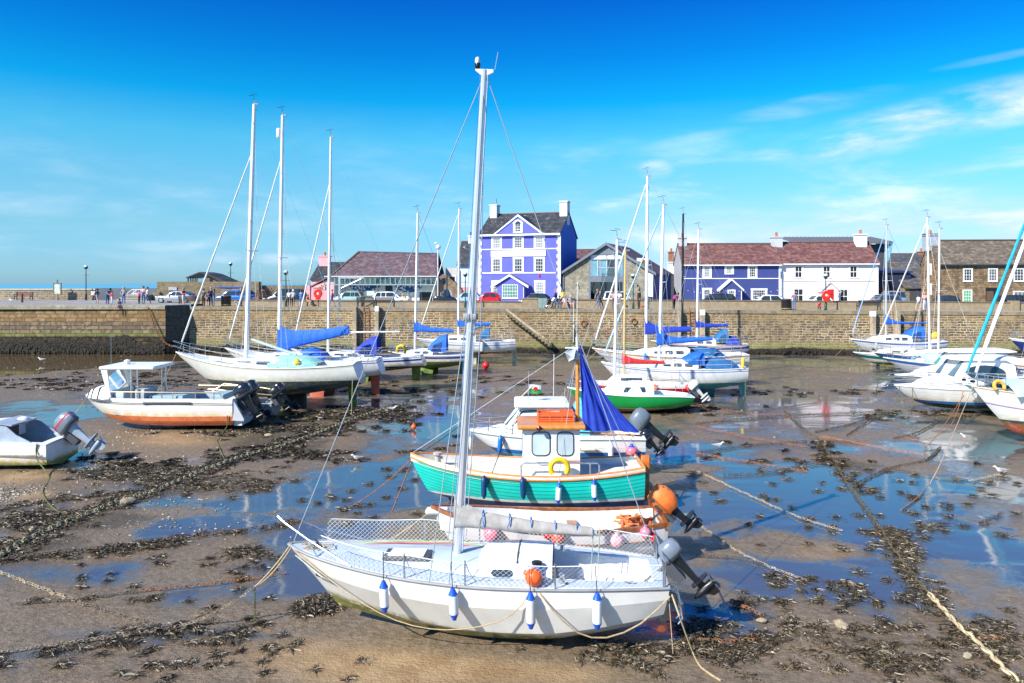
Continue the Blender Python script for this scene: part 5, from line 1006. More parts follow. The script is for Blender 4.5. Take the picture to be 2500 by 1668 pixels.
# stern gear
B.part(MB().rbox(3.5, 3.66, -.12, .12, .25, 1.05, .02), 'rudder', mat('rudder_wood', (.45, .36, .24), .7, var=.2)); B.outboard(3.72, 1.20, -.05, 44, .98, SILVER, BLACK, cs=.74)
b = MB()
for sg in (-1, 1): b.tube([B.edge(.99, sg, 0, .06), B.edge(.99, sg, .46, .06)], .016, 6)
b.tube([B.edge(.99, -1, .46, .06), B.edge(.99, 1, .46, .06)], .016, 6); B.part(b, 'pushpit', STEEL)
b = MB()
for y in (-.62, -.4): b.tube([(3.6, y, 1.05), (3.78, y, 1.0), (3.86, y, .55), (3.78, y, .45)], .018, 6)
for z in (.6, .8): b.box(3.80, 3.86, -.62, -.4, z, z+.03)
B.part(b, 'boarding_ladder', STEEL)
B.part(MB().tube([B.edge(.03, -1, -.10, -.02), B.edge(.12, -1, -.3, -.03), V(-2.9, -.30, .98), V(-2.96, -.14, .95)], .012, 5), 'bow_line_loop', BLACK)
for px, yt, nm in ((962, 1418, 'first from the bow, hung just behind the foremost stanchion'), (1125, 1452, 'second from the bow, below the mast'), (1299, 1447, 'third from the bow, scuffed brown, below the orange buoy'), (1446, 1447, 'last towards the stern of the front sailboat')):
    x = B.X(px)-.02; t = B.T(x); t += .008; p = B.edge(t, -1, -.03 if px < 1000 else .02, -.12); q = B.edge(t-.004, -1, .42, .06)
    fender(B.W(*p), .55 if px < 1200 else .62, .08, mat('fender_scuffed', (.72, .70, .66), .45, var=.05, dirt=.8, dcol=(.35, .24, .12)) if px == 1299 else mat('fender_white', (.80, .82, .84), .35, var=.03), mat('fender_blue', (.01, .09, .55), .35, var=.1), 'white fender with blue ends, '+nm, B.W(*q))
o = buoy(B.W(*B.edge(B.T(B.X(1310)), -1, .18, .14)), .155, ORB, 'orange net float lying on the side deck of the front sailboat', 'floats and buoys on deck', ORB); o.rotation_euler = (R(-20), R(-70), 0)
o = thing('rope_coil', 'coil of blue rope on the cabin top of the front sailboat', 'rope', B.W(1.28, -.68, 1.25)); b = MB()
for i in range(7): b.torus((0, 0, i*.028), .11-.006*i+.012*(i % 2), .016, 14, 5)
b.build('coil', ROPEB, o); MB().lathe([(.07, 0), (.07, .2), (.1, .21), (.1, .25), (.02, .27)], 10).build('winch', BLACK, o)
# 2 - white open dinghy with varnished rails
B = B2 = Boat('dinghy', 'white open dinghy with varnished rails and an orange covered outboard', 'dinghy', 1335, 1364, 1.0, MG)
hm = hullmat('hull_dinghy', (.70, .67, .66), bands=[(.16, (.42, .08, .05))], rough=.3); B.hull(-2.72, 2.72, 1.75, 1.26, .90, 1.02, .05, .45, .2, hm, rake=.45, tm=.55, tr=.72, ea=.55, vb=.7)
i_ = mat('inside_white', (.66, .66, .64), .5, var=.06, dirt=.3, dcol=(.3, .26, .2)); b = MB(); rows = []
for i in range(21):
    t = .03+.96*i/20; h = max(.01, B.hb(t)-.05); z0 = B.sz(t)-.01; x = lerp(B.xb, B.xs, t)+(.05 if t < .5 else -.04); rows.append([V(x, -h, z0), V(x, -h*.9, z0-.3), V(x, -h*.55, z0-.5), V(x, 0, z0-.53), V(x, h*.55, z0-.5), V(x, h*.9, z0-.3), V(x, h, z0)])
b.grid(rows); B.part(b, 'inner_hull', i_, smooth=50)
b = MB()
for sg in (-1, 1): b.loft([[B.edge(t, sg, .03, -.03), B.edge(t, sg, .03, .06), B.edge(t, sg, -.045, .06), B.edge(t, sg, -.045, -.03)] for t in [i/26 for i in range(27)]])
B.part(b, 'gunwale', TEAK, smooth=20); B.part(MB().box(2.64, 2.74, -.66, .66, .88, 1.04), 'transom_board', TEAK)
for t in (.38, .62): x = lerp(B.xb, B.xs, t); w = B.hb(t)-.07; B.part(MB().rbox(x-.13, x+.13, -w, w, B.sz(t)-.28, B.sz(t)-.24, .01), 'thwart', TEAK)
for sg in (-1, 1): B.part(MB().tube([V(lerp(B.xb, B.xs, t), sg*(B.hb(t)*1.01), B.sz(t)-.3+.04*math.sin(t*4)) for t in [.3+.65*i/16 for i in range(17)]], .018, 5), 'spray_rail', TEAK)
B.part(MB().rbox(-2.85, -2.3, -.14, .14, 1.08, 1.20, .05), 'bow_pad', WHITE)
ob = B.outboard(2.78, 1.05, 0, 50, .95, DARKG, BLACK); b = MB(); rg = np.random.default_rng(5); Mo = Matrix.Translation((2.78, 0, 1.05)) @ Matrix.Rotation(R(-50), 4, 'Y'); rings = []
for z_, w_ in ((-.06, .17), (.06, .235), (.22, .25), (.40, .235), (.54, .16), (.58, .05)): rings.append([Mo @ V(.22+w_*1.25*math.cos(2*PI*q/14)*(1+.07*rg.uniform(-1, 1)), w_*.95*math.sin(2*PI*q/14)*(1+.07*rg.uniform(-1, 1)), z_+.03*rg.uniform(-1, 1)) for q in range(14)])
B.part(b.loft(rings), 'motor_cover', ORC, ob, 60)
o = thing('net_heap', 'crumpled orange net and canvas heaped in the stern of the white dinghy', 'net', B.W(2.15, .1, .72)); b = MB(); rg = random.Random(3)
for i in range(26): p = V(rg.uniform(-.4, .35), rg.uniform(-.35, .35), rg.uniform(-.05, .15)); b.tube([p, p+V(rg.uniform(-.2, .2), rg.uniform(-.2, .2), rg.uniform(.0, .12)), p+V(rg.uniform(-.3, .3), rg.uniform(-.3, .3), .02)], rg.uniform(.02, .05), 5)
b.build('mesh_heap', mat('orange_net', (.62, .18, .05), .8, var=.3, vs=9), o)
for px, py, r, m_, lab in ((1173, 1283, .10, ORB, 'small orange buoy beside the big pink buoy near the mast'), (1192, 1303, .185, PINKB, 'big pink buoy with a purple cap on the dinghy near the front mast'), (1329, 1305, .125, REDB, 'glossy red buoy, left of the red orange buoy on the dinghy'), (1352, 1312, .165, mat('red_orange_buoy', (.72, .07, .02), .4), 'red orange buoy amidships on the dinghy'), (1497, 1322, .155, PALEPINK, 'faded pale pink buoy towards the stern of the dinghy'), (1568, 1303, .13, mat('rose_buoy', (.78, .22, .30), .4), 'rose pink buoy marked with writing near the dinghy stern'), (1586, 1316, .11, REDB, 'small dark red buoy right at the dinghy stern')):
    x = B.X(px)+.03; t = B.T(x); Yn = B.Y-B.hb(t)-.12; z = H-(py-HY)*Yn/F; buoy(B.W(x*Yn/B.Y if abs(x) > 0 else x, -B.hb(t)-r*.8, z), r, m_, lab, cap=mat('purple_cap', (.12, .06, .35), .4) if px == 1192 else None, rope=B.W(x*Yn/B.Y+.02, -B.hb(t), B.sz(t)+.04))
# 3 - teal fishing boat
B = B3 = Boat('fishing_boat', 'teal clinker fishing boat with white wheelhouse, orange mast and blue riding sail', 'fishing boat', 1284, 1240, 0, MG)
hm = hullmat('hull_teal', (.01, .56, .46), bands=[(.50, (.68, .68, .65)), (.42, (.02, .05, .12)), (.22, (.22, .17, .11))], rough=.3, lines=.105, linecol=(.005, .17, .15)); B.hull(-3.32, 3.30, 2.25, 1.50, 1.10, 1.27, .04, .50, .14, hm, rake=.5, tm=.52, tr=.70, ea=.55, vb=.8, tk=.8)
B.deck(mat('deck_cream', (.66, .62, .54), .6), (.22, .40, .6), .35, .04, drop=.13); B.rail(.035, ORANGEWOOD, -.02); b = MB()
for sg in (-1, 1): b.loft([[B.edge(t, sg, .06, -.02), B.edge(t, sg, .06, .07), B.edge(t, sg, -.14, .07), B.edge(t, sg, .0, -.02)] for t in [i/26 for i in range(27)]])
B.part(b, 'bulwark', mat('bulwark_white', (.78, .75, .70), .4), smooth=20); B.rail(.03, ORANGEWOOD, .075, 'capping_rail', inn=.03)
B.cabin([(-.10, .62, .58, 1.0, 2.36), (.0, .68, .62, 1.0, 2.40), (.75, .70, .64, 1.0, 2.42), (1.5, .68, .62, 1.0, 2.40)], WHITE, 'wheelhouse', .03, 25); wh = B.co
for x0, x1 in ((.16, .66), (.86, 1.32)): B.cwin(x0, x1, .47, .93, glassy('pale_pane', (.48, .58, .63), .1), .12, .012, BLACK)  # opaque panes, the daylight seen through the wheelhouse is put into their pale colour
for y0, y1 in ((-.52, -.10), (.10, .52)): B.part(MB().panel((-.085, y1, 1.66), (-.085, y0, 1.66), (-.09, y0, 2.24), (-.09, y1, 2.24), .03, .06), 'windscreen', GLASSB, wh)
rf = B.part(MB().rbox(-.26, 1.66, -.80, .80, 2.40, 2.52, .035), 'wheelhouse_roof', ORANGEWOOD); B.part(MB().lathe([(.06, 0), (.08, .06), (.03, .1)], 8, Matrix.Translation((.35, -.82, 2.46)) @ Matrix.Rotation(R(90), 4, 'X')), 'port_light', mat('dark_red', (.1, .01, .01), .3), rf)
for z in (1.48, 1.52): B.part(MB().box(.75, 1.5, -.702, -.69, z, z+.015), 'pinstripe', mat('rust_stripe', (.5, .12, .03), .4), wh, 0)
B.part(MB().tube([(.3, -.71, 1.48), (.3, -.76, 1.5), (.62, -.76, 1.5), (.62, -.71, 1.48)], .014, 5), 'grab_rail', STEEL, wh)
b = MB(); b.tube([(-.15, -.98, 1.1), (-.15, -.96, 1.45), (-.05, -.94, 1.52), (1.95, -.94, 1.52), (2.0, -.95, 1.46), (2.0, -.98, 1.12)], .022, 6); b.tube([(1.75, -.95, 1.12), (1.75, -.94, 1.52)], .018, 6); B.part(b, 'side_rail', STEEL)
mx = B.X(1410); zt = B.Z(878); B.part(MB().tube([(mx, 0, 2.5), (mx, 0, zt)], [.062, .055], 8), 'mast', ORANGEWOOD); b = MB(); b.tube([(mx, 0, zt), (mx-.02, 0, zt+.65)], .035, 7); b.box(mx-.36, mx+.02, -.03, .03, zt+.32, zt+.36); B.part(b, 'mast_extension', WHITE)
for dx, h_ in ((-.02, 1.75), (-.12, 1.2)): B.part(MB().tube([(mx+dx, 0, zt+.5), (mx+dx+.02, 0, zt+.5+h_)], .009, 4), 'antenna', WIREL)
b = MB(); c = V(mx-.16, -.05, zt+.14); s_ = .24
for n_ in ((1, 0, 0), (0, 1, 0), (0, 0, 1)):
    n_ = Vector(n_); Mr = Matrix.Translation(c) @ Euler((R(25), R(20), R(15))).to_matrix().to_4x4(); a_ = [Vector((s_, 0, 0)), Vector((0, s_, 0)), Vector((0, 0, s_))]; ax = [v for v in a_ if v.normalized().dot(n_) < .5]; b.prism([Mr @ ax[0], Mr @ ax[1], Mr @ -ax[0], Mr @ -ax[1]], n_*.008)
B.part(b, 'radar_reflector', mat('reflector', (.62, .68, .72), .35, .3), smooth=0)
# blue steadying sail, gathered into folds
rows = []
for i in range(25):
    t = i/24; zz = lerp(B.Z(843), B.Z(1050), t); x0 = mx+.05+.10*t; x1 = lerp(mx+.09, B.X(1561), t**1.55); row = []
    for q in range(31): u = q/30; row.append(V(lerp(x0, x1, u), .13*math.sin(u*9+t*3)*t*(.35+.65*u)+.09*math.sin(u*21-t*4)*t*(1.15-t)+.04*math.sin(u*37+t*9)*t-.05, zz-.05*u*t+.02*math.sin(u*9)*(1-t)))
    rows.append(row)
b = MB(); b.grid(rows); b.grid([[p+V(0, .008, 0) for p in r] for r in rows]); B.part(b, 'riding_sail', BLUED, smooth=70); B.part(MB().tube([(mx+.02, 0, B.Z(1056)), (B.X(1568), 0, B.Z(1064))], .028, 6), 'boom', ORANGEWOOD)
for q in ((-3.25, 0, 1.6), (3.1, -.4, 1.35), (3.1, .4, 1.35)): B.part(MB().tube([(mx, 0, zt+.45), q], .007, 4), 'stay', WIRE)
for y in (-.9, .9): B.part(MB().tube([(mx, 0, zt+.4), (.9, y, 1.2)], .007, 4), 'shroud', WIRE)
B.part(MB().rbox(3.30, 3.56, -.05, .05, .22, 1.00, .02), 'rudder', TEAK); B.part(MB().rbox(3.32, 3.58, -.06, .06, 1.0, 1.52, .03), 'rudder_head', mat('orange_rudder', (.58, .16, .03), .45, var=.15)); B.part(MB().tube([(3.36, 0, 1.25), (3.34, 0, 1.55)], .03, 6), 'rudder_post', TEAK)
b = MB(); b.lathe([(.1, 0), (.08, .2), (.13, .24), (.13, .3), (.02, .32)], 10, Matrix.Translation((-2.55, 0, 1.3))); b.box(-2.7, -2.4, -.03, .03, 1.42, 1.48); B.part(b, 'samson_post', mat('bollard', (.42, .38, .34), .7))
b = MB()
for sg in (-1, 1): b.box(-.6, 1.6, sg*.5-.06, sg*.5+.06, .0, .34)
B.part(b, 'bilge_runner', mat('runner', (.42, .34, .20), .8)); B.keel(-2.3, 3.15, 0, .4, 0, .2, .2, mat('dark_keel', (.03, .035, .05), .6))
o = thing('crate', 'stack of slatted orange crates on the wheelhouse roof of the teal boat', 'crate', B.W(.85, 0, 2.53)); b = MB(); OC = mat('orange_crate', (.72, .13, .03), .55, var=.12, vs=8)
for k_ in range(2):
    for sg in (-1, 1):
        for z in (.02, .075): b.box(-.5, .5, sg*.28-.01, sg*.28+.01, z+k_*.14, z+.04+k_*.14); b.box(sg*.5-.01, sg*.5+.01, -.28, .28, z+k_*.14, z+.04+k_*.14)
        for x in (-.5, -.17, .17, .5): b.box(x-.02, x+.02, sg*.28-.016, sg*.28+.016, .0+k_*.14, .13+k_*.14)
    b.box(-.5, .5, -.28, .28, .0+k_*.14, .012+k_*.14)
b.build('slats', OC, o, 0)
ring_buoy(B.W(.90, -1.02, 1.40), .235, .07, YEL, 'yellow horseshoe lifebuoy on the side rail of the teal fishing boat')
FB = mat('fender_navy', (.01, .05, .16), .35, var=.1); FW = mat('fender_white', (.8, .82, .84), .35); FBL = mat('fender_blue', (.01, .09, .55), .35)
for px, top, L_, bm, cm, lab in ((1181, 1162, .62, FB, FB, 'dark blue fender on the teal hull nearest its bow'), (1275, 1165, .60, FB, FB, 'dark blue fender on the teal hull below the wheelhouse front'), (1365, 1180, .56, FW, FBL, 'white fender with blue ends on the teal hull below the yellow horseshoe'), (1450, 1173, .56, FW, FBL, 'white fender with blue ends on the teal hull nearest its stern')):
    x = B.X(px); t = B.T(x); Yn = B.Y-B.hb(t)-.1; z = H-(top-HY)*Yn/F; p = V(x*Yn/B.Y-(CX-B.pc)*0, -B.hb(t)-.09, z); p.x = (px-CX)/F*Yn-B.root.location.x; fender(B.W(*p), L_, .075, bm, cm, lab, B.W(p.x, -B.hb(t)-.02, B.sz(t)+.05), ropem=WIREL)
# 4 - white motor cruiser behind the teal boat
B = B4 = Boat('motor_cruiser', 'white motor cruiser with a big tilted grey outboard behind the teal boat', 'motor boat', 1356, 1141, 0, MG)
hm = hullmat('hull_cruiser', C_WHITE, bands=[(.76, (.02, .14, .45)), (.62, (.10, .32, .42)), (.30, (.18, .22, .18))], stripes=[(.10, .13, (.55, .56, .56)), (.34, .36, (.6, .6, .6))], rough=.2); B.hull(-3.02, 3.0, 2.3, 1.36, 1.27, 1.22, .05, .62, .12, hm, rake=.85, tm=.6, tr=.86, sec=[(1, 0), (.97, .4), (.84, .72), (0, 1)], vb=.6, smooth=20)
B.deck(WHITE, (.52, .97, .78), .5, .07); B.rail(.03, mat('pale_grey_trim', (.6, .62, .62), .5), -.05)
B.cabin([(-2.3, .30, .18, 1.36, 1.40), (-1.7, .62, .45, 1.34, 1.50), (-1.0, .80, .62, 1.30, 1.56)], WHITE, 'foredeck'); B.cabin([(-1.85, .62, .30, 1.40, 1.45), (-1.25, .86, .70, 1.32, 2.18), (-.3, .92, .76, 1.28, 2.25), (.1, .92, .78, 1.28, 2.24)], WHITE, 'cabin', .05); ca = B.co; B.ends(0, .15, .92, .85, GLASSB); B.cwin(-1.5, -.3, .30, .9, GLASSB, .08, .012, BLACK, .30); B.part(MB().panel((.11, -.75, 1.3), (.11, .75, 1.3), (.11, .7, 2.15), (.11, -.7, 2.15), .02, .04), 'cabin_door', DARKG, ca)
B.part(MB().rbox(-1.45, .45, -.92, .92, 2.23, 2.36, .05), 'hardtop', WHITE); b = MB()
for y in (-.85, .85): b.tube([(-1.6, y*.8, 1.4), (-1.2, y*.95, 2.25)], .018, 5); b.tube([(.4, y, 1.25), (.4, y, 2.25)], .018, 5)
B.part(b, 'roof_frame', STEEL); B.pulpit(.25, .35, .05, .014)
for x, y, h_, m_ in ((-.05, .3, 1.6, WIREL), (-.95, .3, 1.0, WIRE), (.3, -.3, .5, WIRE)): B.part(MB().tube([(x, y, 2.35), (x+.02, y, 2.35+h_)], .010, 4), 'antenna', m_)
B.tarp(.40, 1.15, .75, 1.3, 2.45, CYANC, 4, 'cyan_cover', .6); B.outboard(3.12, 1.18, .1, 52, 1.3, GREYENG, BLACK); B.outboard(3.1, .95, -.55, 40, .75, NAVYENG, BLACK)
B.part(MB().tube([(1.5, -1.05, 1.25), (1.9, -1.0, 1.5), (2.3, -.98, 1.52), (2.6, -1.0, 1.24)], .018, 5), 'grab_rail', STEEL)
def near(bt, px, top, hang=.09):
    t = bt.T(bt.X(px)); 
    for _ in range(4): Yn = bt.Y-bt.hb(min(max(t, 0), 1))-hang; t = bt.T((px-CX)/F*Yn-bt.root.location.x)
    return V((px-CX)/F*Yn-bt.root.location.x, -bt.hb(t)-hang, H-(top-HY)*Yn/F), t
def hang(bt, px, top, L_, r, bm, cm, lab): p, t = near(bt, px, top, r+.01); fender(bt.W(*p), L_, r, bm, cm, lab, bt.W(p.x, -bt.hb(t), bt.sz(t)+.02), ropem=WIREL)
FBR = mat('fender_bright_blue', (.01, .16, .55), .35); FC = mat('fender_cream', (.72, .66, .52), .45)
hang(B, 1222, 1063, .60, .08, FBR, FBR, 'bright blue fender on the white cruiser left of the wheelhouse'); hang(B, 1148, 1067, .42, .07, FC, FC, 'short cream fender at the bow of the white cruiser behind the mast'); hang(B, 1490, 1085, .62, .09, FW, FW, 'plain white fender on the white cruiser left of the pink ball buoy')
p, t = near(B, 1542, 1103, .2); buoy(B.W(*p), .20, PINKB, 'pink ball buoy with blue cap hanging at the cruiser stern', 'buoys on the cruiser', FBL, B.W(p.x, -B.hb(t), B.sz(t)))
p, t = near(B, 1440, 1096, .08); o = fender(B.W(*p), .55, .075, FC, FC, 'cream fender lying sideways on the cruiser beside the wheelhouse', B.W(p.x+.1, p.y, p.z+.3)); o.rotation_euler = (0, R(-88), 0); o.location.x -= .28
o = thing('welsh_flag', 'small green and white flag with red emblem flying on the cruiser roof', 'flag', B.W(-1.35, -.1, 2.35)); MB().tube([(0, 0, 0), (.55, 0, .55)], .012, 5).build('staff', WIREL, o)
def flag_mesh(o, w, h_, org, dr=-1):
    org = Vector(org); 
    for z0, z1, m_, nm in ((.5, 1, mat('flag_white', (.75, .75, .72), .8), 'upper_half'), (0, .5, mat('flag_green', (.02, .25, .06), .8), 'lower_half')):
        b = MB(); b.grid([[org+V(w*u*1.0, .03*math.sin(u*7), h_*(z0+(z1-z0)*q)-.1*u*h_) for u in [i/8 for i in range(9)]] for q in (0, 1)]); b.build(nm, m_, o)
    b = MB(); b.prism([org+V(w*.3, -.05, h_*.35), org+V(w*.5, -.05, h_*.3), org+V(w*.75, -.05, h_*.45), org+V(w*.6, -.05, h_*.75), org+V(w*.4, -.05, h_*.7)], (0, .01, 0)); b.build('red_emblem', REDP, o)
flag_mesh(o, .42, .30, (.42, 0, .28))
# 5 - green sloop and the red sloop behind it
B = B5 = Boat('sailboat', 'bright green sailboat with white cabin and a pale outboard', 'sailboat', 1537, 1005, 0, SG)
hm = hullmat('hull_green', (.005, .30, .06), bands=[(.30, (.55, .42, .18)), (.26, (.20, .08, .035))], rough=.15); B.hull(-3.12, 3.12, 2.2, 1.22, .92, .80, .03, .45, .35, hm, rake=.7, srake=-.15, tm=.58, tr=.6, ea=.6, tk=.5); B.deck(mat('deck_turq', (.38, .62, .66), .5), (.62, .95, .62), .4, .06, WHITE); B.rail(.035, WHITE, .0)
B.cabin([(-1.4, .25, .18, 1.0, 1.03), (-.9, .62, .48, .95, 1.36), (.2, .74, .56, .92, 1.52), (1.1, .74, .58, .9, 1.5)], WHITE, 'cabin'); B.cwin(-.42, .7, .25, .72, GLASS, .06, .012, None, .12); B.part(MB().panel((1.11, -.4, .95), (1.11, .4, .95), (1.11, .36, 1.42), (1.11, -.36, 1.42), .02, .02), 'companionway', DARKG, B.co)
B.mast((1507, 585), (1500, 935), .075, ALLOYW, True, (.55,), tf=.45); B.lines((.3, .5, .72, .9), .42, .06, .012, (1.,)); B.pulpit(.14, .4); B.outboard(3.25, .98, 0, 42, .92, mat('pale_cowl', (.66, .68, .68), .4), mat('pale_leg', (.60, .60, .56), .5)); B.keel(-.8, .9, .02, .3, 0, .2, .2, mat('brown_keel', (.16, .07, .035), .6))
B = Boat('sailboat', 'red hulled sailboat with yellow wooden mast and red sail cover behind the green one', 'sailboat', 1552, 982, 0, SG); hm = hullmat('hull_red', (.50, .01, .015), bands=[(.2, (.15, .06, .04))], stripes=[(-.1, .12, (.78, .77, .74))]); B.hull(-3.15, 3.1, 2.2, 1.22, 1.0, .98, .03, .45, .3, hm, rake=.6, tm=.58, tr=.68); B.deck(WHITE, (.64, .95, .6), .4)
B.cabin([(-1.5, .4, .3, 1.1, 1.16), (-1.1, .66, .5, 1.06, 1.48), (.4, .72, .56, 1.02, 1.55), (.5, .72, .56, 1.02, 1.5)], WHITE); B.cwin(-.9, .25, .42, .75, GLASS, .05); B.mast((1527, 612), (1523, 925), .065, mat('yellow_spar', (.62, .42, .14), .4, var=.1), True, (.55,), tf=.42); B.boom((1524, 884), (1625, 886), .04, ORANGEWOOD, REDC, .2, .10, .35, .11, 0, .02, 2); B.lines((.3, .55, .85), .42, .06, .012, (1.,)); B.pulpit(.12, .4)
p, t = near(B, 1600, 948, .1); buoy(B.W(*p), .16, ORB, 'orange ball buoy on the red sailboat', 'buoys on the red sailboat'); p, t = near(B, 1682, 947, .1); buoy(B.W(*p), .2, REDB, 'red ball buoy at the stern of the red sailboat', 'buoys on the red sailboat')
# a small helper for the cruising yachts standing on their keels
def yacht(label, pb, ps, pg, B_, zsh, zk, mat_, top, foot, cov=None, bm=None, cabz=.42, cab=(.22, .62), rud=None, rudm=None, kx=None, km=None, hood=None, hoodm=None, zfoot=.9, rake=1.1, srake=.0, furl=None, mr=.085, mastm=ALLOYW, win=2, cabm=WHITE, deckm=WHITE, railm=None, yaw=0, tr=.66, pulp=True, tent=None, keelz=0., spread=(.5,), tf=.46, seed=1, fm=WIREL, rigc=(WIRE, WIRE), fh=.98):
    pc = (pb+ps)/2; b_ = Boat('sailboat', label, 'sailboat', pc, pg, yaw, SG); L = (ps-pb)/b_.k; zb, zm, zs = [b_.Z(y) for y in zsh]; zk = b_.Z(zk)
    b_.hull(-L/2, L/2, B_, zb, zm, zs, zk, zk+(zb-zk)*zfoot*.42, zk+(zs-zk)*.38, mat_, rake=rake, srake=srake, tm=.55, tr=tr, ea=.48, tk=.5, tb=.45, rq=1.1); b_.deck(deckm, (cab[1]+.03, .95, .6), .4, .07); b_.rail(.03, railm or WHITE, .01)
    x0, x1 = lerp(-L/2, L/2, cab[0]), lerp(-L/2, L/2, cab[1]); w = B_*.34; q = lambda x: b_.sz(b_.T(x))
    b_.cabin([(x0, w*.35, w*.25, q(x0)-.02, q(x0)+.05), (lerp(x0, x1, .18), w*.75, w*.58, q(x0)-.05, zm+cabz*.75), (lerp(x0, x1, .6), w, w*.8, zm-.02, zm+cabz), (x1, w, w*.82, zm-.02, zm+cabz*.95)], cabm)
    for i in range(win): f0 = .36+.58*i/max(1, win); b_.cwin(lerp(x0, x1, f0), lerp(x0, x1, f0+.42/max(1, win)), .35, .75, GLASS, .07)
    if top: b_.mast(top, foot, mr, mastm, True, spread, tf=tf, cols=rigc, fh=fh)
    if furl: b_.furl(furl, fm, fh)
    if cov: b_.boom(cov[0], cov[1], .055, mastm, bm, *(cov[2] if len(cov) > 2 else (.28, .14, .5, .14)), 0, .03, seed)
    if hood: b_.dodger(b_.X(hood[0]), b_.X(hood[1]), B_*.34, zm+cabz*.55, b_.Z(hood[2]), hoodm or BLUEC, CLEAR)
    if tent: b_.tarp(b_.X(tent[0]), b_.X(tent[1]), B_*.38, zm+.15, b_.Z(tent[2]), tent[3], seed, 'cockpit_tent', .4)
    if kx:
        for sg, dx in ((-1, 0), (1, .25)): b_.keel(b_.X(kx[0])+dx, b_.X(kx[1])+dx, -.05, zk+.3, sg*B_*.2, .16, .15, km, 'bilge_keel', sg*.25)
    if rud: b_.keel(b_.X(rud[0]), b_.X(rud[1]), rud[2] if len(rud) > 2 else -.03, zk+(zs-zk)*.45, 0, .1, .08, rudm or km, 'rudder')
    if pulp: b_.pulpit(.13, .55); b_.pulpit(.12, .55, .05, stern=True, name='pushpit'); b_.lines((.13, .3, .48, .66, .88), .55, .07)
    return b_
HB = lambda n, top, bands, stripes=(), **kw: hullmat(n, top, bands, stripes, **{'stain': (bands[0][0], bands[0][0]+.32, (.55, .46, .28), .75), 'algae': (bands[0][0]+.04, .35), **kw})
GK = mat('green_keel', (.10, .16, .02), .8, var=.5, vs=3, dirt=.8, dcol=(.34, .28, .13)); RK = mat('red_keel', (.42, .09, .05), .7, var=.2); DK = mat('dark_weed_keel', (.06, .08, .03), .8, var=.5, vs=3); BK = mat('beige_keel', (.40, .36, .24), .8, var=.3, vs=3, dirt=.5, dcol=(.1, .12, .04))
B6 = yacht('x', 1468, 1816, 966, 2.5, (884, 898, 896), 955, HB('h6', C_WHITE, [(.86, C_TEALB)], [(.12, .16, (.03, .08, .45))], stain=(.86, 1.15, (.62, .52, .30), .7)), (1620, 500), (1609, 880), ((1608, 838), (1742, 828), (.30, .14, .75, .15)), BLUEC, .45, (.28, .66), (1803, 1822, 0), mat('teal_rudder', (.03, .22, .24), .5), None, None, (1660, 1712, 858), BLUEC, .9, 1.0, 0, .05, .085, win=3, tent=(1712, 1795, 872, BLUET), fm=mat('pale_blue_sail', (.42, .60, .74), .8), seed=2)
B6.keel(B6.X(1620), B6.X(1745), -.05, .45, 0, .25, .2, mat('teal_keel', (.02, .15, .17), .6)); B6.root['label'] = 'white sailboat with teal bottom and rudder, navy tent over its cockpit'
b_ = MB().lathe([(.02, 0), (.09, .05), (.09, .5), (.02, .6)], 10); o = b_.build('danbuoy', YEL, B6.root); o.location = (B6.X(1802), -.9, 1.7)
B7 = yacht('big white sailboat with orange stripes behind the teal bottomed one', 1446, 1818, 940, 2.9, (850, 868, 864), 915, HB('h7', C_WHITE, [(.95, (.06, .14, .22))], [(.04, .10, (.62, .30, .06)), (.42, .46, (.10, .16, .55))]), (1581, 430), (1577, 868), ((1578, 812), (1690, 806), (.34, .24, .75, .16)), BLUED, .5, (.26, .62), (1800, 1812), DK, (1560, 1640), DK, None, None, .9, 1.3, 0, .065, .1, win=3, tent=(1690, 1760, 846, BLUET), seed=3)
hang(B7, 1575, 862, .55, .10, FBR, FBR, 'bright blue fender on the big white sailboat with orange stripes')
B8 = yacht('navy striped sailboat under the quay wall with a small blue mainsail cover', 1622, 1822, 892, 2.3, (838, 842, 840), 868, HB('h8', C_WHITE, [(.85, C_NAVY)], [(.10, .30, C_NAVY)]), (1706, 560), (1701, 830), ((1702, 797), (1780, 795), (.22, .13, .45, .13)), BLUED, .45, (.25, .6), (1806, 1818), DK, (1690, 1740), DK, (1742, 1772, 802), BLUET, tent=(1764, 1806, 820, BLUED), seed=5, railm=ORANGEWOOD)
B8b = yacht('low white sailboat with a black mast hidden behind the blue sail covers', 1590, 1712, 879, 2., (832, 836, 836), 862, HB('h8b', C_WHITE, [(.6, C_NAVY)]), (1668, 522), (1665, 830), None, None, .35, mastm=BLACK, mr=.1, seed=6, win=1, kx=(1640, 1680), km=DK)
# left group
B9 = yacht('large cream white sailboat on bilge keels at the left with mint cockpit cover', 430, 872, 996, 3.0, (860, 893, 886), 966, HB('h9', (.76, .74, .66), [(1.55, (.055, .075, .085))], [(-.05, .10, (.62, .57, .44))]), (621, 255), (601, 872), None, None, .42, (.17, .72), (849, 871), GK, (662, 705), GK, None, None, 1.0, 1.5, .35, .05, .115, win=3, cabm=mat('cabin_pale', (.70, .74, .78), .35), spread=(.42,), fh=.82, seed=7, tent=(668, 782, 866, MINT), tr=.7, rigc=(WIREL, CYANC))
B9.part(MB().tube([(B9.X(612), .1, B9.Z(829)), (B9.X(725), -.1, B9.Z(866))], .075, 8), 'lowered_boom', mat('grey_boom', (.42, .50, .56), .4)); p, t = near(B9, 718, 888, .02); buoy(B9.W(p.x, p.y+.5, p.z), .17, YEL, 'yellow ball on the cabin side of the large cream sailboat', 'floats and buoys on deck')
B9.part(MB().box(B9.X(706), B9.X(745), -.3, .3, -.05, .7), 'keel', mat('black_keel', (.02, .022, .02), .7))
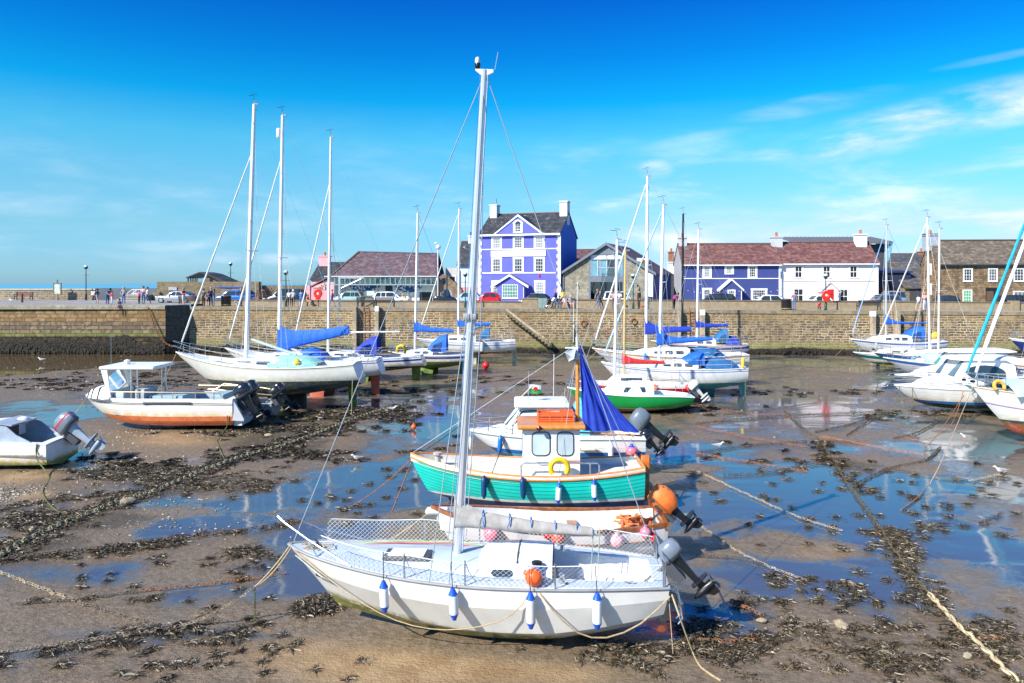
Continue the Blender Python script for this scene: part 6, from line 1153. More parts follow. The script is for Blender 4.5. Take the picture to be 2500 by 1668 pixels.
B10 = yacht('white sailboat with red keels and a thick bright blue sail cover, second from the left', 550, 925, 963, 2.9, (850, 878, 876), 935, HB('h10', C_WHITE, [(1.15, (.16, .05, .035))], [(.12, .17, C_NAVY)]), (690, 282), (681, 862), ((683, 852), (857, 812), (.95, .42, .55, .24)), BLUEC, .45, (.2, .62), (904, 927, -.1), RK, (760, 800), RK, None, None, .9, 1.4, .3, .06, .105, win=2, spread=(.40,), fh=.83, seed=8, tent=(735, 800, 848, BLUEC), rigc=(WIREL, WIRE))
B10.part(MB().rbox(B10.mt.x-.35, B10.mt.x-.12, -.12, .12, B10.mt.z-1.3, B10.mt.z-.75, .06), 'radar_reflector', WHITE)
B11 = yacht('white sailboat with navy sheer band, bare white boom and royal blue spray hood', 710, 1030, 927, 2.7, (852, 872, 868), 908, HB('h11', C_WHITE, [(1.0, (.02, .022, .025))], [(.12, .24, C_NAVY)]), (808, 335), (801, 858), ((803, 812), (976, 810)), None, .42, (.22, .58), (1004, 1026), GK, (860, 905), GK, (868, 925, 820), BLUED, .9, 1.2, .28, .06, .09, spread=(.41,), fh=.8, seed=9, rigc=(WIRE, CYANC))
B11.part(MB().tube([(B11.X(905), .5, B11.Z(862)), (B11.X(905), .5, B11.Z(822))], .05, 6), 'furled_ensign', REDC)
B12 = yacht('white sailboat with broad navy band and green weedy keel behind the front mast', 948, 1150, 912, 2.4, (858, 866, 864), 898, HB('h12', C_WHITE, [(.95, (.10, .15, .04))], [(.06, .22, C_NAVY)], algae=(.8, .9)), (1020, 520), (1013, 852), ((1014, 806), (1110, 810), (.30, .18, .6, .15)), BLUEC, .42, (.2, .55), (1120, 1135), GK, (1028, 1060), GK, (1044, 1092, 816), BLUEC, seed=10, rigc=(WIRE, BLUED), railm=CREAM)
B13 = yacht('white sailboat with red and blue waterline close under the quay wall behind the front mast', 1018, 1258, 886, 2.7, (826, 834, 832), 866, HB('h13', C_WHITE, [(.95, (.35, .03, .04)), (.86, (.04, .045, .06))], [(.2, .26, (.05, .15, .5))]), (1121, 510), (1119, 826), ((1120, 795), (1200, 792), (.22, .16, .5, .13)), BLUEC, .5, (.18, .6), (1248, 1262), BK, (1125, 1165), BK, (1170, 1195, 800), BLUET, seed=11, fm=WIREL, furl=.05)
hang(B13, 1178, 832, .95, .16, mat('fender_grey', (.42, .45, .48), .5), DARKG, 'fat grey fender hanging from the sailboat under the quay wall')
ring_buoy(B11.W(B11.X(985), -1.0, B11.Z(852)), .30, .09, YEL, 'yellow horseshoe lifebuoy at the stern rail of the navy banded sailboat', rot=(90, 0, -15))
# workboat
B = B14 = Boat('workboat', 'white workboat with orange bottom, open wheelhouse and black outboards', 'workboat', 402, 1040, 0, MG)
hm = hullmat('hull_work', (.78, .76, .71), bands=[(.64, (.62, .17, .06)), (.34, (.46, .12, .06))], stripes=[(.17, .20, (.06, .06, .06)), (.23, .26, (.06, .06, .06)), (.52, .53, (.5, .45, .4))], stain=(.64, .95, (.68, .50, .22), .9), rough=.28)
B.hull(-3.6, 3.5, 2.5, 1.42, 1.40, 1.36, .02, .42, .04, hm, rake=1.0, tm=.5, tr=.92, sec=[(1, 0), (1., .35), (.97, .70), (.88, .85), (0, 1)], vb=.7, smooth=15, pb=2.4, tk=.9)
GI = mat('grey_inside', (.36, .42, .46), .6, var=.1, dirt=.3, dcol=(.2, .18, .15)); B.deck(WHITE, (.25, .96, .86), .72, .02, GI)
B.cabin([(-3.5, .12, .08, 1.36, 1.42), (-3.2, .55, .38, 1.38, 1.68), (-2.7, .92, .7, 1.38, 1.84), (-2.15, 1.1, .86, 1.38, 1.86), (-1.95, 1.12, .88, 1.38, 1.5)], WHITE, 'fore_cuddy'); cu = B.co
for x in (-3.15, -2.88, -2.5): 
    b = MB(); pts = [B.side(x, f, -1)+V(0, -.012, .0) for f in (0, .5, .95)]+[V(x, 0, B.side(x, 1)[2]+.07)]+[B.side(x, f, 1)+V(0, .012, 0) for f in (.95, .5, 0)]; B.part(b.tube(pts, .03, 5), 'grip_strip', BLACK, cu)
B.part(MB().rbox(-2.45, .0, -1.0, 1.0, 2.66, 2.80, .05), 'wheelhouse_roof', WHITE)
for sg in (-1, 1): b = MB().loft([[V(-2.38, sg*.95, 2.68), V(-2.1, sg*.95, 2.68), V(-2.1, sg*.90, 2.68), V(-2.38, sg*.90, 2.68)], [V(-2.05, sg*.95, 1.45), V(-1.93, sg*.95, 1.45), V(-1.93, sg*.90, 1.45), V(-2.05, sg*.90, 1.45)]]); B.part(b, 'wheelhouse_side', WHITE)
B.part(MB().quad((-2.36, -.9, 2.66), (-2.36, .9, 2.66), (-2.03, .9, 1.7), (-2.03, -.9, 1.7)), 'windscreen', CLEAR, smooth=0)
b = MB(); b.rbox(-1.9, -1.4, -.8, .8, .75, 1.65, .05); b.rbox(-1.0, -.55, -.7, .5, .75, 1.75, .04); B.part(b, 'console', GI); B.part(MB().torus((-1.22, -.45, 1.75), .2, .022, 16, 6, Matrix.Translation((-1.22, -.45, 1.75)) @ Matrix.Rotation(R(70), 4, 'Y') @ Matrix.Translation((1.22, .45, -1.75))), 'steering_wheel', BLACK)
for x, y, r in ((-1.05, -.9, .05), (-.75, -.95, .04), (-.35, .85, .05), (.35, -1.0, .025)): B.part(MB().tube([(x, y, .8), (x, y, 2.68)], r, 6), 'post', STEEL)
b = MB(); b.tube([(-2.15, -1.18, 1.75), (-1.9, -1.18, 1.72), (2.9, -1.12, 1.66), (3.1, -1.1, 1.4)], .026, 6)
for x in (-.6, .9, 1.9, 2.7): b.tube([(x, -1.17, 1.38), (x, -1.16, 1.68)], .022, 5)
b.tube([(-1.9, 1.18, 1.72), (2.9, 1.12, 1.66)], .026, 6); B.part(b, 'side_rail', mat('bronze_rail', (.55, .45, .30), .4, .5)); B.part(MB().rbox(-.35, 1.75, -1.285, -1.25, 1.19, 1.28, .01), 'rubbing_pad', DARKG); B.part(MB().lathe([(.1, 0), (.13, .05), (.13, .18), (.03, .22)], 10, Matrix.Translation((-1.7, 0, 2.8))), 'radar_dome', WHITE); B.part(MB().tube([(-2.1, -.6, 2.78), (-2.1, -.6, 4.2)], .009, 4), 'antenna', WIRE)

for x0, x1, z1 in ((-.4, 1.1, 1.45), (2.3, 2.9, 1.5)): B.part(MB().rbox(x0, x1, -.6, .8, .75, z1, .03), 'deck_box', mat('blue_grey_box', (.25, .38, .44), .6))
b = MB(); b.loft([[V(3.5, -1.12, .45), V(3.5, -.95, .45), V(3.5, -.95, 1.4), V(3.5, -1.12, 1.4)], [V(3.95, -1.0, .4), V(3.95, -.9, .4), V(3.95, -.9, .5), V(3.95, -1.0, .5)]]); b.box(3.5, 3.85, -.95, 1.0, .2, .5); B.part(b, 'stern_pod', WHITE)
B.outboard(3.62, 1.12, -.4, 30, 1.35, NAVYENG, BLACK); B.outboard(3.62, 1.12, .5, 30, 1.35, NAVYENG, BLACK)
B = Boat('dinghy', 'grey aluminium dinghy with steel hoop rail behind the workboat outboards', 'dinghy', 575, 1016, 0, MG); hm = hullmat('hull_alu', (.42, .43, .42), rough=.35); B.hull(-2.2, 2.0, 1.8, .75, .70, .72, .02, .3, .05, hm, rake=.5, tr=.9, sec=[(1, 0), (.95, .5), (.8, .75), (0, 1)], smooth=20); B.deck(GI, (.2, .95, .8), .5)
b = MB(); b.tube([(-1.6, -.85, 1.0), (-.9, -.9, 1.45), (1.0, -.9, 1.25), (2.0, -.7, 1.12), (2.25, 0, 1.08), (2.0, .7, 1.12), (1.0, .9, 1.25), (-.9, .9, 1.45), (-1.6, .85, 1.0)], .03, 6)
for x, z in ((-.9, 1.45), (.3, 1.33), (1.2, 1.22)): b.tube([(x, -.9, .7), (x, -.9, z)], .022, 5)
B.part(b, 'hoop_rail', mat('bronze_rail', (.55, .45, .30), .4, .5)); B.part(MB().rbox(.0, .9, -.5, .5, .5, 1.25, .08), 'console', mat('grey_cover', (.42, .42, .40), .8)); B.outboard(2.05, .85, .2, 40, 1.15, NAVYENG, BLACK); B.outboard(2.05, .85, -.5, 35, 1.0, BLACK, BLACK)
# speedboat at the left edge
B = B16 = Boat('speedboat', 'white speedboat with green weed line and a silver outboard at the left edge', 'speedboat', -25, 1133, 0, MG); hm = hullmat('hull_speed', (.76, .75, .71), bands=[(.12, (.03, .028, .015)), ], stain=(.30, .44, (.62, .42, .10), .95), stripes=[(.03, .05, (.5, .5, .5))], algae=(.36, .98), rough=.25)
B.hull(-2.9, 2.62, 2.1, 1.15, .96, .90, .0, .35, .02, hm, rake=.8, tr=.92, sec=[(1, 0), (.99, .5), (.93, .8), (0, 1)], smooth=20, tk=.9); B.deck(WHITE, (.60, .95, .75), .45, .04, GI)
B.cabin([(-1.6, .6, .5, 1.0, 1.05), (-.6, .88, .62, .98, 1.50), (.55, .92, .66, .95, 1.58), (.75, .92, .66, .95, 1.55)], WHITE, 'cuddy'); B.ends(0, .2, .9, .8, GLASSB); B.cwin(-.4, -.05, .4, .85, mat('lilac_glass', (.18, .14, .28), .15), .04)
b = MB()
for sg in (-1, 1): b.prism([(.7, sg*.88, .94), (2.1, sg*.86, .92), (1.5, sg*.86, 1.22), (1.15, sg*.84, 1.50), (.55, sg*.80, 1.56)], (0, -sg*.04, 0))
b.prism([(.6, -.7, 1.57), (1.25, -.7, 1.48), (1.25, .7, 1.48), (.6, .7, 1.57)], (0, 0, .05)); B.part(b, 'hood', mat('blue_grey_hood', (.32, .38, .46), .5)); B.part(MB().panel((.76, -.5, .9), (.76, .4, .9), (.76, .4, 1.45), (.76, -.5, 1.45), .02, .02), 'cabin_door', mat('brown_door2', (.10, .055, .045), .6), B.co); B.part(MB().rbox(.6, 2.55, -1.06, -1.02, .50, .56, .01), 'rubbing_pad', WOODG); B.part(MB().ball(V(1.0, .3, 1.52), .22, 12, 8, (1, 1, .6)), 'fender_ball', WHITE)
B.outboard(2.72, .92, .25, 52, 1.35, SILVER, mat('silver_leg', (.34, .40, .46), .4, .1), REDP)
# right group
B17 = yacht('white motor sailer with blue sheer line, blue hood and bunched blue sail', 2077, 2300, 880, 2.5, (828, 836, 832), 862, HB('h17', C_WHITE, [(.70, (.02, .22, .28))], [(.06, .16, (.03, .12, .45))]), (2164, 550), (2163, 822), ((2164, 789), (2268, 788), (.10, .06, .75, .2)), BLUEC, .62, (.18, .62), None, None, None, None, (2206, 2246, 796), BLUEC, .8, 1.0, 0, .05, .08, win=3, seed=12, rigc=(WIREL, BLUED), fm=mat('blue_white_sail', (.25, .40, .68), .8), mastm=ALLOY)
b = MB().ball(V(B17.X(2273), -.6, B17.Z(818)), .3, 10, 7, (1, .5, 1)); o = b.build('life_raft', YEL, B17.root)
B18 = yacht('green and white striped motor boat hull in front of the motor sailer', 2084, 2260, 897, 2.3, (860, 866, 866), 890, HB('h18', C_WHITE, [(.45, (.04, .18, .05))], [(.12, .36, (.01, .14, .10))]), None, None, None, None, .5, (.3, .8), mastm=ALLOY, win=2, rake=.9, seed=13)
B18.root.name = 'motor_boat'; B18.root['category'] = 'motor boat'; B18.root['group'] = MG
B19 = yacht('mid blue hulled sailboat with tan rail and two bare masts', 2131, 2390, 908, 2.5, (860, 868, 866), 896, HB('h19', (.035, .12, .32), [(.40, (.40, .33, .16))], [(-.1, .05, (.60, .38, .2))]), (2264, 530), (2270, 862), None, None, .4, (.3, .7), seed=14, mastm=mat('tan_spar', (.66, .62, .52), .4), rigc=(WIREL, WIREL), deckm=mat('tan_deck', (.52, .40, .26), .6), furl=.03, fm=WIREL)
B19.mast((2294, 558), (2291, 862), .075, mat('tan_spar', (.66, .62, .52), .4), True, (.5,), shrouds=False, fore=False, back=False)
B20 = yacht('white sailboat with royal blue band and pale blue canopy behind the big cruiser', 2157, 2420, 930, 2.5, (873, 886, 884), 915, HB('h20', C_WHITE, [(.5, (.25, .30, .33))], [(.06, .22, (.03, .13, .42))]), None, None, None, None, .55, (.3, .68), win=2, seed=15, tent=(2240, 2330, 862, mat('pale_blue_canopy', (.42, .66, .78), .7)))
def cruiser(label, pb, ps, pg, B_, zsh, zk, mat_, roof, wsx, seed=1, glass=GLASSB, anchor=True):
    pc = (pb+ps)/2; b_ = Boat('motor_cruiser', label, 'motor boat', pc, pg, 0, MG); L = (ps-pb)/b_.k; zb, zm, zs = [b_.Z(y) for y in zsh]; zk = b_.Z(zk)
    b_.hull(-L/2, L/2, B_, zb, zm, zs, zk, zk+(zb-zk)*.34, zk+.05, mat_, rake=1.0, tm=.55, tr=.9, sec=[(1, 0), (.98, .15), (.90, .62), (.84, .75), (0, 1)], vb=.65, smooth=18); b_.deck(WHITE, (.72, .96, .8), .5, .10); b_.rail(.035, WHITE, .0)
    x0, x1 = b_.X(wsx[0]), b_.X(wsx[1]); zr = b_.Z(roof[2]); w = B_*.36; q = zm+.0
    b_.cabin([(-L/2+.9, .25, .12, zb-.05, zb+.05), (lerp(-L/2, x0, .6), w*.75, w*.5, q, q+.36), (x0, w*1.02, w*.72, q, q+.55), (x0+.9, w*1.05, w*.8, q, q+.6)], WHITE, 'foredeck')
    b_.cabin([(x0, w*.95, w*.45, q+.35, q+.5), (x1, w*1.08, w*.82, q+.3, zr-.14), (b_.X(roof[1])-.5, w*1.12, w*.86, q, zr-.10), (b_.X(roof[1]), w*1.1, w*.84, q, zr-.4)], WHITE, 'wheelhouse'); b_.ends(0, .12, .95, .86, glass); n_ = 14
    xa, xe = x1-.1, b_.X(roof[1])-.55
    for sg in (-1, 1):
        P_ = []
        for i in range(20): a = 2*PI*i/20; u = .5+.5*math.cos(a); f = .5+.36*math.sin(a)*(1 if math.sin(a) < 0 else .8)-.12*u*0; p = b_.side(lerp(xa, xe, u), f, sg); P_.append(p+V(0, sg*.02, 0))
        b_.part(MB().prism(P_ if sg < 0 else P_[::-1], (0, sg*.006, 0)), 'side_window', GLASS, b_.co)
    b_.cabin([(x1-.55, w*.55, w*.5, zr-.16, zr-.12), (x1-.2, w*.95, w*.85, zr-.16, zr-.03), (b_.X(roof[1])-.3, w*1.05, w*.95, zr-.14, zr+.02), (b_.X(roof[1])+.25, w*.9, w*.8, zr-.12, zr-.06)], WHITE, 'hardtop')
    b_.pulpit(.42, .42, .05, .016, STEEL, 'bow_rail')
    if anchor: b_.part(MB().tube([V(-L/2+.3, 0, zb+.08), V(-L/2-.3, 0, zb+.06), V(-L/2-.38, 0, zb-.05)], .03, 6), 'anchor', STEEL)
    return b_
B21b = cruiser('white motor cruiser with green tinted windscreen behind the biggest white cruiser', 2185, 2520, 958, 2.6, (915, 916, 914), 945, HB('h21b', C_WHITE, [(.4, (.2, .25, .28))], [(.2, .24, (.5, .52, .54))]), (2300, 2450, 852), (2292, 2325), 3, glassy('green_screen', (.10, .30, .26), .08))
B21 = cruiser('biggest white motor cruiser with dark oval side window and weedy blue bottom', 2184, 2530, 1003, 2.7, (940, 944, 940), 998, HB('h21', C_WHITE, [(.60, (.02, .16, .44)), (.45, (.015, .022, .02))], [(.26, .27, (.45, .46, .48)), (.40, .41, (.5, .5, .5))], algae=(.46, .8)), (2325, 2452, 868), (2300, 2335), 4)
B23 = yacht('pale blue hulled sailboat whose bow shows between the cruiser and the red bottomed sailboat', 2352, 2760, 1024, 2.8, (938, 952, 950), 1000, HB('h23', (.32, .66, .74), [(.55, (.02, .28, .48))]), (2600, 230), (2580, 930), None, None, .4, rake=1.45, zfoot=.55, seed=16, furl=.085, fm=mat('teal_sail', (.01, .36, .55), .8), fh=.9, kx=(2520, 2600), km=DK)
B22 = yacht('white sailboat with red bottom, red and navy pinstripes and tan rail at the right edge', 2374, 2800, 1078, 2.9, (944, 962, 960), 1070, HB('h22', C_WHITE, [(.92, (.05, .07, .09)), (.80, C_REDB)], [(.62, .635, (.6, .05, .08)), (.65, .68, (.03, .05, .35))]), (2620, 240), (2600, 960), None, None, .45, rake=1.5, zfoot=.4, seed=17, furl=.085, fm=mat('white_furled', (.80, .80, .78), .8), fh=.95, railm=mat('tan_rail', (.55, .40, .24), .5), tent=(2440, 2560, 925, mat('pale_cover', (.40, .62, .74), .7)))
ring_buoy(B22.W(B22.X(2416), -.6, B22.Z(938)), .2, .07, mat('apricot', (.80, .40, .04), .5), 'orange lifebuoy on the deck of the red bottomed sailboat', rot=(70, 0, 0))
B24 = yacht('navy hulled boat with red bottom at the right edge under the quay wall', 2465, 2720, 893, 2.6, (826, 838, 836), 882, HB('h24', (.012, .035, .19), [(.72, (.50, .12, .07))], [(-.1, .16, C_WHITE)]), None, None, None, None, .5, (.3, .6), seed=18)
B25 = yacht('white sailboat with tan toe rail and pale deck just left of the right edge', 2402, 2680, 948, 2.6, (884, 892, 890), 930, HB('h25', C_WHITE, [(.4, (.1, .12, .16))], [(-.05, .06, (.60, .38, .22)), (.2, .3, C_NAVY)]), None, None, None, None, .45, (.25, .6), seed=19, railm=ORANGEWOOD)
# ================================================================ people, cars and street furniture
J = dict(pelvis=(0, 0, .95), belly=(0, 0, 1.10), chest=(0, .01, 1.30), neck=(0, .01, 1.47), head=(0, -.015, 1.57), crown=(0, 0, 1.68), nose=(0, -.10, 1.585),
         sl=(-.17, .01, 1.40), el=(-.235, .04, 1.13), wl=(-.23, -.05, .90), hl=(-.225, -.08, .82), sr=(.17, .01, 1.40), er=(.235, .04, 1.13), wr=(.23, -.05, .90), hr=(.225, -.08, .82),
         tl=(-.09, 0, .90), kl=(-.10, -.02, .50), al=(-.10, .02, .09), fl=(-.11, -.13, .045), tr=(.09, 0, .90), kr=(.10, -.02, .50), ar=(.10, .02, .09), fr=(.11, -.13, .045))
RAD = dict(pelvis=.135, belly=.13, chest=.15, neck=.05, head=.085, crown=.07, nose=.02, s=.072, e=.046, w=.034, h=.04, t=.10, k=.066, a=.045, f=.045)
ED = [('pelvis', 'belly'), ('belly', 'chest'), ('chest', 'neck'), ('neck', 'head'), ('head', 'crown'), ('head', 'nose')]+[(a+s, b+s) for s in 'lr' for a, b in (('s', 'e'), ('e', 'w'), ('w', 'h'), ('t', 'k'), ('k', 'a'), ('a', 'f'))]+[('chest', 'sl'), ('chest', 'sr'), ('pelvis', 'tl'), ('pelvis', 'tr')]
POSES = {'stand': {}, 'hips': dict(el=(-.30, .10, 1.16), wl=(-.18, -.02, 1.0), hl=(-.13, -.07, .99), er=(.27, .0, 1.15), wr=(.16, -.20, 1.18), hr=(.10, -.26, 1.2)),
         'hold': dict(el=(-.23, -.05, 1.14), wl=(-.10, -.24, 1.18), hl=(-.04, -.29, 1.2), er=(.23, -.05, 1.14), wr=(.10, -.25, 1.14), hr=(.04, -.30, 1.15)),
         'walk': dict(kl=(-.10, -.20, .52), al=(-.10, -.28, .10), fl=(-.11, -.43, .06), kr=(.10, .10, .50), ar=(.10, .32, .14), fr=(.11, .22, .045), el=(-.22, .14, 1.15), wl=(-.22, .18, .93), hl=(-.22, .16, .86), er=(.22, -.08, 1.14), wr=(.2, -.25, 1.0), hr=(.19, -.31, .96)),
         'bend': dict(belly=(0, -.08, 1.09), chest=(0, -.26, 1.24), neck=(0, -.40, 1.33), head=(0, -.47, 1.39), crown=(0, -.52, 1.48), nose=(0, -.57, 1.36), sl=(-.17, -.30, 1.30), el=(-.21, -.38, 1.04), wl=(-.12, -.52, .90), hl=(-.08, -.57, .87), sr=(.17, -.30, 1.30), er=(.21, -.38, 1.04), wr=(.12, -.52, .90), hr=(.08, -.57, .87)),
         'sit': dict(pelvis=(0, 0, .50), belly=(0, .01, .66), chest=(0, .0, .87), neck=(0, -.03, 1.04), head=(0, -.06, 1.14), crown=(0, -.05, 1.25), nose=(0, -.15, 1.14), sl=(-.17, 0, .97), el=(-.23, -.02, .70), wl=(-.14, -.22, .62), hl=(-.10, -.29, .60), sr=(.17, 0, .97), er=(.23, -.02, .70), wr=(.14, -.22, .62), hr=(.10, -.29, .60), tl=(-.09, -.04, .50), kl=(-.11, -.44, .50), al=(-.11, -.46, .10), fl=(-.12, -.60, .05), tr=(.09, -.04, .50), kr=(.11, -.44, .50), ar=(.11, -.40, .10), fr=(.12, -.54, .05)),
         'crouch': dict(pelvis=(0, .05, .42), belly=(0, -.03, .56), chest=(0, -.14, .74), neck=(0, -.22, .90), head=(0, -.27, .98), crown=(0, -.28, 1.09), nose=(0, -.37, .97), sl=(-.17, -.16, .83), el=(-.21, -.25, .60), wl=(-.12, -.40, .48), hl=(-.08, -.45, .43), sr=(.17, -.16, .83), er=(.21, -.25, .60), wr=(.12, -.40, .48), hr=(.08, -.45, .43), tl=(-.09, .04, .42), kl=(-.14, -.34, .46), al=(-.12, -.02, .09), fl=(-.13, -.16, .045), tr=(.09, .04, .42), kr=(.14, -.34, .46), ar=(.12, -.02, .09), fr=(.13, -.16, .045))}
POSES['sit_edge'] = dict(POSES['sit']); 
_PM = {}
def pose_mesh(pose):
    if pose in _PM: return _PM[pose]
    j = dict(J); j.update(POSES[pose]); names = list(j); ix = {n: i for i, n in enumerate(names)}
    me = bpy.data.meshes.new('pose'); me.from_pydata([j[n] for n in names], [(ix[a], ix[b]) for a, b in ED], []); o = link(bpy.data.objects.new('pose', me))
    m = o.modifiers.new('skin', 'SKIN'); m.use_smooth_shade = True
    for n in names:
        sv = me.skin_vertices[0].data[ix[n]]; r = RAD.get(n) or RAD[n[0]]; sv.radius = (r*.92, r*1.08) if n in ('chest', 'belly', 'pelvis') else (r, r); sv.use_root = n == 'pelvis'
    o.modifiers.new('sub', 'SUBSURF').levels = 1
    o.modifiers['sub'].render_levels = 1; dg = bpy.context.evaluated_depsgraph_get(); res = bpy.data.meshes.new_from_object(o.evaluated_get(dg)); bpy.data.objects.remove(o); bpy.data.meshes.remove(me)
    P_ = {n: Vector(j[n]) for n in names}; bone = []
    for p in res.polygons:
        c = p.center; best = None
        for a, b in ED:
            d = P_[b]-P_[a]; t = max(0, min(1, (c-P_[a]).dot(d)/max(1e-9, d.length_squared))); q = (c-P_[a]-d*t).length-.6*lerp(RAD.get(a) or RAD[a[0]], RAD.get(b) or RAD[b[0]], t)
            if best is None or q < best[0]: best = (q, a, b, t)
        bone.append(best[1:])
    _PM[pose] = (res, bone, P_); return _PM[pose]
def person(p, label, top, bot, hair, pose='stand', rot=0., h=1.72, sleeve=.5, leg=1., skin=(.55, .32, .22), shoe=(.05, .05, .055), longhair=False, group='people along the quay'):
    me0, bone, P_ = pose_mesh(pose); me = me0.copy(); me.name = 'person'; cm = lambda n, c: mat('%s_%.2f_%.2f_%.2f' % (n, *c), c, .8, var=.12, vs=8)
    for m in (cm('skin', skin), cm('cloth', top), cm('cloth', bot), cm('shoe', shoe)): me.materials.append(m)
    for f, (a, b, t) in zip(me.polygons, bone):
        if a in ('neck', 'head') or b == 'nose': k = 0
        elif a == 'chest' and b == 'neck': k = 1 if t < .75 else 0
        elif a[0] in 's' and len(a) == 2: k = 1 if t < sleeve*2 else 0
        elif a[0] == 'e': k = 1 if sleeve > .6 else 0
        elif a[0] == 'w': k = 0
        elif a[0] == 't' and len(a) == 2: k = 2 if t <= leg*2 else 0
        elif a[0] == 'k': k = 2 if leg > .6 else 0
        elif a[0] == 'a': k = 3
        elif b[0] == 't' or (a == 'pelvis' and t < .55): k = 2
        else: k = 1
        f.material_index = k
    o = link(bpy.data.objects.new('person', me)); o.location = p; o.rotation_euler = (0, 0, R(rot)); s = h/1.75; o.scale = (s, s, s); tag(o, label, 'person', group)
    hd, cr = P_['head'], P_['crown']; ax = (cr-hd).normalized(); b = MB(); c = hd.lerp(cr, .62)+Vector((0, .018, 0)); Mh = Matrix.Translation(c) @ ax.to_track_quat('Z', 'Y').to_matrix().to_4x4()
    b.lathe([(.105, -.06), (.112, -.01), (.108, .05), (.08, .095), (.03, .115), (.005, .117)], 12, Mh @ Matrix.Translation((0, .0, 0)))
    if longhair: b.ball(c+Vector((0, .06, -.10)), .085, 10, 7, (1, .7, 1.5))
    hm_ = b.build('hair', cm('hair', hair), o, 60)
    return o
def onpier(px, py, z=PZ): return G(px, py, z)
NAVYC = (.02, .03, .09); JEAN = (.05, .09, .20); BLK = (.012, .012, .015); BRN = (.07, .04, .02); BLOND = (.45, .30, .12); WHT = (.72, .72, .72)
person(onpier(237, 742), 'girl in dark grey top and denim shorts walking along the pier', (.10, .10, .12), (.22, .32, .42), BRN, 'walk', 70, 1.5, .4, .3)
person(onpier(262, 743), 'man in blue shirt and jeans bending over beside the child in red', (.03, .12, .26), JEAN, BLK, 'bend', 60, 1.76, .4)
person(onpier(273, 743.5), 'child in a red jacket standing on the pier next to the bending man', (.60, .02, .02), (.55, .52, .55), BRN, 'stand', -40, 1.28, 1.)
p_ = V(P(291, 0, 68.25).x, 68.35, PZ-.50); person(p_, 'boy in navy sitting on the edge of the pier with dangling legs', NAVYC, (.35, .37, .42), BRN, 'sit_edge', -20, 1.5, .5, .4)
person(onpier(302, 742), 'blond woman in grey top with a blue bag on the pier', (.35, .35, .40), (.06, .14, .42), BLOND, 'hips', 30, 1.68, .4, longhair=True)
person(onpier(340, 742.5), 'child in a magenta coat and black leggings on the pier', (.50, .03, .30), BLK, BRN, 'hips', -30, 1.36, 1.)
person(onpier(350, 741), 'man in white and red top holding something, behind the magenta coat', (.62, .40, .40), JEAN, BRN, 'hold', 0, 1.76, .4)
person(onpier(360, 743), 'woman in white top and jeans striding at the end of the pier group', WHT, (.05, .10, .18), BRN, 'walk', -60, 1.68, .5)
person(QP(448, .7), 'man in red shirt and pale shorts on the quay by the silver car', (.52, .03, .05), (.45, .55, .62), (.30, .22, .18), 'hold', 80, 1.8, .4, .4)
person(QP(497, .7), 'woman in black striped top in the group beside the litter bin', (.07, .07, .10), BLK, BRN, 'stand', -20, 1.72, .4)
person(QP(508, .6), 'child in navy top and shorts between the two adults by the bin', NAVYC, NAVYC, BRN, 'hips', 10, 1.36, .4, .4)
person(QP(515, 1.2), 'bald man in navy top behind the woman in the denim jacket', NAVYC, NAVYC, (.42, .26, .18), 'stand', 30, 1.86, 1.)
person(QP(522, .7), 'woman in denim jacket and jeans with long brown hair', (.03, .05, .11), (.12, .20, .32), BRN, 'stand', -60, 1.7, 1., longhair=True)
person(QP(589, .6), 'man in black T-shirt and dark jeans with a white dog', BLK, (.05, .06, .09), (.25, .2, .18), 'stand', 100, 1.78, .4)
person(QP(706, .8), 'person in white top beside the green lamp post left of the hall', WHT, BLK, BRN, 'stand', 0, 1.62, .4)
person(QP(716, .9), 'person in a white cap and black trousers beside the leaning white furled sail', (.45, .52, .58), BLK, WHT, 'hips', 20, 1.66, .4)
person(QP(735, .6), 'boy in bright blue shirt and shorts left of the red lifebuoy', (.04, .16, .55), (.05, .20, .48), BRN, 'hold', 170, 1.62, .4, .45)
person(QP(751, 2.55, .10), 'child in orange top sitting on the low wall', (.75, .24, .06), (.5, .28, .18), (.35, .16, .06), 'sit', 70, 1.45, .4, .3)
person(QP(811, .7), 'man in mauve shirt and dark shorts walking past the gantry post', (.36, .16, .24), (.06, .07, .12), (.2, .15, .12), 'walk', -80, 1.7, .4, .45)
person(QP(985, 5.6, .05), 'person in yellow top sitting outside the hall beside the white estate car', (.70, .48, .10), JEAN, BLOND, 'sit', -20, 1.6, .4)
person(QP(997, 5.7, .05), 'person in white top sitting outside the hall next to the one in yellow', WHT, JEAN, (.3, .16, .08), 'sit', 20, 1.6, .4)
person(QP(1356, .8), 'man in navy top and jeans pushing a pushchair below the hotel', NAVYC, (.08, .16, .32), (.3, .2, .14), 'walk', -90, 1.84, 1.)
person(QP(1373, 2.2), 'person in bright yellow jacket standing behind the bench', (.72, .58, .05), (.25, .22, .10), BRN, 'hips', 0, 1.82, 1.)
person(QP(1366, .9), 'dark haired person seated at the left of the bench below the café', (.08, .07, .09), (.07, .12, .22), BRN, 'sit', -10, 1.62, .4)
person(QP(1379, .9), 'person in white and red top seated in the middle of the bench', (.62, .45, .48), (.28, .18, .14), BLOND, 'sit', 0, 1.64, .4, .4)
person(QP(1393, .9), 'grey haired person in grey top seated at the right of the bench', (.30, .29, .33), (.40, .25, .22), (.42, .38, .34), 'sit', 15, 1.68, .4, .4)
person(QP(1459, .7), 'man in slate blue T-shirt and jeans walking below the café window', (.12, .15, .24), (.07, .10, .18), (.3, .16, .1), 'walk', 70, 1.86, .4)
person(QP(1466, 1.2), 'person half hidden behind the man walking below the café window', (.40, .26, .22), (.10, .12, .18), (.3, .16, .1), 'walk', 75, 1.66, .4)
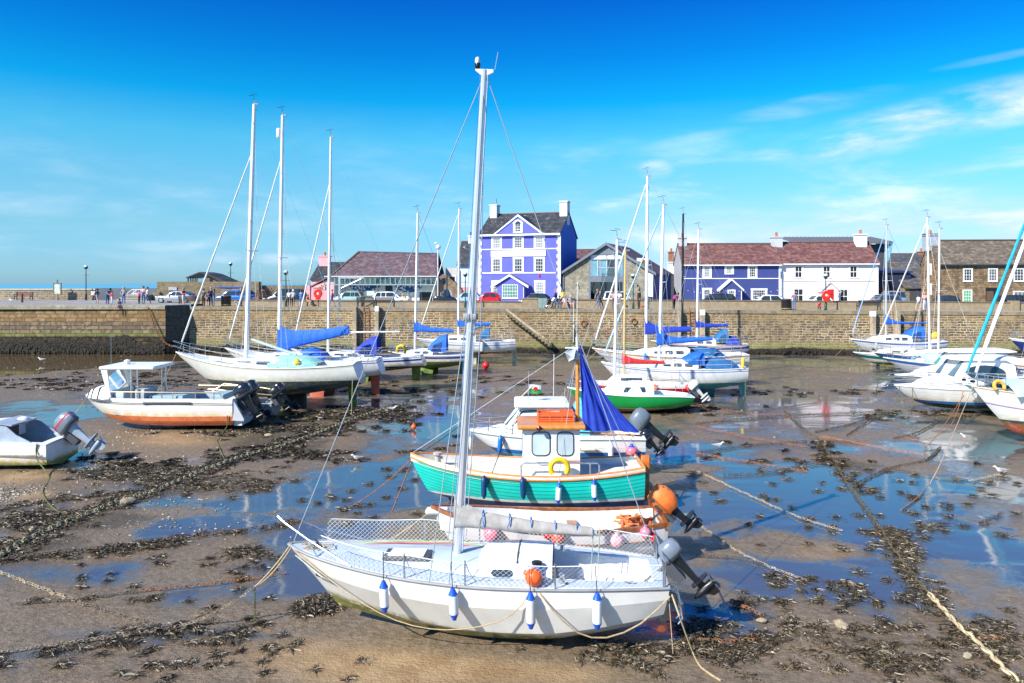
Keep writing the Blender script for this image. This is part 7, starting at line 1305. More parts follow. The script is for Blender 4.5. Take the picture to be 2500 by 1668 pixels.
person(QP(1498, 1.6), 'person with pale pink top leaning on the wall below the café', (.50, .34, .36), (.15, .10, .12), BRN, 'stand', 0, 1.7, .4)
person(QP(1512, .7), 'woman in white top and grey trousers near the café lamp post', WHT, (.22, .21, .26), (.06, .035, .03), 'hold', -20, 1.72, .4, longhair=True)
person(QP(1560, .7), 'person in a long dark coat with a brown dog', BLK, (.05, .03, .025), BRN, 'stand', -70, 1.9, 1.)
person(QP(1645, .6), 'person in purple jacket with a backpack looking over the quay', (.42, .04, .26), (.035, .02, .025), (.05, .03, .02), 'bend', 40, 1.76, 1.)
person(QP(1939, .6), 'man in patterned top and blue jeans with a brown shoulder bag', (.20, .16, .22), (.10, .18, .32), (.45, .40, .36), 'stand', 170, 1.74, .4)
person(QP(1999, .8), 'child in red crouching below the lamp post of the pink cottage', (.62, .03, .03), NAVYC, BRN, 'crouch', 0, 1.3, 1.)
person(QP(2242, .7), 'boy in white T-shirt and grey shorts running in front of the stone house', WHT, (.30, .30, .32), BRN, 'walk', -70, 1.5, .4, .45)
person(QP(2258, .7), 'woman in pink and white top standing in front of the slate shed', (.62, .32, .30), (.60, .60, .64), (.4, .2, .1), 'hold', -60, 1.74, .4)
person(QP(2265, 1.0), 'man in red top and navy trousers behind the woman in pink', (.50, .10, .10), NAVYC, (.3, .2, .15), 'stand', -90, 1.76, .4)
def dog(p, m, label, rot, s=1.):
    o = thing('dog', label, 'dog', p, (0, 0, R(rot)), 'dogs on the quay'); o.scale = (s, s, s); b = MB(); b.loft([[V(x, y*w, z+v*w) for y, v in ((-1, -.3), (-.8, .6), (0, 1), (.8, .6), (1, -.3), (0, -1.1))] for x, z, w in ((-.30, .36, .07), (-.26, .35, .12), (-.1, .33, .12), (.12, .35, .10), (.28, .37, .09), (.32, .37, .04))])
    for x in (-.22, .22):
        for y in (-.07, .07): b.tube([(x, y, .30), (x+(.04 if x > 0 else 0), y, .16), (x, y, .01)], [.045, .028, .024], 6)
    b.tube([(-.26, 0, .40), (-.36, 0, .52), (-.42, 0, .55), (-.54, 0, .51)], [.07, .07, .07, .03], 7); b.tube([(.3, 0, .39), (.42, 0, .50)], [.025, .012], 5)
    for y in (-.05, .05): b.tube([(-.37, y, .58), (-.34, y*1.5, .62), (-.33, y*1.9, .53)], [.02, .025, .01], 4)
    b.build('body', m, o, 60)
dog(QP(582, .4), mat('dog_white', (.7, .68, .64), .9), 'small white dog beside the man in black', 60, .9); dog(QP(1572, .4), mat('dog_tan', (.42, .16, .06), .9), 'reddish brown dog beside the long dark coat', 200, .9)

# --- cars
TYRE = mat('tyre', (.02, .02, .02), .8); RIM = mat('rim', (.45, .46, .48), .35, .6); CGL = glassy('car_glass', (.03, .045, .05), .05); RLAMP = mat('rear_lamp', (.45, .01, .015), .2); HLAMP = mat('head_lamp', (.65, .68, .7), .1)
SHAPES = {'hatch': (.24, .40, .80, .96, 1.46), 'estate': (.26, .42, .88, .985, 1.47), 'suv': (.25, .38, .88, .97, 1.68), 'coupe': (.30, .47, .66, .90, 1.28), 'pickup': (.28, .40, .60, .66, 1.68), 'van': (.16, .30, .90, .97, 1.72), 'saloon': (.28, .42, .74, .88, 1.45)}
def car(px, wpx, col, kind, label, off=6.0, flip=False, name='parked_car', dz=0.):
    p = QP(px, off, dz); L = wpx*p.y/F; o = thing(name, label, 'car', p, (0, 0, R(180 if flip else 0)-.06), 'cars parked behind the quay'); a, b0, c, d, zt = SHAPES[kind]; w = .86; x = lambda f: -L/2+f*L
    pm = mat('paint_%.2f_%.2f_%.2f' % col, col, .22, .0, var=.03, coat=.6); bb = MB(); rings = []; bz = .92 if kind != 'coupe' else .78; bz = bz+.08*(kind in ('suv', 'van', 'pickup'))
    for f, z0, z1, ww in ((0, .42, .58, .55), (.02, .30, .66, .72), (.08, .22, .74, .82), (.16, .20, .82, .86), (a, .2, bz-.03, .87), (.5, .2, bz, .88), (.8, .2, bz+.02, .87), (.95, .24, bz, .84), (.99, .34, bz-.1, .76), (1., .45, bz-.2, .66)):
        z1 = min(z1, bz); rings.append([V(x(f), y*ww, lerp(z0, z1, q)) for y, q in ((-.93, 0), (-1, .25), (-1.02, .6), (-.98, .9), (-.9, 1), (.9, 1), (.98, .9), (1.02, .6), (1, .25), (.93, 0))])
    bb.loft(rings); bd = bb.build('body', pm, o, 40); bb = MB(); rings = []
    for f, z1, w0, w1 in ((a, bz+.02, .80, .70), (lerp(a, b0, .55), lerp(bz, zt, .6), .82, .70), (b0, zt-.06, .83, .66), (lerp(b0, c, .4), zt, .83, .64), (c, zt-.05, .82, .63), (lerp(c, d, .6), lerp(bz, zt, .48), .80, .66), (d, bz+.03, .78, .70)): rings.append([V(x(f), y*lerp(w0, w1, q), lerp(bz-.03, z1, q)) for y, q in ((-1, 0), (-1, .6), (-1, .93), (-.86, 1), (.86, 1), (1, .93), (1, .6), (1, 0))])
    bb.loft(rings); bb.build('roof', pm, bd, 40); zl, zh = bz+.03, zt-.12
    sd = lambda f, z, sg: V(x(f), sg*(lerp(.825, .655, (z-bz)/(zt-bz))+.012), z)
    segs = [(a+.05, b0+.015, lerp(b0, c, .45)-.012, lerp(b0, c, .45)-.012), (lerp(b0, c, .45)+.012, lerp(b0, c, .45)+.012, c-.02 if kind != 'pickup' else c-.03, lerp(c, d, .45))]
    if kind in ('estate', 'suv', 'van'): m2 = lerp(b0, c, .74); segs = [segs[0], (segs[1][0], segs[1][1], m2-.012, m2-.012), (m2+.012, m2+.012, c-.01, lerp(c, d, .5))]
    for sg in (-1, 1):
        for q0, q1, q2, q3 in segs:
            P_ = [sd(q0, zl, sg), sd(q3, zl, sg), sd(q2, zh, sg), sd(q1, zh, sg)]; P_ = P_ if sg < 0 else [P_[1], P_[0], P_[3], P_[2]]; MB().panel(*P_, .012, .05).build('side_window', CGL, o, 0)
    MB().panel(V(x(a+.03), .70, bz+.06), V(x(a+.03), -.70, bz+.06), V(x(b0-.015), -.60, zt-.10), V(x(b0-.015), .60, zt-.10), .05, .08).build('windscreen', CGL, o, 0); MB().panel(V(x(d-.005), -.64, bz+.1), V(x(d-.005), .64, bz+.1), V(x(c+.02), .56, zt-.12), V(x(c+.02), -.56, zt-.12), .06, .08).build('rear_window', CGL, o, 0)
    for f in (.19, .81):
        for sg in (-1, 1):
            M = Matrix.Translation((x(f), sg*.80, .31)) @ Matrix.Rotation(R(90), 4, 'X'); wo = MB().lathe([(.02, -.10), (.27, -.10), (.31, -.07), (.31, .07), (.27, .10), (.02, .10)], 16, M).build('wheel', TYRE, o); MB().lathe([(.02, -.115), (.19, -.112), (.20, -.09), (.20, .09), (.19, .112), (.02, .115)], 12, M).build('rim', RIM, wo)
    for sg in (-1, 1):
        MB().rbox(x(.02), x(.075), sg*.66-.10, sg*.66+.10, .60, .72, .02).build('headlight', HLAMP, o); MB().rbox(x(.955), x(.995), sg*.70-.08, sg*.70+.10*0+.08, .66, .88, .02).build('tail_light', RLAMP, o); MB().rbox(x(a+.06), x(a+.10), sg*.96-.06, sg*.96+.06, bz+.02, bz+.14, .02).build('wing_mirror', pm, o)
    return o
WC = (.72, .73, .74)
car(433, 97, (.30, .32, .36), 'coupe', 'low silver coupe in front of the high rubble wall', 6.5, dz=.12); bc = car(571, 97, (.01, .12, .45), 'estate', 'bright blue estate car with boards on its roof', 6.5, dz=.05); car(697, 102, (.02, .025, .05), 'suv', 'dark navy estate car in front of the flower bed', 6.3)
car(851, 74, (.30, .46, .42), 'estate', 'pale green estate car in front of the hall', 6.); car(957, 90, WC, 'estate', 'white estate car nose to the right in front of the hall', 6., True); car(1090, 62, (.015, .02, .03), 'pickup', 'black pickup in front of the ruined gable', 7.5, True)
car(1140, 70, (.35, .48, .62), 'hatch', 'pale blue car half hidden behind the front mast and red car', 7.6); car(1192, 64, (.62, .01, .02), 'hatch', 'bright red hatchback in front of the violet hotel', 6., dz=.02); car(1306, 82, (.012, .016, .022), 'hatch', 'black hatchback beside the hotel porch', 6., dz=-.08)
car(1510, 80, WC, 'van', 'white van parked at the café front', 6.4, True, dz=-.1); car(1580, 60, (.02, .02, .03), 'saloon', 'low dark car beside the café corner', 6.2, dz=-.35); car(1746, 94, (.012, .02, .03), 'estate', 'black estate car in front of the navy cottage porch', 5.2)
car(1868, 92, (.74, .75, .76), 'hatch', 'white hatchback between the navy and the pink cottage', 5.2, dz=-.1); car(1996, 80, (.70, .72, .72), 'saloon', 'white saloon behind the lamp post at the pink cottage', 5.2, dz=-.1); car(2152, 84, (.12, .16, .24), 'estate', 'slate grey estate car at the corner of the pink cottage', 5.2); car(2172, 70, (.20, .28, .40), 'suv', 'blue grey car half hidden behind the slate grey estate', 8.6, dz=.1)
car(2304, 66, (.02, .035, .07), 'hatch', 'dark navy car at the left front of the stone house', 5.2, dz=-.05); car(2456, 104, (.012, .02, .035), 'estate', 'black estate car at the right edge by the stone house', 5.2)
o = thing('roof_board', 'blue board strapped on the roof of the bright blue estate', 'board', bc.location+V(-.2, 0, 1.56)); MB().loft([[V(x, y*w, z+q*t) for y, q in ((-1, .5), (-.7, 1), (.7, 1), (1, .5), (.7, 0), (-.7, 0))] for x, w, z, t in ((-1.75, .05, .12, .06), (-1.3, .35, .06, .14), (0, .42, .02, .18), (1.3, .36, .06, .14), (1.7, .1, .12, .06))]).build('deck', mat('board_blue', (.02, .07, .38), .4), o)

# --- lamp posts, signs, bins, benches
POSTG = mat('lamp_green', (.012, .06, .055), .4, var=.1); POSTB = mat('lamp_black', (.012, .016, .024), .4); GLOBE = mat('globe', (.55, .58, .58), .2)
def lamp(p, hgt, label, m=POSTG):
    o = thing('street_lamp', label, 'street lamp', p, (0, 0, 0), 'street lamps on the quay'); s = hgt/4.2
    MB().lathe([(.14, 0), (.14, .1), (.11, .14), (.11, .75*s), (.075, .82*s), (.055, .9*s), (.05, 3.2*s), (.035, 3.45*s), (.04, hgt-.52)], 10).build('post', m, o); b = MB(); b.tube([(-.32, 0, 3.0*s), (.32, 0, 3.0*s)], .022, 6)
    for x in (-.34, .34): b.ball((x, 0, 3.0*s), .035, 6, 5)
    b.build('ladder_bar', m, o); MB().lathe([(.03, hgt-.52), (.16, hgt-.40), (.22, hgt-.28), (.22, hgt-.22)], 12).build('cup', m, o); MB().lathe([(.21, hgt-.24), (.215, hgt-.17), (.17, hgt-.07), (.08, hgt-.01), (.01, hgt)], 12).build('globe', GLOBE, o); return o
lamp(P(210, 733, 87.5), 4.15, 'black lamp post on the pier left of the people', POSTB); p = P(563, 718, 91); lamp(V(p.x, p.y, 4.3), H-(640-HY)*91/F-4.3, 'lamp post behind the high rubble wall by the slate shelter')
for px, top, lab in ((698, 660, 'green lamp post between the second and third tall masts'), (1136, 664, 'green lamp post left of the front mast near the hotel'), (1546, 668, 'green lamp post in front of the stone café'), (2016, 668, 'green lamp post in front of the pink cottage carrying a lifebuoy')): p = QP(px, 1.4); lamp(p, H-(top-HY)*p.y/F-p.z, lab)
def lifering(px, py, label, off, post=True):
    p = QP(px, off); z = H-(py-HY)*p.y/F-p.z; o = thing('lifebuoy', label, 'lifebuoy', p, (0, 0, 0), 'red lifebuoy housings on the quay'); M = Matrix.Translation((0, -.1, z)) @ Matrix.Rotation(R(90), 4, 'X'); b = MB()
    b.lathe([(.12, -.1), (.40, -.1), (.44, -.04), (.44, .06), (.38, .12), (.2, .12), (.12, .06)], 8, M); b.box(-.22, .22, -.2, .02, z-.58, z-.36); b.build('housing', mat('lifebuoy_red', (.75, .025, .012), .4, var=.05), o, 25); MB().lathe([(.02, .04), (.12, .06), (.10, .10), (.01, .11)], 10, M).build('centre', WHITE, o)
    if post: MB().tube([(0, .06, 0), (0, .06, z+.2)], .05, 6).build('post', mat('brown_post', (.12, .07, .05), .6), o)
lifering(777, 717, 'red lifebuoy housing on a brown post before the pink garden wall', 1.3); lifering(2016, 721, 'red lifebuoy housing on the lamp post at the pink cottage', 1.3, False)
def bin_(px, label, off=1.6): p = QP(px, off); o = thing('litter_bin', label, 'litter bin', p, (0, 0, 0), 'black litter bins'); MB().lathe([(.42, 0), (.46, .04), (.46, .85), (.48, .88), (.48, .96)], 18).build('drum', BLACK, o); MB().lathe([(.48, .96), (.44, 1.02), (.30, 1.05), (.28, 1.0), (.02, 1.0)], 18).build('lid', DARKG, o); MB().lathe([(.465, .10), (.468, .12), (.468, .15), (.465, .17)], 18).build('gold_band', mat('gold', (.35, .24, .05), .4), o)
bin_(552, 'black litter bin on the quay by the bright blue car'); bin_(1920, 'black litter bin on the quay between the two cottages')
def bench(p, label, m, w=1.8, rot=0., ends=None):
    o = thing('bench', label, 'bench', p, (0, 0, R(rot)), 'benches on the quay'); st = MB(); bk = MB()
    for i in range(4): st.rbox(-w/2, w/2, -.22+i*.12, -.12+i*.12, .42, .455, .008)
    for i in range(4): bk.rbox(-w/2, w/2, .24+i*.015, .27+i*.015, .52+i*.11, .61+i*.11, .008)
    st.build('seat', m, o, 0); bk.build('backrest', m, o, 0)
    for x in (-w/2+.08, w/2-.08): b = MB(); b.rbox(x-.04, x+.04, -.24, -.16, 0, .66, .01); b.rbox(x-.04, x+.04, .2, .3, 0, .95, .01); b.rbox(x-.04, x+.04, -.24, .28, .36, .42, .01); b.rbox(x-.045, x+.045, -.26, .26, .63, .67, .01); b.build('leg', ends or DARKG, o, 0)
BR = mat('bench_brown', (.20, .07, .055), .6, var=.2, vs=6); bench(P(57, 733, 85), 'brown slatted bench on the pier against the parapet', BR, 2.0, 0)
DKB = mat('bench_dark', (.03, .026, .024), .6); bench(QP(893, 1.8), 'dark bench on the quay below the pale green car', DKB, 1.7, 180); bench(QP(940, 2.0), 'dark bench on the quay below the white estate car', DKB, 1.9, 180); bench(QP(2120, 1.6), 'black bench on the quay below the slate grey estate', DKB, 2.1, 180); bench(QP(462, 1.8), 'dark bench on the quay below the silver coupe', DKB, 1.9, 180); bench(QP(1380, 1.2), 'bench below the café with three people on it', DKB, 2.0, 0)
o = thing('info_board', 'framed harbour information board on the pier', 'notice board', P(140, 735, 87)); MB().rbox(-.09, .09, -.08, .08, 0, .9, .02).build('post', WOODG, o, 0); b = MB()
for x in (-.42, .42): b.box(x-.06, x+.06, -.06, .06, .75, 2.0)
b.box(-.48, .48, -.07, .07, 2.0, 2.12); b.box(-.05, .05, -.05, .05, 2.12, 2.5); b.box(-.4, .4, -.05, .05, .72, .82); b.build('frame', mat('frame_wood', (.20, .13, .10), .8), o, 0)
mp = bpy.data.materials.new('map_print'); t = NT(mp); c = t.coord(); n_ = t.noise(c, 2.6, 2); t.out(t.mix(t.ramp(n_, .45, .5), (.25, .55, .72), t.mix(t.ramp(n_, .58, .6), (.62, .72, .60), (.65, .65, .18))), .4); MB().box(-.36, .36, -.035, -.02, .85, 1.97).build('map_panel', mp, o, 0)
o = thing('warning_sign', 'white square sign with a red ring on the parapet end', 'sign', P(227, 716, 87.8)); MB().box(-.22, .22, -.03, 0, -.22, .22).build('plate', mat('sign_white', (.75, .74, .74), .5), o, 0); MB().torus((0, 0, 0), .14, .02, 20, 5, Matrix.Translation((0, -.035, 0)) @ Matrix.Rotation(R(90), 4, 'X')).build('red_ring', REDP, o)
o = thing('handrail', 'white tubular steps handrail in front of the sea wall', 'railing'); b = MB(); Yr = 86
for dy in (0, 1.2):
    b = MB(); a_ = [P(311, 727, Yr), P(311, 716, Yr), P(323, 707, Yr), P(340, 707, Yr), P(348, 714, Yr)]; b.tube([p+V(0, dy, 0) for p in a_], .04, 6); b.tube([P(311, 726, Yr)+V(0, dy, 0), P(323, 717, Yr)+V(0, dy, 0), P(333, 717, Yr)+V(0, dy, 0)], .035, 6)
    for px in (326, 332): b.tube([P(px, 707, Yr)+V(0, dy, 0), P(px, 727, Yr)+V(0, dy, 0)], .035, 6)
    b.build('rail', WHITE, o)
o = thing('steps', 'concrete steps below the white handrail', 'steps'); b = MB()
for i in range(4): p0 = P(312, 0, 86); b.box(p0.x+i*.35-.9, p0.x+2.6, 85.2, 87.3, PZ+i*.18-.05, PZ+(i+1)*.18)
b.build('treads', mat('step_concrete', (.36, .33, .27), .85), o, 0)
o = thing('bollard', 'short brown timber post on the pier in front of the bench', 'post', onpier(54, 739)); MB().rbox(-.09, .09, -.09, .09, -.05, .95, .03).build('post', mat('post_brown', (.09, .045, .035), .7), o, 0)
o = thing('gantry', 'grey steel davit with a braced arm on the quay in front of the hall', 'gantry', QP(829, 1.2)); z1 = 2.85; b = MB(); b.rbox(-.09, .09, -.09, .09, 0, z1, .01); b.build('post', ALLOY, o, 0); b = MB(); b.rbox(-.1, 2.35, -.07, .07, z1-.12, z1, .01); b.build('arm', ALLOY, o, 0); MB().tube([(.05, 0, 1.75), (2.2, 0, z1-.1)], .05, 6).build('brace', ALLOY, o)
o = thing('utility_cabinet', 'grey green utility cabinet on the quay below the hotel', 'cabinet', QP(1325, 1.4)); MB().rbox(-.42, .42, -.25, .25, 0, .95, .02).build('case', mat('cabinet_green', (.20, .28, .26), .6), o, 0)
for x in (-.21, .21): MB().rbox(x-.19, x+.19, -.265, -.24, .06, .88, .01).build('door', mat('cabinet_door', (.23, .32, .30), .6), o, 0)
o = thing('pushchair', 'black pushchair beside the man in navy', 'pushchair', QP(1341, .8)); b = MB(); b.tube([(.45, 0, 1.0), (.1, 0, .55), (-.3, 0, .2)], .03, 6); b.tube([(.35, 0, .15), (.0, 0, .6), (-.2, 0, .75)], .03, 6); b.build('frame', STEEL, o); b = MB(); b.loft([[V(.15, -.2, .4), V(.15, .2, .4), V(.2, .2, .85), V(.2, -.2, .85)], [V(-.25, -.2, .35), V(-.25, .2, .35), V(-.05, .2, .9), V(-.05, -.2, .9)]]); b.build('seat', BLACK, o)
for x in (-.3, .35):
    for y in (-.22, .22): MB().torus((0, 0, 0), .11, .03, 12, 5, Matrix.Translation((x, y, .14)) @ Matrix.Rotation(R(90), 4, 'X')).build('wheel', BLACK, o)
o = thing('welsh_flag', 'green and white flag with red emblem on the café roof', 'flag', P(1555, 652, 79)); MB().tube([(0, 0, 0), (0, 0, 1.0)], .025, 5).build('staff', WIREL, o); flag_mesh(o, 1.25, .72, (0.03, 0, .25))
o = thing('weather_mast', 'slim white pole with a white drum at the right end of the hall', 'pole', P(1069, 740, 83.2)); MB().tube([(0, 0, 0), (0, 0, 6.6)], .05, 6).build('pole', ALLOYW, o); MB().ball((.05, -.1, 6.3), .28, 10, 7).build('drum', WHITE, o); MB().ball((-.2, 0, 6.75), .2, 8, 6, (1, 1, .6)).build('cap', WHITE, o)
o = thing('string_lights', 'string of festoon bulbs across the two cottage fronts', 'string lights'); a = P(1672, 706, 77.5); e = P(2140, 704, 77.2); b = MB(); pts = []
for i in range(61): t = i/60; q = (t*4) % 1; pts.append(a.lerp(e, t)+V(0, 0, -.35*4*q*(1-q)))
b.tube(pts, .012, 3); b.build('cable', DARKG, o); b = MB()
for p in pts[1::2]: b.ball(p+V(0, 0, -.08), .045, 5, 4)
bl = b.build('bulb', WHITE, o); bl['kind'] = 'stuff'
# planting above the flower bed wall and by the pink gate
def shrub(name, label, cat, c, rx, ry, rz, n, cols, seed):
    rg = np.random.default_rng(seed); b = MB(); b.v = []; u = rg.normal(size=(n, 3)); u /= np.linalg.norm(u, axis=1)[:, None]; r_ = rg.random(n)**.4; lump = 1+.25*np.sin(u[:, 0]*5+seed)*np.cos(u[:, 2]*4)
    for i in range(n):
        p = V(*(u[i]*r_[i]*lump[i]*np.array((rx, ry, rz)))); p.z = abs(p.z)*1.; d1 = V(*rg.normal(size=3)).normalized()*.10; d2 = V(*rg.normal(size=3)).normalized()*.06; b.mi = int(rg.integers(len(cols))); b.quad(p-d1, p-d2, p+d1, p+d2)
    o = thing(name, label, cat, c); b.build('foliage', cols, o, 0)
LG = [mat('leaf_a', (.05, .09, .02), .7), mat('leaf_b', (.09, .13, .03), .7), mat('leaf_c', (.03, .05, .015), .7)]; FL = [mat('leaf_brown', (.10, .06, .03), .8), mat('leaf_olive', (.10, .09, .03), .8), mat('petal', (.45, .12, .20), .7), mat('leaf_dark', (.03, .03, .015), .8)]
shrub('flower_bed', 'brown and pink planting above the low wall behind the dark navy car', 'flower bed', P(638, 735, 84), 2.9, .6, 1.5, 700, FL, 2); shrub('bush', 'green bush over the pink gate pier beside the hall', 'bush', P(783, 722, 83.5), .9, .6, 1.2, 420, LG, 3)

# ================================================================ on the mud: chains, ropes, weed, stones, gulls, floats
def smooth_path(pts, step):
    pts = [Vector(p) for p in pts]; out = []
    for i in range(len(pts)-1):
        p0, p1, p2, p3 = pts[max(i-1, 0)], pts[i], pts[i+1], pts[min(i+2, len(pts)-1)]; n = max(2, int((p2-p1).length/step))
        for k in range(n): t = k/n; out.append(.5*((2*p1)+(p2-p0)*t+(2*p0-5*p1+4*p2-p3)*t*t+(3*p1-p0-3*p2+p3)*t**3))
    out.append(pts[-1]); return out
def resample(path, step):
    out = [path[0]]; acc = 0
    for a, b in zip(path[:-1], path[1:]):
        d = (b-a).length
        while acc+d >= step: t = (step-acc)/d; a = a.lerp(b, t); out.append(a); d = (b-a).length; acc = 0
        acc += d
    return out
def chain(pts, link_, r, m, label, jit=.03, group='mooring chains on the mud', lay=True):
    q_ = .74 if 'heavy tan' in label else .66; link_ *= q_; r *= q_*.9
    path = resample(smooth_path(pts, link_*.5), link_*.78); rg = random.Random(len(label)); b = MB()
    if lay: path = [p+V(rg.uniform(-jit, jit), rg.uniform(-jit, jit), rg.uniform(0, .01)+(.03 if 'heavy' in label else 0)) for p in path]
    for i in range(len(path)-1):
        a, e = path[i], path[i+1]; d = (e-a).normalized(); c = (a+e)/2; q = d.to_track_quat('X', 'Z').to_matrix().to_4x4(); M = Matrix.Translation(c) @ q @ Matrix.Rotation(R((25 if i % 2 else 68)+rg.uniform(-12, 12)) if lay else R(90*(i % 2)), 4, 'X'); b.torus((0, 0, 0), link_*.36, r, 10 if r > .02 else 7, 5 if r > .02 else 4, M, st=(1.38, .82))
    o = b.build('mooring_chain', m); return tag(o, label, 'chain', group)
def crop(o, s): return lambda *a: [G(o[0]+u/s, o[1]+v/s, .02) for u, v in a]
CR = crop((1700, 1000), 2.3475); CLf = crop((0, 1000), 2.347)
chain(CR((1830, 1560), (1740, 1470), (1640, 1370), (1530, 1275), (1420, 1160), (1340, 1070)), .30, .036, mat('silted_chain', (.50, .40, .24), .8, var=.25, vs=5, bump=.4), 'heavy tan silted chain of big links in the bottom right corner', .02)
chain(CR((1340, 1070), (1250, 960), (1150, 830), (1080, 720), (1000, 600), (900, 470)), .22, .022, mat('olive_chain', (.11, .088, .05), .8, var=.35, vs=5), 'olive weedy chain running on from the heavy tan chain')
chain(CR((900, 470), (850, 400), (780, 280), (690, 160), (640, 130), (500, 0)), .20, .018, mat('olive_chain', (.11, .088, .05), .8, var=.35, vs=5), 'far weedy end of the olive chain between the puddles')
chain(CR((0, 350), (300, 490), (600, 620), (840, 695)), .13, .014, IRONL, 'pale chain leading from the teal boat stern across the wet mud'); chain(CR((0, 650), (220, 800), (420, 900), (640, 985)), .12, .013, IRONL, 'pale chain right of the front sailboat outboard'); chain(CR((0, 1410), (180, 1490), (400, 1565)), .14, .015, IROND, 'dark chain at the bottom edge right of the front sailboat')
chain(CR((0, 250), (230, 215), (520, 190), (700, 180), (960, 190)), .22, .022, IROND, 'dark chain crossing the mud right of the cruiser outboard'); chain(CR((0, 80), (450, 40), (1110, 10)), .25, .024, IROND, 'dark chain running flat towards the big white cruiser'); chain(CR((0, 95), (300, 160), (640, 215)), .2, .02, RUST, 'rusty chain slanting below the gull on the mud'); chain(CR((0, 250), (480, 330), (640, 355)), .2, .02, RUST, 'rusty chain slanting to a knot in the middle of the right mud'); chain(CR((150, 375), (400, 365), (600, 325), (800, 300)), .2, .02, IROND, 'dark chain across the blue pool right of the cruiser')
chain(CR((680, 130), (900, 80), (1110, 12)), .22, .022, IROND, 'dark chain rising to the bow mooring of the big white cruiser'); chain(CR((720, 155), (960, 200), (1330, 262)), .2, .018, RUSTO, 'orange rusted chain in the right of the harbour'); chain(CR((900, 435), (1100, 340), (1310, 290), (1400, 215)), .2, .022, IROND, 'dark curved chain joining the orange rusted chain'); chain(CR((780, 280), (1100, 330), (1300, 370), (1560, 410)), .18, .018, mat('olive_chain', (.20, .16, .08), .8), 'thin olive chain across the right pool'); chain(CR((1560, 410), (1720, 375), (1780, 350)), .18, .018, IRONL, 'pale chain lying near the right edge of the pool'); chain(CR((1640, 645), (1700, 620), (1760, 590)), .16, .018, IROND, 'short dark chain end in the right pool')
for a_, m_, lab in ((((1130, 165), (1270, 130), (1400, 60)), IROND, 'thin dark chain rising towards the pale blue sailboat'), (((860, 150), (1000, 60), (1110, 15)), IROND, 'thin dark chain fanning from the weedy ridge to the big cruiser'), (((10, 1320), (190, 1328), (370, 1318)), RUST, 'rusty chain among the weed right of the front sailboat stern'), (((1620, 1315), (1700, 1318), (1780, 1308)), RUSTO, 'short orange chain in the weed heap at the right edge'), (((200, 1100), (300, 1140), (390, 1185)), RUST, 'short rusty chain by the outboard shadow'), (((0, 840), (220, 850), (420, 900)), IROND, 'dark chain meeting the pale one right of the outboard'), (((150, 30), (420, 0), (700, -40)), IROND, 'far dark chain beyond the pink reflection'), (((0, -30), (300, 20), (560, 40)), RUST, 'far rusty chain behind the cruiser outboard')): chain(CR(*a_), .16, .015, m_, lab)
big = mat('weedy_heavy_chain', (.30, .26, .15), .85, var=.4, vs=4)
chain(CLf((0, 842), (130, 765), (330, 670), (540, 590), (700, 520), (860, 480), (1050, 400), (1200, 340), (1400, 270), (1600, 215)), .30, .036, big, 'heavy weedy chain running diagonally up the left mud'); chain([G(682, 1092, .02), G(760, 1065, .02), G(850, 1030, .02), G(920, 1005, .02), G(1000, 985, .02)], .30, .034, big, 'far end of the heavy weedy chain towards the middle boats')
chain(CLf((0, 555), (200, 535), (500, 500), (760, 480)), .16, .018, IROND, 'dark chain beyond the left chain band below the speedboat'); chain(CLf((0, 865), (330, 825), (600, 795), (1000, 745), (1400, 695), (1640, 655)), .16, .018, IROND, 'long dark chain crossing the left mud in front of the heavy chain'); chain(CLf((0, 930), (200, 1010), (430, 1095)), .13, .016, IRONL, 'pale chain at the left edge above its muddy end'); chain(CLf((430, 1095), (700, 1180), (990, 1245)), .13, .015, mat('brown_iron', (.17, .13, .09), .8, var=.3), 'brown muddy chain joining the front sailboat mooring'); chain(CLf((100, 1110), (430, 1090), (800, 1040)), .12, .013, IROND, 'half buried dark chain in the left foreground'); chain(CLf((800, 1040), (1200, 1000), (1480, 960), (1640, 935)), .13, .015, RUST, 'rusty chain half buried left of the front sailboat bow')
bow = B1.W(*B1.edge(0, 1, .0)); kn = V(-5.55, 13.3, .62); kn = P(622, 1433, 14.0)
pz = CLf((0, 1395), (330, 1345), (680, 1300), (990, 1250)); chain(pz+[pz[-1].lerp(kn, .5)+V(0, 0, -.12), kn], .13, .016, mat('mooring_iron', (.24, .20, .14), .75, var=.4, vs=6), 'mooring chain rising from the mud to the front sailboat bow ropes'); chain([kn, V(kn.x, kn.y, .03)], .11, .014, mat('green_iron', (.12, .14, .05), .8, var=.4, vs=6), 'short green weedy chain hanging below the front mooring knot', 0, lay=False)
def rope(pts, r, m, label, sag=0., group='mooring ropes'):
    if len(pts) == 2: a, e = Vector(pts[0]), Vector(pts[1]); pts = [a.lerp(e, i/10)+V(0, 0, -sag*4*(i/10)*(1-i/10)) for i in range(11)]
    else: pts = smooth_path(pts, .3)
    b = MB(); b.tube(pts, r, 5); return tag(b.build('mooring_rope', m), label, 'rope', group)
rope([kn, bow+V(.05, 0, .02)], .018, ROPE, 'tan bow rope of the front sailboat', .05); rope([kn+V(.03, .05, 0), bow+V(.08, .12, .02)], .014, ROPE, 'second thinner tan bow rope of the front sailboat', .1)
e = B1.W; rope([e(*B1.edge(.02, -1, .0, -.02)), e(-2.2, -.72, .86), e(-1.2, -.99, .50), e(-.3, -1.06, .40), e(.6, -1.18, .62), e(1.05, -1.20, .95), e(1.2, -1.1, 1.25)], .010, ROPE, 'tan rope drooping along the front sailboat bow to the float')
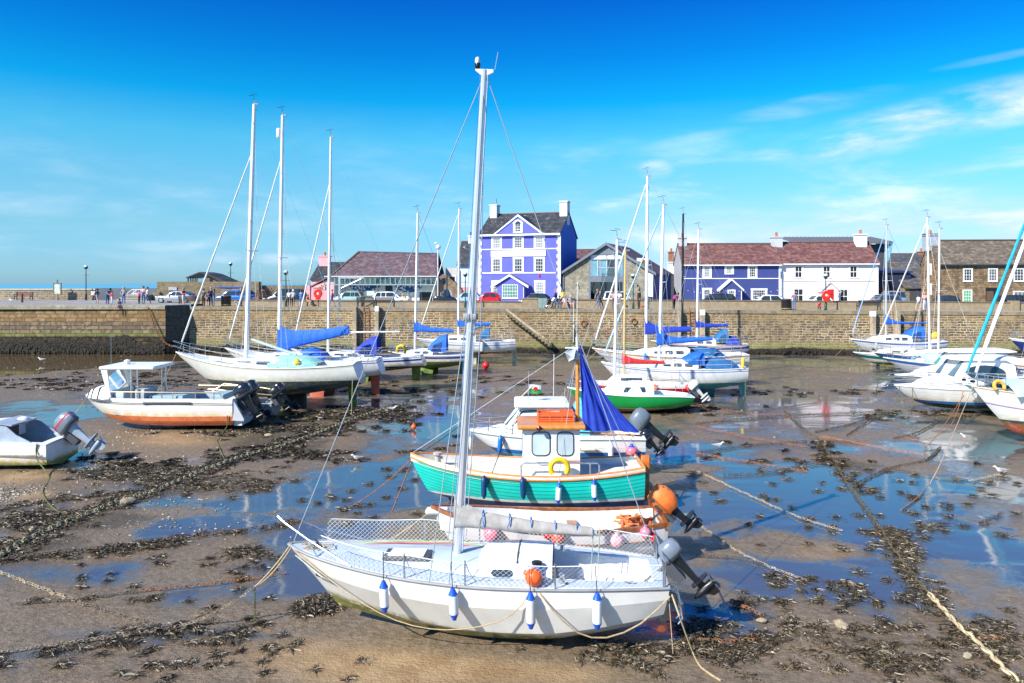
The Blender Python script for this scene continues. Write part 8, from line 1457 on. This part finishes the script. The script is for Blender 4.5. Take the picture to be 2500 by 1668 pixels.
rope([e(1.3, -1.1, 1.2), e(1.55, -1.2, .9), e(2.0, -1.15, .48), e(2.5, -1.02, .35), e(3.1, -.88, .55), e(3.62, -.78, 1.0)], .013, ROPE, 'tan rope looping under the front sailboat quarter'); rope([e(3.66, -.6, 1.0), e(3.75, -.95, .75), G(1690, 1590, .03), G(1712, 1630, .03), G(1760, 1662, .03)], .016, ROPE, 'tan stern rope of the front sailboat running to the mud'); rope([e(3.6, -.72, 1.02), V(*e(3.66, -.85, .03))], .008, ROPE, 'thin rope hanging straight down at the front sailboat stern')
b2 = B2.W(-2.65, 0, 1.2); rope([b2, G(930, 1330, .03)], .014, ROPE, 'bow rope of the white dinghy behind the safety net', .05)
b3 = B3.W(-3.3, 0, 1.42); rope([b3, G(850, 1240, .02)], .014, RUST, 'rusty bow chain rope of the teal boat slanting to the mud', .12); rope([b3+V(0, 0, -.1), G(957, 1250, .02)], .018, RUST, 'rusty hanging rope below the teal boat bow', .0); rope([b3, P(1160, 1010, 24)], .016, ROPEG, 'green rope from the teal boat bow to the cruiser', .05); rope([B3.W(3.25, -.5, 1.25), CR((0, 350))[0]], .016, mat('yellow_rope', (.45, .36, .10), .9), 'yellow stern rope of the teal boat', .08)
rope([B3.W(-1.2, -1.0, .6), B3.W(-.6, -1.05, 2.2)], .012, BLACK, 'black fishing rod leaning on the teal boat', 0)
w0 = B16.W(2.35, -1.02, .95); rope([w0, w0+V(.02, -.05, -.5), G(120, 1165, .02), G(104, 1200, .02), G(130, 1240, .02), G(185, 1268, .02)], .022, ROPEG, 'weedy rope from the speedboat corner curving over the mud'); w0 = B14.W(3.3, -1.2, .7); rope([w0, w0+V(0, -.03, -.5), G(540, 1060, .02), G(533, 1085, .02), G(550, 1125, .02)], .02, ROPEG, 'weedy rope from the workboat quarter to the heavy chain')
rope([B14.W(-3.5, -.1, 1.3), G(168, 1025, .02)], .014, mat('yellow_rope', (.45, .36, .10), .9), 'yellow bow rope of the workboat', .1); rope([B9.W(-4.7, 0, 2.8), G(365, 985, .02)], .014, ROPE, 'bow rope of the large cream sailboat', .2); rope([B9.W(4.6, -.6, 2.2), G(858, 1010, .02)], .012, ROPE, 'stern rope of the large cream sailboat hanging to the mud', .0); rope([B10.W(4.4, -.5, 1.9), G(960, 985, .02)], .014, BLACK, 'black stern rope of the sailboat with red keels', .15)
ra = B22.W(*B22.edge(.0, -1, -.02)); rope([ra, G(2290, 1145, .9), G(2255, 1195, .05)], .013, mat('pink_tan_rope', (.52, .34, .24), .9), 'pinkish tan bow rope of the red bottomed sailboat'); rope([G(2255, 1195, .05), G(2240, 1215, .02), G(2200, 1245, .02)], .018, RUSTO, 'orange end of the bow rope of the red bottomed sailboat'); r3 = B23.W(*B23.edge(0, -1, -.3)); rope([r3, G(2320, 1040, .4), G(2250, 1075, .03), G(2200, 1062, .02)], .014, RUSTO, 'orange mooring rope of the pale blue sailboat'); rope([r3+V(-.1, -.2, -.2), G(2290, 1060, .3), G(2255, 1095, .02)], .014, RUSTO, 'lower orange mooring rope beside the weedy green one')
rc = B21.W(*B21.edge(.02, -1, -.05)); rope([rc, G(2205, 1005, .35), G(2165, 1005, .05), G(2080, 1018, .02)], .014, ROPEG, 'weedy green bow rope of the biggest cruiser'); rope([rc+V(.5, -.3, 0), G(2225, 1000, .3), G(2180, 1008, .03)], .02, ROPEG, 'second weedy rope at the bow of the biggest cruiser'); rope([B20.W(-3.5, 0, 1.4), G(2135, 965, .02)], .022, ROPEG, 'bow rope of the royal blue banded sailboat', .1); rope([B17.W(-3.8, 0, 1.8), G(2040, 868, .02)], .02, ROPE, 'bow rope of the motor sailer', .1)
rope([B6.W(4.0, -.6, 1.6), V(*B6.W(3.9, -.9, .03))], .025, ROPEG, 'weedy stern rope of the teal bottomed sailboat', 0); rope([B5.W(-3.1, 0, 1.15), G(1345, 985, .02)], .016, mat('yellow_rope', (.45, .36, .10), .9), 'bow rope of the green sailboat', .08); rope([B7.W(-4.4, 0, 2.3), G(1400, 905, .02)], .02, ROPE, 'bow rope of the big orange striped sailboat', .12)
pc_ = [V(P(362, 743, 68.3).x, 68.25, PZ-.2), P(372, 780, 68.15), P(385, 815, 68.0), P(405, 838, 67.9), V(P(425, 850, 67.6).x, 67.6, .6)]; chain(pc_, .35, .04, RUST, 'rusty chain hanging down the pier wall corner', 0, lay=False); rope([QP(1430, -.1, -1.2), P(1500, 815, 66), B7.W(-1.0, .6, 2.4)], .014, REDC, 'red line from the quay wall to the orange striped sailboat')
# floats on the mud
for px, py, r, m_, lab in ((1186, 897, .26, REDB, 'red ball float on the mud right of the front mast'), (268, 846, .22, mat('float_green', (.02, .22, .12), .4), 'green ball float at the foot of the pier wall'), (402, 858, .2, mat('float_cyan', (.05, .32, .45), .4), 'cyan float at the pier corner'), (1010, 1047, .12, ORB, 'small orange float on the wet mud left of the cruiser')): p = G(px, py+r*12, .0); buoy(p+V(0, 0, r*.9), r, m_, lab, 'floats on the mud')
def gull(p, label, rot=0., s=1.):
    o = thing('gull', label, 'gull', p, (0, 0, R(rot)), 'gulls on the mud'); s *= .7; o.scale = (s, s, s)
    b = MB(); b.loft([[V(x, y*w, z+v*h_) for y, v in ((0, 1), (.8, .55), (1, -.1), (.6, -.8), (0, -1), (-.6, -.8), (-1, -.1), (-.8, .55))] for x, z, w, h_ in ((-.24, .34, .012, .012), (-.21, .345, .035, .037), (-.17, .345, .04, .042), (-.13, .30, .045, .05), (-.08, .23, .075, .08), (.02, .20, .085, .085), (.13, .20, .06, .055), (.25, .215, .025, .015))]); b.build('body', WHITE, o, 60)
    for sg in (-1, 1): b = MB(); b.loft([[V(x, sg*(.075+d), z+v) for d, v in ((0, h_), (.012, 0), (0, -h_))] for x, z, h_ in ((-.07, .25, .02), (.03, .235, .055), (.16, .23, .035), (.34, .245, .006))]); b.build('wing', mat('gull_grey', (.36, .38, .40), .7), o, 60); MB().tube([(.0, sg*.03, .13), (.0, sg*.03, .0)], .008, 4).build('leg', ORB, o)
    MB().tube([(-.235, 0, .342), (-.30, 0, .325)], [.016, .004], 5).build('beak', YEL, o)
for px, py, lab, rot, s in ((100, 884, 'gull standing in the channel water at the left', 0, 1.5), (870, 1128, 'gull on the mud left of the front mast', 20, 1.1), (1755, 1098, 'gull with raised head on the right pool', 180, 1.2), (1664, 1276, 'gull near the orange covered outboard', 20, 1.2), (960, 1006, 'small gull beside the heavy chain end', 180, 1.2), (2355, 1076, 'gull on the pale reflection below the big cruiser', 10, 1.2), (2440, 1160, 'white gull at the right edge of the pool', 0, 1.2)): gull(G(px, py), lab, rot, s)
gull(onpier(28, 739), 'gull on the pier in front of the brown bench', 0, 1.6)
# pale stones one can tell apart
def stone(px, py, r, label, seed):
    rg = np.random.default_rng(seed); b = MB(); b.ball((0, 0, r*.35), r, 9, 6, (1.5, 1, .6)); b.v = [tuple(np.array(v)*(1+.18*rg.uniform(-1, 1))) for v in b.v]; o = b.build('stone', mat('pale_stone', (.34, .28, .19), .85, var=.2, vs=6), smooth=30); o.location = G(px, py); o.rotation_euler = (0, 0, seed); tag(o, label, 'stone', 'pale stones on the mud')
for i, (px, py, r, lab) in enumerate(((311, 1228, .16, 'pale stone on the heavy left chain'), (2052, 1530, .11, 'pale stone among weed in the right foreground'), (1860, 1518, .07, 'small pale stone right of the outboard shadow'), (2363, 1605, .08, 'pale stone beside the heavy tan chain'), (80, 1294, .09, 'pale stone on the weed band at the left'), (655, 1065, .12, 'pale stone near the workboat engines'))): stone(px, py, r, lab, i+1)
# seaweed and pebbles: far too many to count
def clumps():
    rg = np.random.default_rng(11); C_ = []
    def band(pts, n, w, size):
        pts = [np.array(p[:2]) for p in smooth_path([G(*p) for p in pts], .3)]
        for i in range(n): p = pts[rg.integers(len(pts))]; C_.append((*(p+rg.normal(size=2)*w), size*rg.uniform(.5, 1.4), 1.))
    band([(0, 1360), (55, 1326), (140, 1286), (230, 1251), (300, 1222), (366, 1205), (447, 1170), (511, 1145), (597, 1115), (682, 1092), (800, 1050), (930, 1003)], 230, .30, .26)
    band([(0, 1238), (85, 1228), (213, 1213), (324, 1204)], 30, .2, .2); band([(0, 1370), (140, 1352), (256, 1339), (426, 1317), (600, 1296), (700, 1279)], 40, .12, .2); band([(250, 1345), (330, 1337), (420, 1325)], 26, .15, .26)
    band([(0, 1605), (150, 1580), (300, 1557), (420, 1535), (600, 1545)], 46, .2, .17); band([(2500, 1660), (2400, 1580), (2300, 1500), (2240, 1420), (2190, 1340), (2175, 1300)], 60, .2, .15); band([(2170, 1300), (2215, 1350)], 50, .12, .3); band([(2000, 1070), (2040, 1130), (2090, 1180), (2150, 1200)], 44, .18, .2)
    for px, py, rx, ry, n, sz in ((2180, 1590, 330, 70, 80, .15), (1950, 1560, 260, 50, 60, .14), (1640, 1590, 260, 40, 60, .15), (1800, 1590, 200, 45, 40, .13), (2420, 1560, 80, 40, 40, .26), (1900, 1440, 200, 50, 24, .12), (2080, 1440, 220, 60, 30, .14), (770, 1475, 40, 22, 60, .20), (600, 1350, 40, 14, 22, .28), (1710, 1540, 60, 25, 40, .2), (330, 1150, 190, 30, 130, .28), (480, 1180, 220, 30, 100, .26), (80, 1270, 100, 26, 70, .24), (660, 1045, 230, 30, 130, .34), (700, 1110, 180, 22, 50, .26),
                               (880, 1010, 150, 22, 60, .4), (300, 915, 260, 18, 50, .36), (130, 940, 190, 16, 50, .36), (430, 935, 150, 20, 50, .4), (950, 955, 260, 12, 40, .36), (1200, 930, 250, 12, 30, .36), (1950, 955, 300, 10, 30, .3), (2250, 1012, 220, 10, 24, .3), (1650, 995, 180, 16, 50, .4), (2100, 1310, 250, 60, 20, .13), (1950, 1230, 260, 60, 16, .14), (850, 1230, 140, 50, 18, .17), (1900, 1130, 300, 50, 24, .18), (400, 1400, 380, 120, 40, .13), (500, 1600, 450, 60, 40, .12), (2300, 1250, 200, 100, 30, .2), (1000, 1140, 120, 60, 18, .2), (960, 1010, 120, 40, 26, .3)):
        for i in range(n):
            q = rg.normal(size=2)*.5; py_ = max(py+q[1]*ry, 872); g = G(px+q[0]*rx, py_); C_.append((g.x, g.y, sz*rg.uniform(.4, 1.3), 1.))
    return C_
def seaweed():
    rg = np.random.default_rng(21); V_ = []; F_ = []; Cc = []; base = 0
    for cx, cy, s, q in clumps():
        n = int(min(150, 30+s*260)*(1 if cy < 26 else .6)); far = cy > 26; L = rg.uniform(.06, .20, n)*(1.5 if far else 1.); W = rg.uniform(.0025, .0065, n)*(3. if far else 1.1)
        rr = s*np.abs(rg.normal(size=n))*.55; th = rg.random(n)*2*PI; x = cx+rr*np.cos(th); y = cy+rr*np.sin(th)*.8; hmax = s*(.04 if far else .085)*np.clip(1-rr/(s*1.1), 0, 1)+.012; z = rg.random(n)*hmax; az = rg.random(n)*2*PI; dz = rg.normal(size=n)*.016; bend = rg.normal(size=n)*.7
        P0 = np.stack([x, y, z], -1); ps = [P0]; a = az.copy()
        for k in range(3): a = a+bend*.5; step = np.stack([np.cos(a)*L/3, np.sin(a)*L/3, dz*(1-k*.8)], -1); nx_ = ps[-1]+step; nx_[:, 2] = np.maximum(nx_[:, 2], -.005+.008*rg.random(n)); ps.append(nx_)
        sx = -np.sin(az); sy = np.cos(az); tilt = rg.normal(size=n)*.9; sv = np.stack([sx, sy, tilt], -1)*W[:, None]; col = np.clip(rg.random(n)**2.2*(1.0 if not far else .5)+rg.normal()*.06, 0, 1)
        vs = np.stack([ps[0]-sv*.7, ps[0]+sv*.7, ps[1]-sv, ps[1]+sv, ps[2]-sv, ps[2]+sv, ps[3]-sv*.4, ps[3]+sv*.4], 1).reshape(-1, 3); i0 = base+np.arange(n)*8
        for k in (0, 2, 4): F_.append(np.stack([i0+k, i0+k+1, i0+k+3, i0+k+2], -1))
        V_.append(vs); Cc.append(np.repeat(col, 8)); base += n*8
    vs = np.concatenate(V_); fs = np.concatenate(F_); me = bpy.data.meshes.new('seaweed'); me.vertices.add(len(vs)); me.vertices.foreach_set('co', vs.reshape(-1)); me.loops.add(fs.size); me.loops.foreach_set('vertex_index', fs.reshape(-1).astype(np.int32)); me.polygons.add(len(fs)); me.polygons.foreach_set('loop_start', np.arange(0, fs.size, 4, dtype=np.int32)); me.update(calc_edges=True); me.validate()
    at = me.attributes.new('tone', 'FLOAT', 'POINT'); at.data.foreach_set('value', np.concatenate(Cc).astype(np.float32)); m = bpy.data.materials.new('wrack'); t = NT(m); a = t.attr('tone'); c = t.mix(t.ramp(a, .0, .55), (.024, .018, .010), (.115, .082, .038)); c = t.mix(t.ramp(a, .55, 1.), c, (.36, .31, .22)); t.out(c, .45, 0, None, .5); me.materials.append(m)
    o = link(bpy.data.objects.new('seaweed', me)); tag(o, 'dark brown bladder wrack strewn over the mud and chains', 'seaweed', kind='stuff')
seaweed()
def weed_curtain():
    rg = np.random.default_rng(31); V_ = []; F_ = []; b0 = 0
    def strip(xs, ys, nx_, ny_, n, ztop, hmax, out):
        nonlocal b0
        t = rg.random(n); x = xs[0]+(xs[1]-xs[0])*t; y = ys[0]+(ys[1]-ys[0])*t; nz = fbm(x, x*0, .5, 3, 7); zt = ztop*(.35+.9*nz)*rg.random(n)**.6; L = rg.uniform(.15, hmax, n); o0 = rg.random(n)*out*np.clip(1.15-zt/max(ztop, .1), .1, 1); w = rg.uniform(.03, .09, n); dx = rg.normal(size=n)*.08
        p0 = np.stack([x+nx_*o0, y+ny_*o0, zt], -1); p1 = np.stack([x+nx_*(o0+.06)+dx*.5, y+ny_*(o0+.06), zt-L*.5], -1); p2 = np.stack([x+nx_*(o0+.03)+dx, y+ny_*(o0+.03), np.maximum(zt-L, -.15)], -1); tx, ty = -ny_, nx_; sv = np.stack([tx*w, ty*w, w*0], -1)
        V_.append(np.stack([p0-sv, p0+sv, p1-sv, p1+sv, p2-sv*.4, p2+sv*.4], 1).reshape(-1, 3)); i0 = b0+np.arange(n)*6; b0 += n*6
        for k in (0, 2): F_.append(np.stack([i0+k, i0+k+1, i0+k+3, i0+k+2], -1))
    strip((-70, PX), (68.72, 68.4), 0, -1, 9000, 1.5, .6, .25); strip((PX+.3, QB.x), (QA.y, QB.y), -QN.x, -QN.y, 9000, .62, .4, .8); strip((PX, QA.x), (68.4, QA.y), .7, -.7, 900, 1.0, .5, .5); strip((PX-3, PX+6), (68.2, 72.4), .2, -1, 900, .5, .4, 1.2)
    vs = np.concatenate(V_); fs = np.concatenate(F_); me = bpy.data.meshes.new('weed_curtain'); me.from_pydata(vs.tolist(), [], fs.tolist()); me.materials.append(mat('black_weed', (.016, .0125, .007), .85, var=.5, vs=3)); tag(link(bpy.data.objects.new('seaweed', me)), 'black seaweed hanging at the foot of the quay and pier walls', 'seaweed', kind='stuff')
weed_curtain()
def pebbles():
    rg = np.random.default_rng(41); b = MB(); blobs = ((60, 1205, 110, 22, 420, .05), (470, 1060, 260, 34, 420, .06), (300, 1150, 300, 60, 300, .05), (330, 1260, 330, 60, 260, .04), (1000, 1600, 900, 90, 120, .012), (2150, 1560, 400, 110, 220, .022), (700, 1010, 300, 40, 240, .07), (200, 930, 260, 40, 200, .08), (2000, 1000, 500, 60, 200, .04))
    O8 = [(0, 0, 1), (1, 0, 0), (0, 1, 0), (-1, 0, 0), (0, -1, 0)]
    for px, py, rx, ry, n, s in blobs:
        for i in range(n):
            q = rg.normal(size=2)*.5; g = G(px+q[0]*rx, max(870, py+q[1]*ry)); r = s*rg.uniform(.4, 1.5); k = rg.uniform(.7, 1.4, 5); a = rg.uniform(0, 6.28); ca, sa = math.cos(a), math.sin(a)
            vs = [(g.x+(x*ca-y*sa*.7)*r*k[j], g.y+(x*sa+y*ca*.7)*r*k[j], -.012+z*r*.55*k[j]) for j, (x, y, z) in enumerate(O8)]; b.mi = int(rg.integers(3)); b.add(vs, [(0, 1, 2), (0, 2, 3), (0, 3, 4), (0, 4, 1)])
    tag(b.build('pebbles', [mat('pebble_a', (.30, .25, .17), .8), mat('pebble_b', (.16, .13, .10), .7), mat('pebble_c', (.42, .36, .26), .85)], None, 0), 'small stones and shell bits scattered over the mud', 'pebbles', kind='stuff')
pebbles()
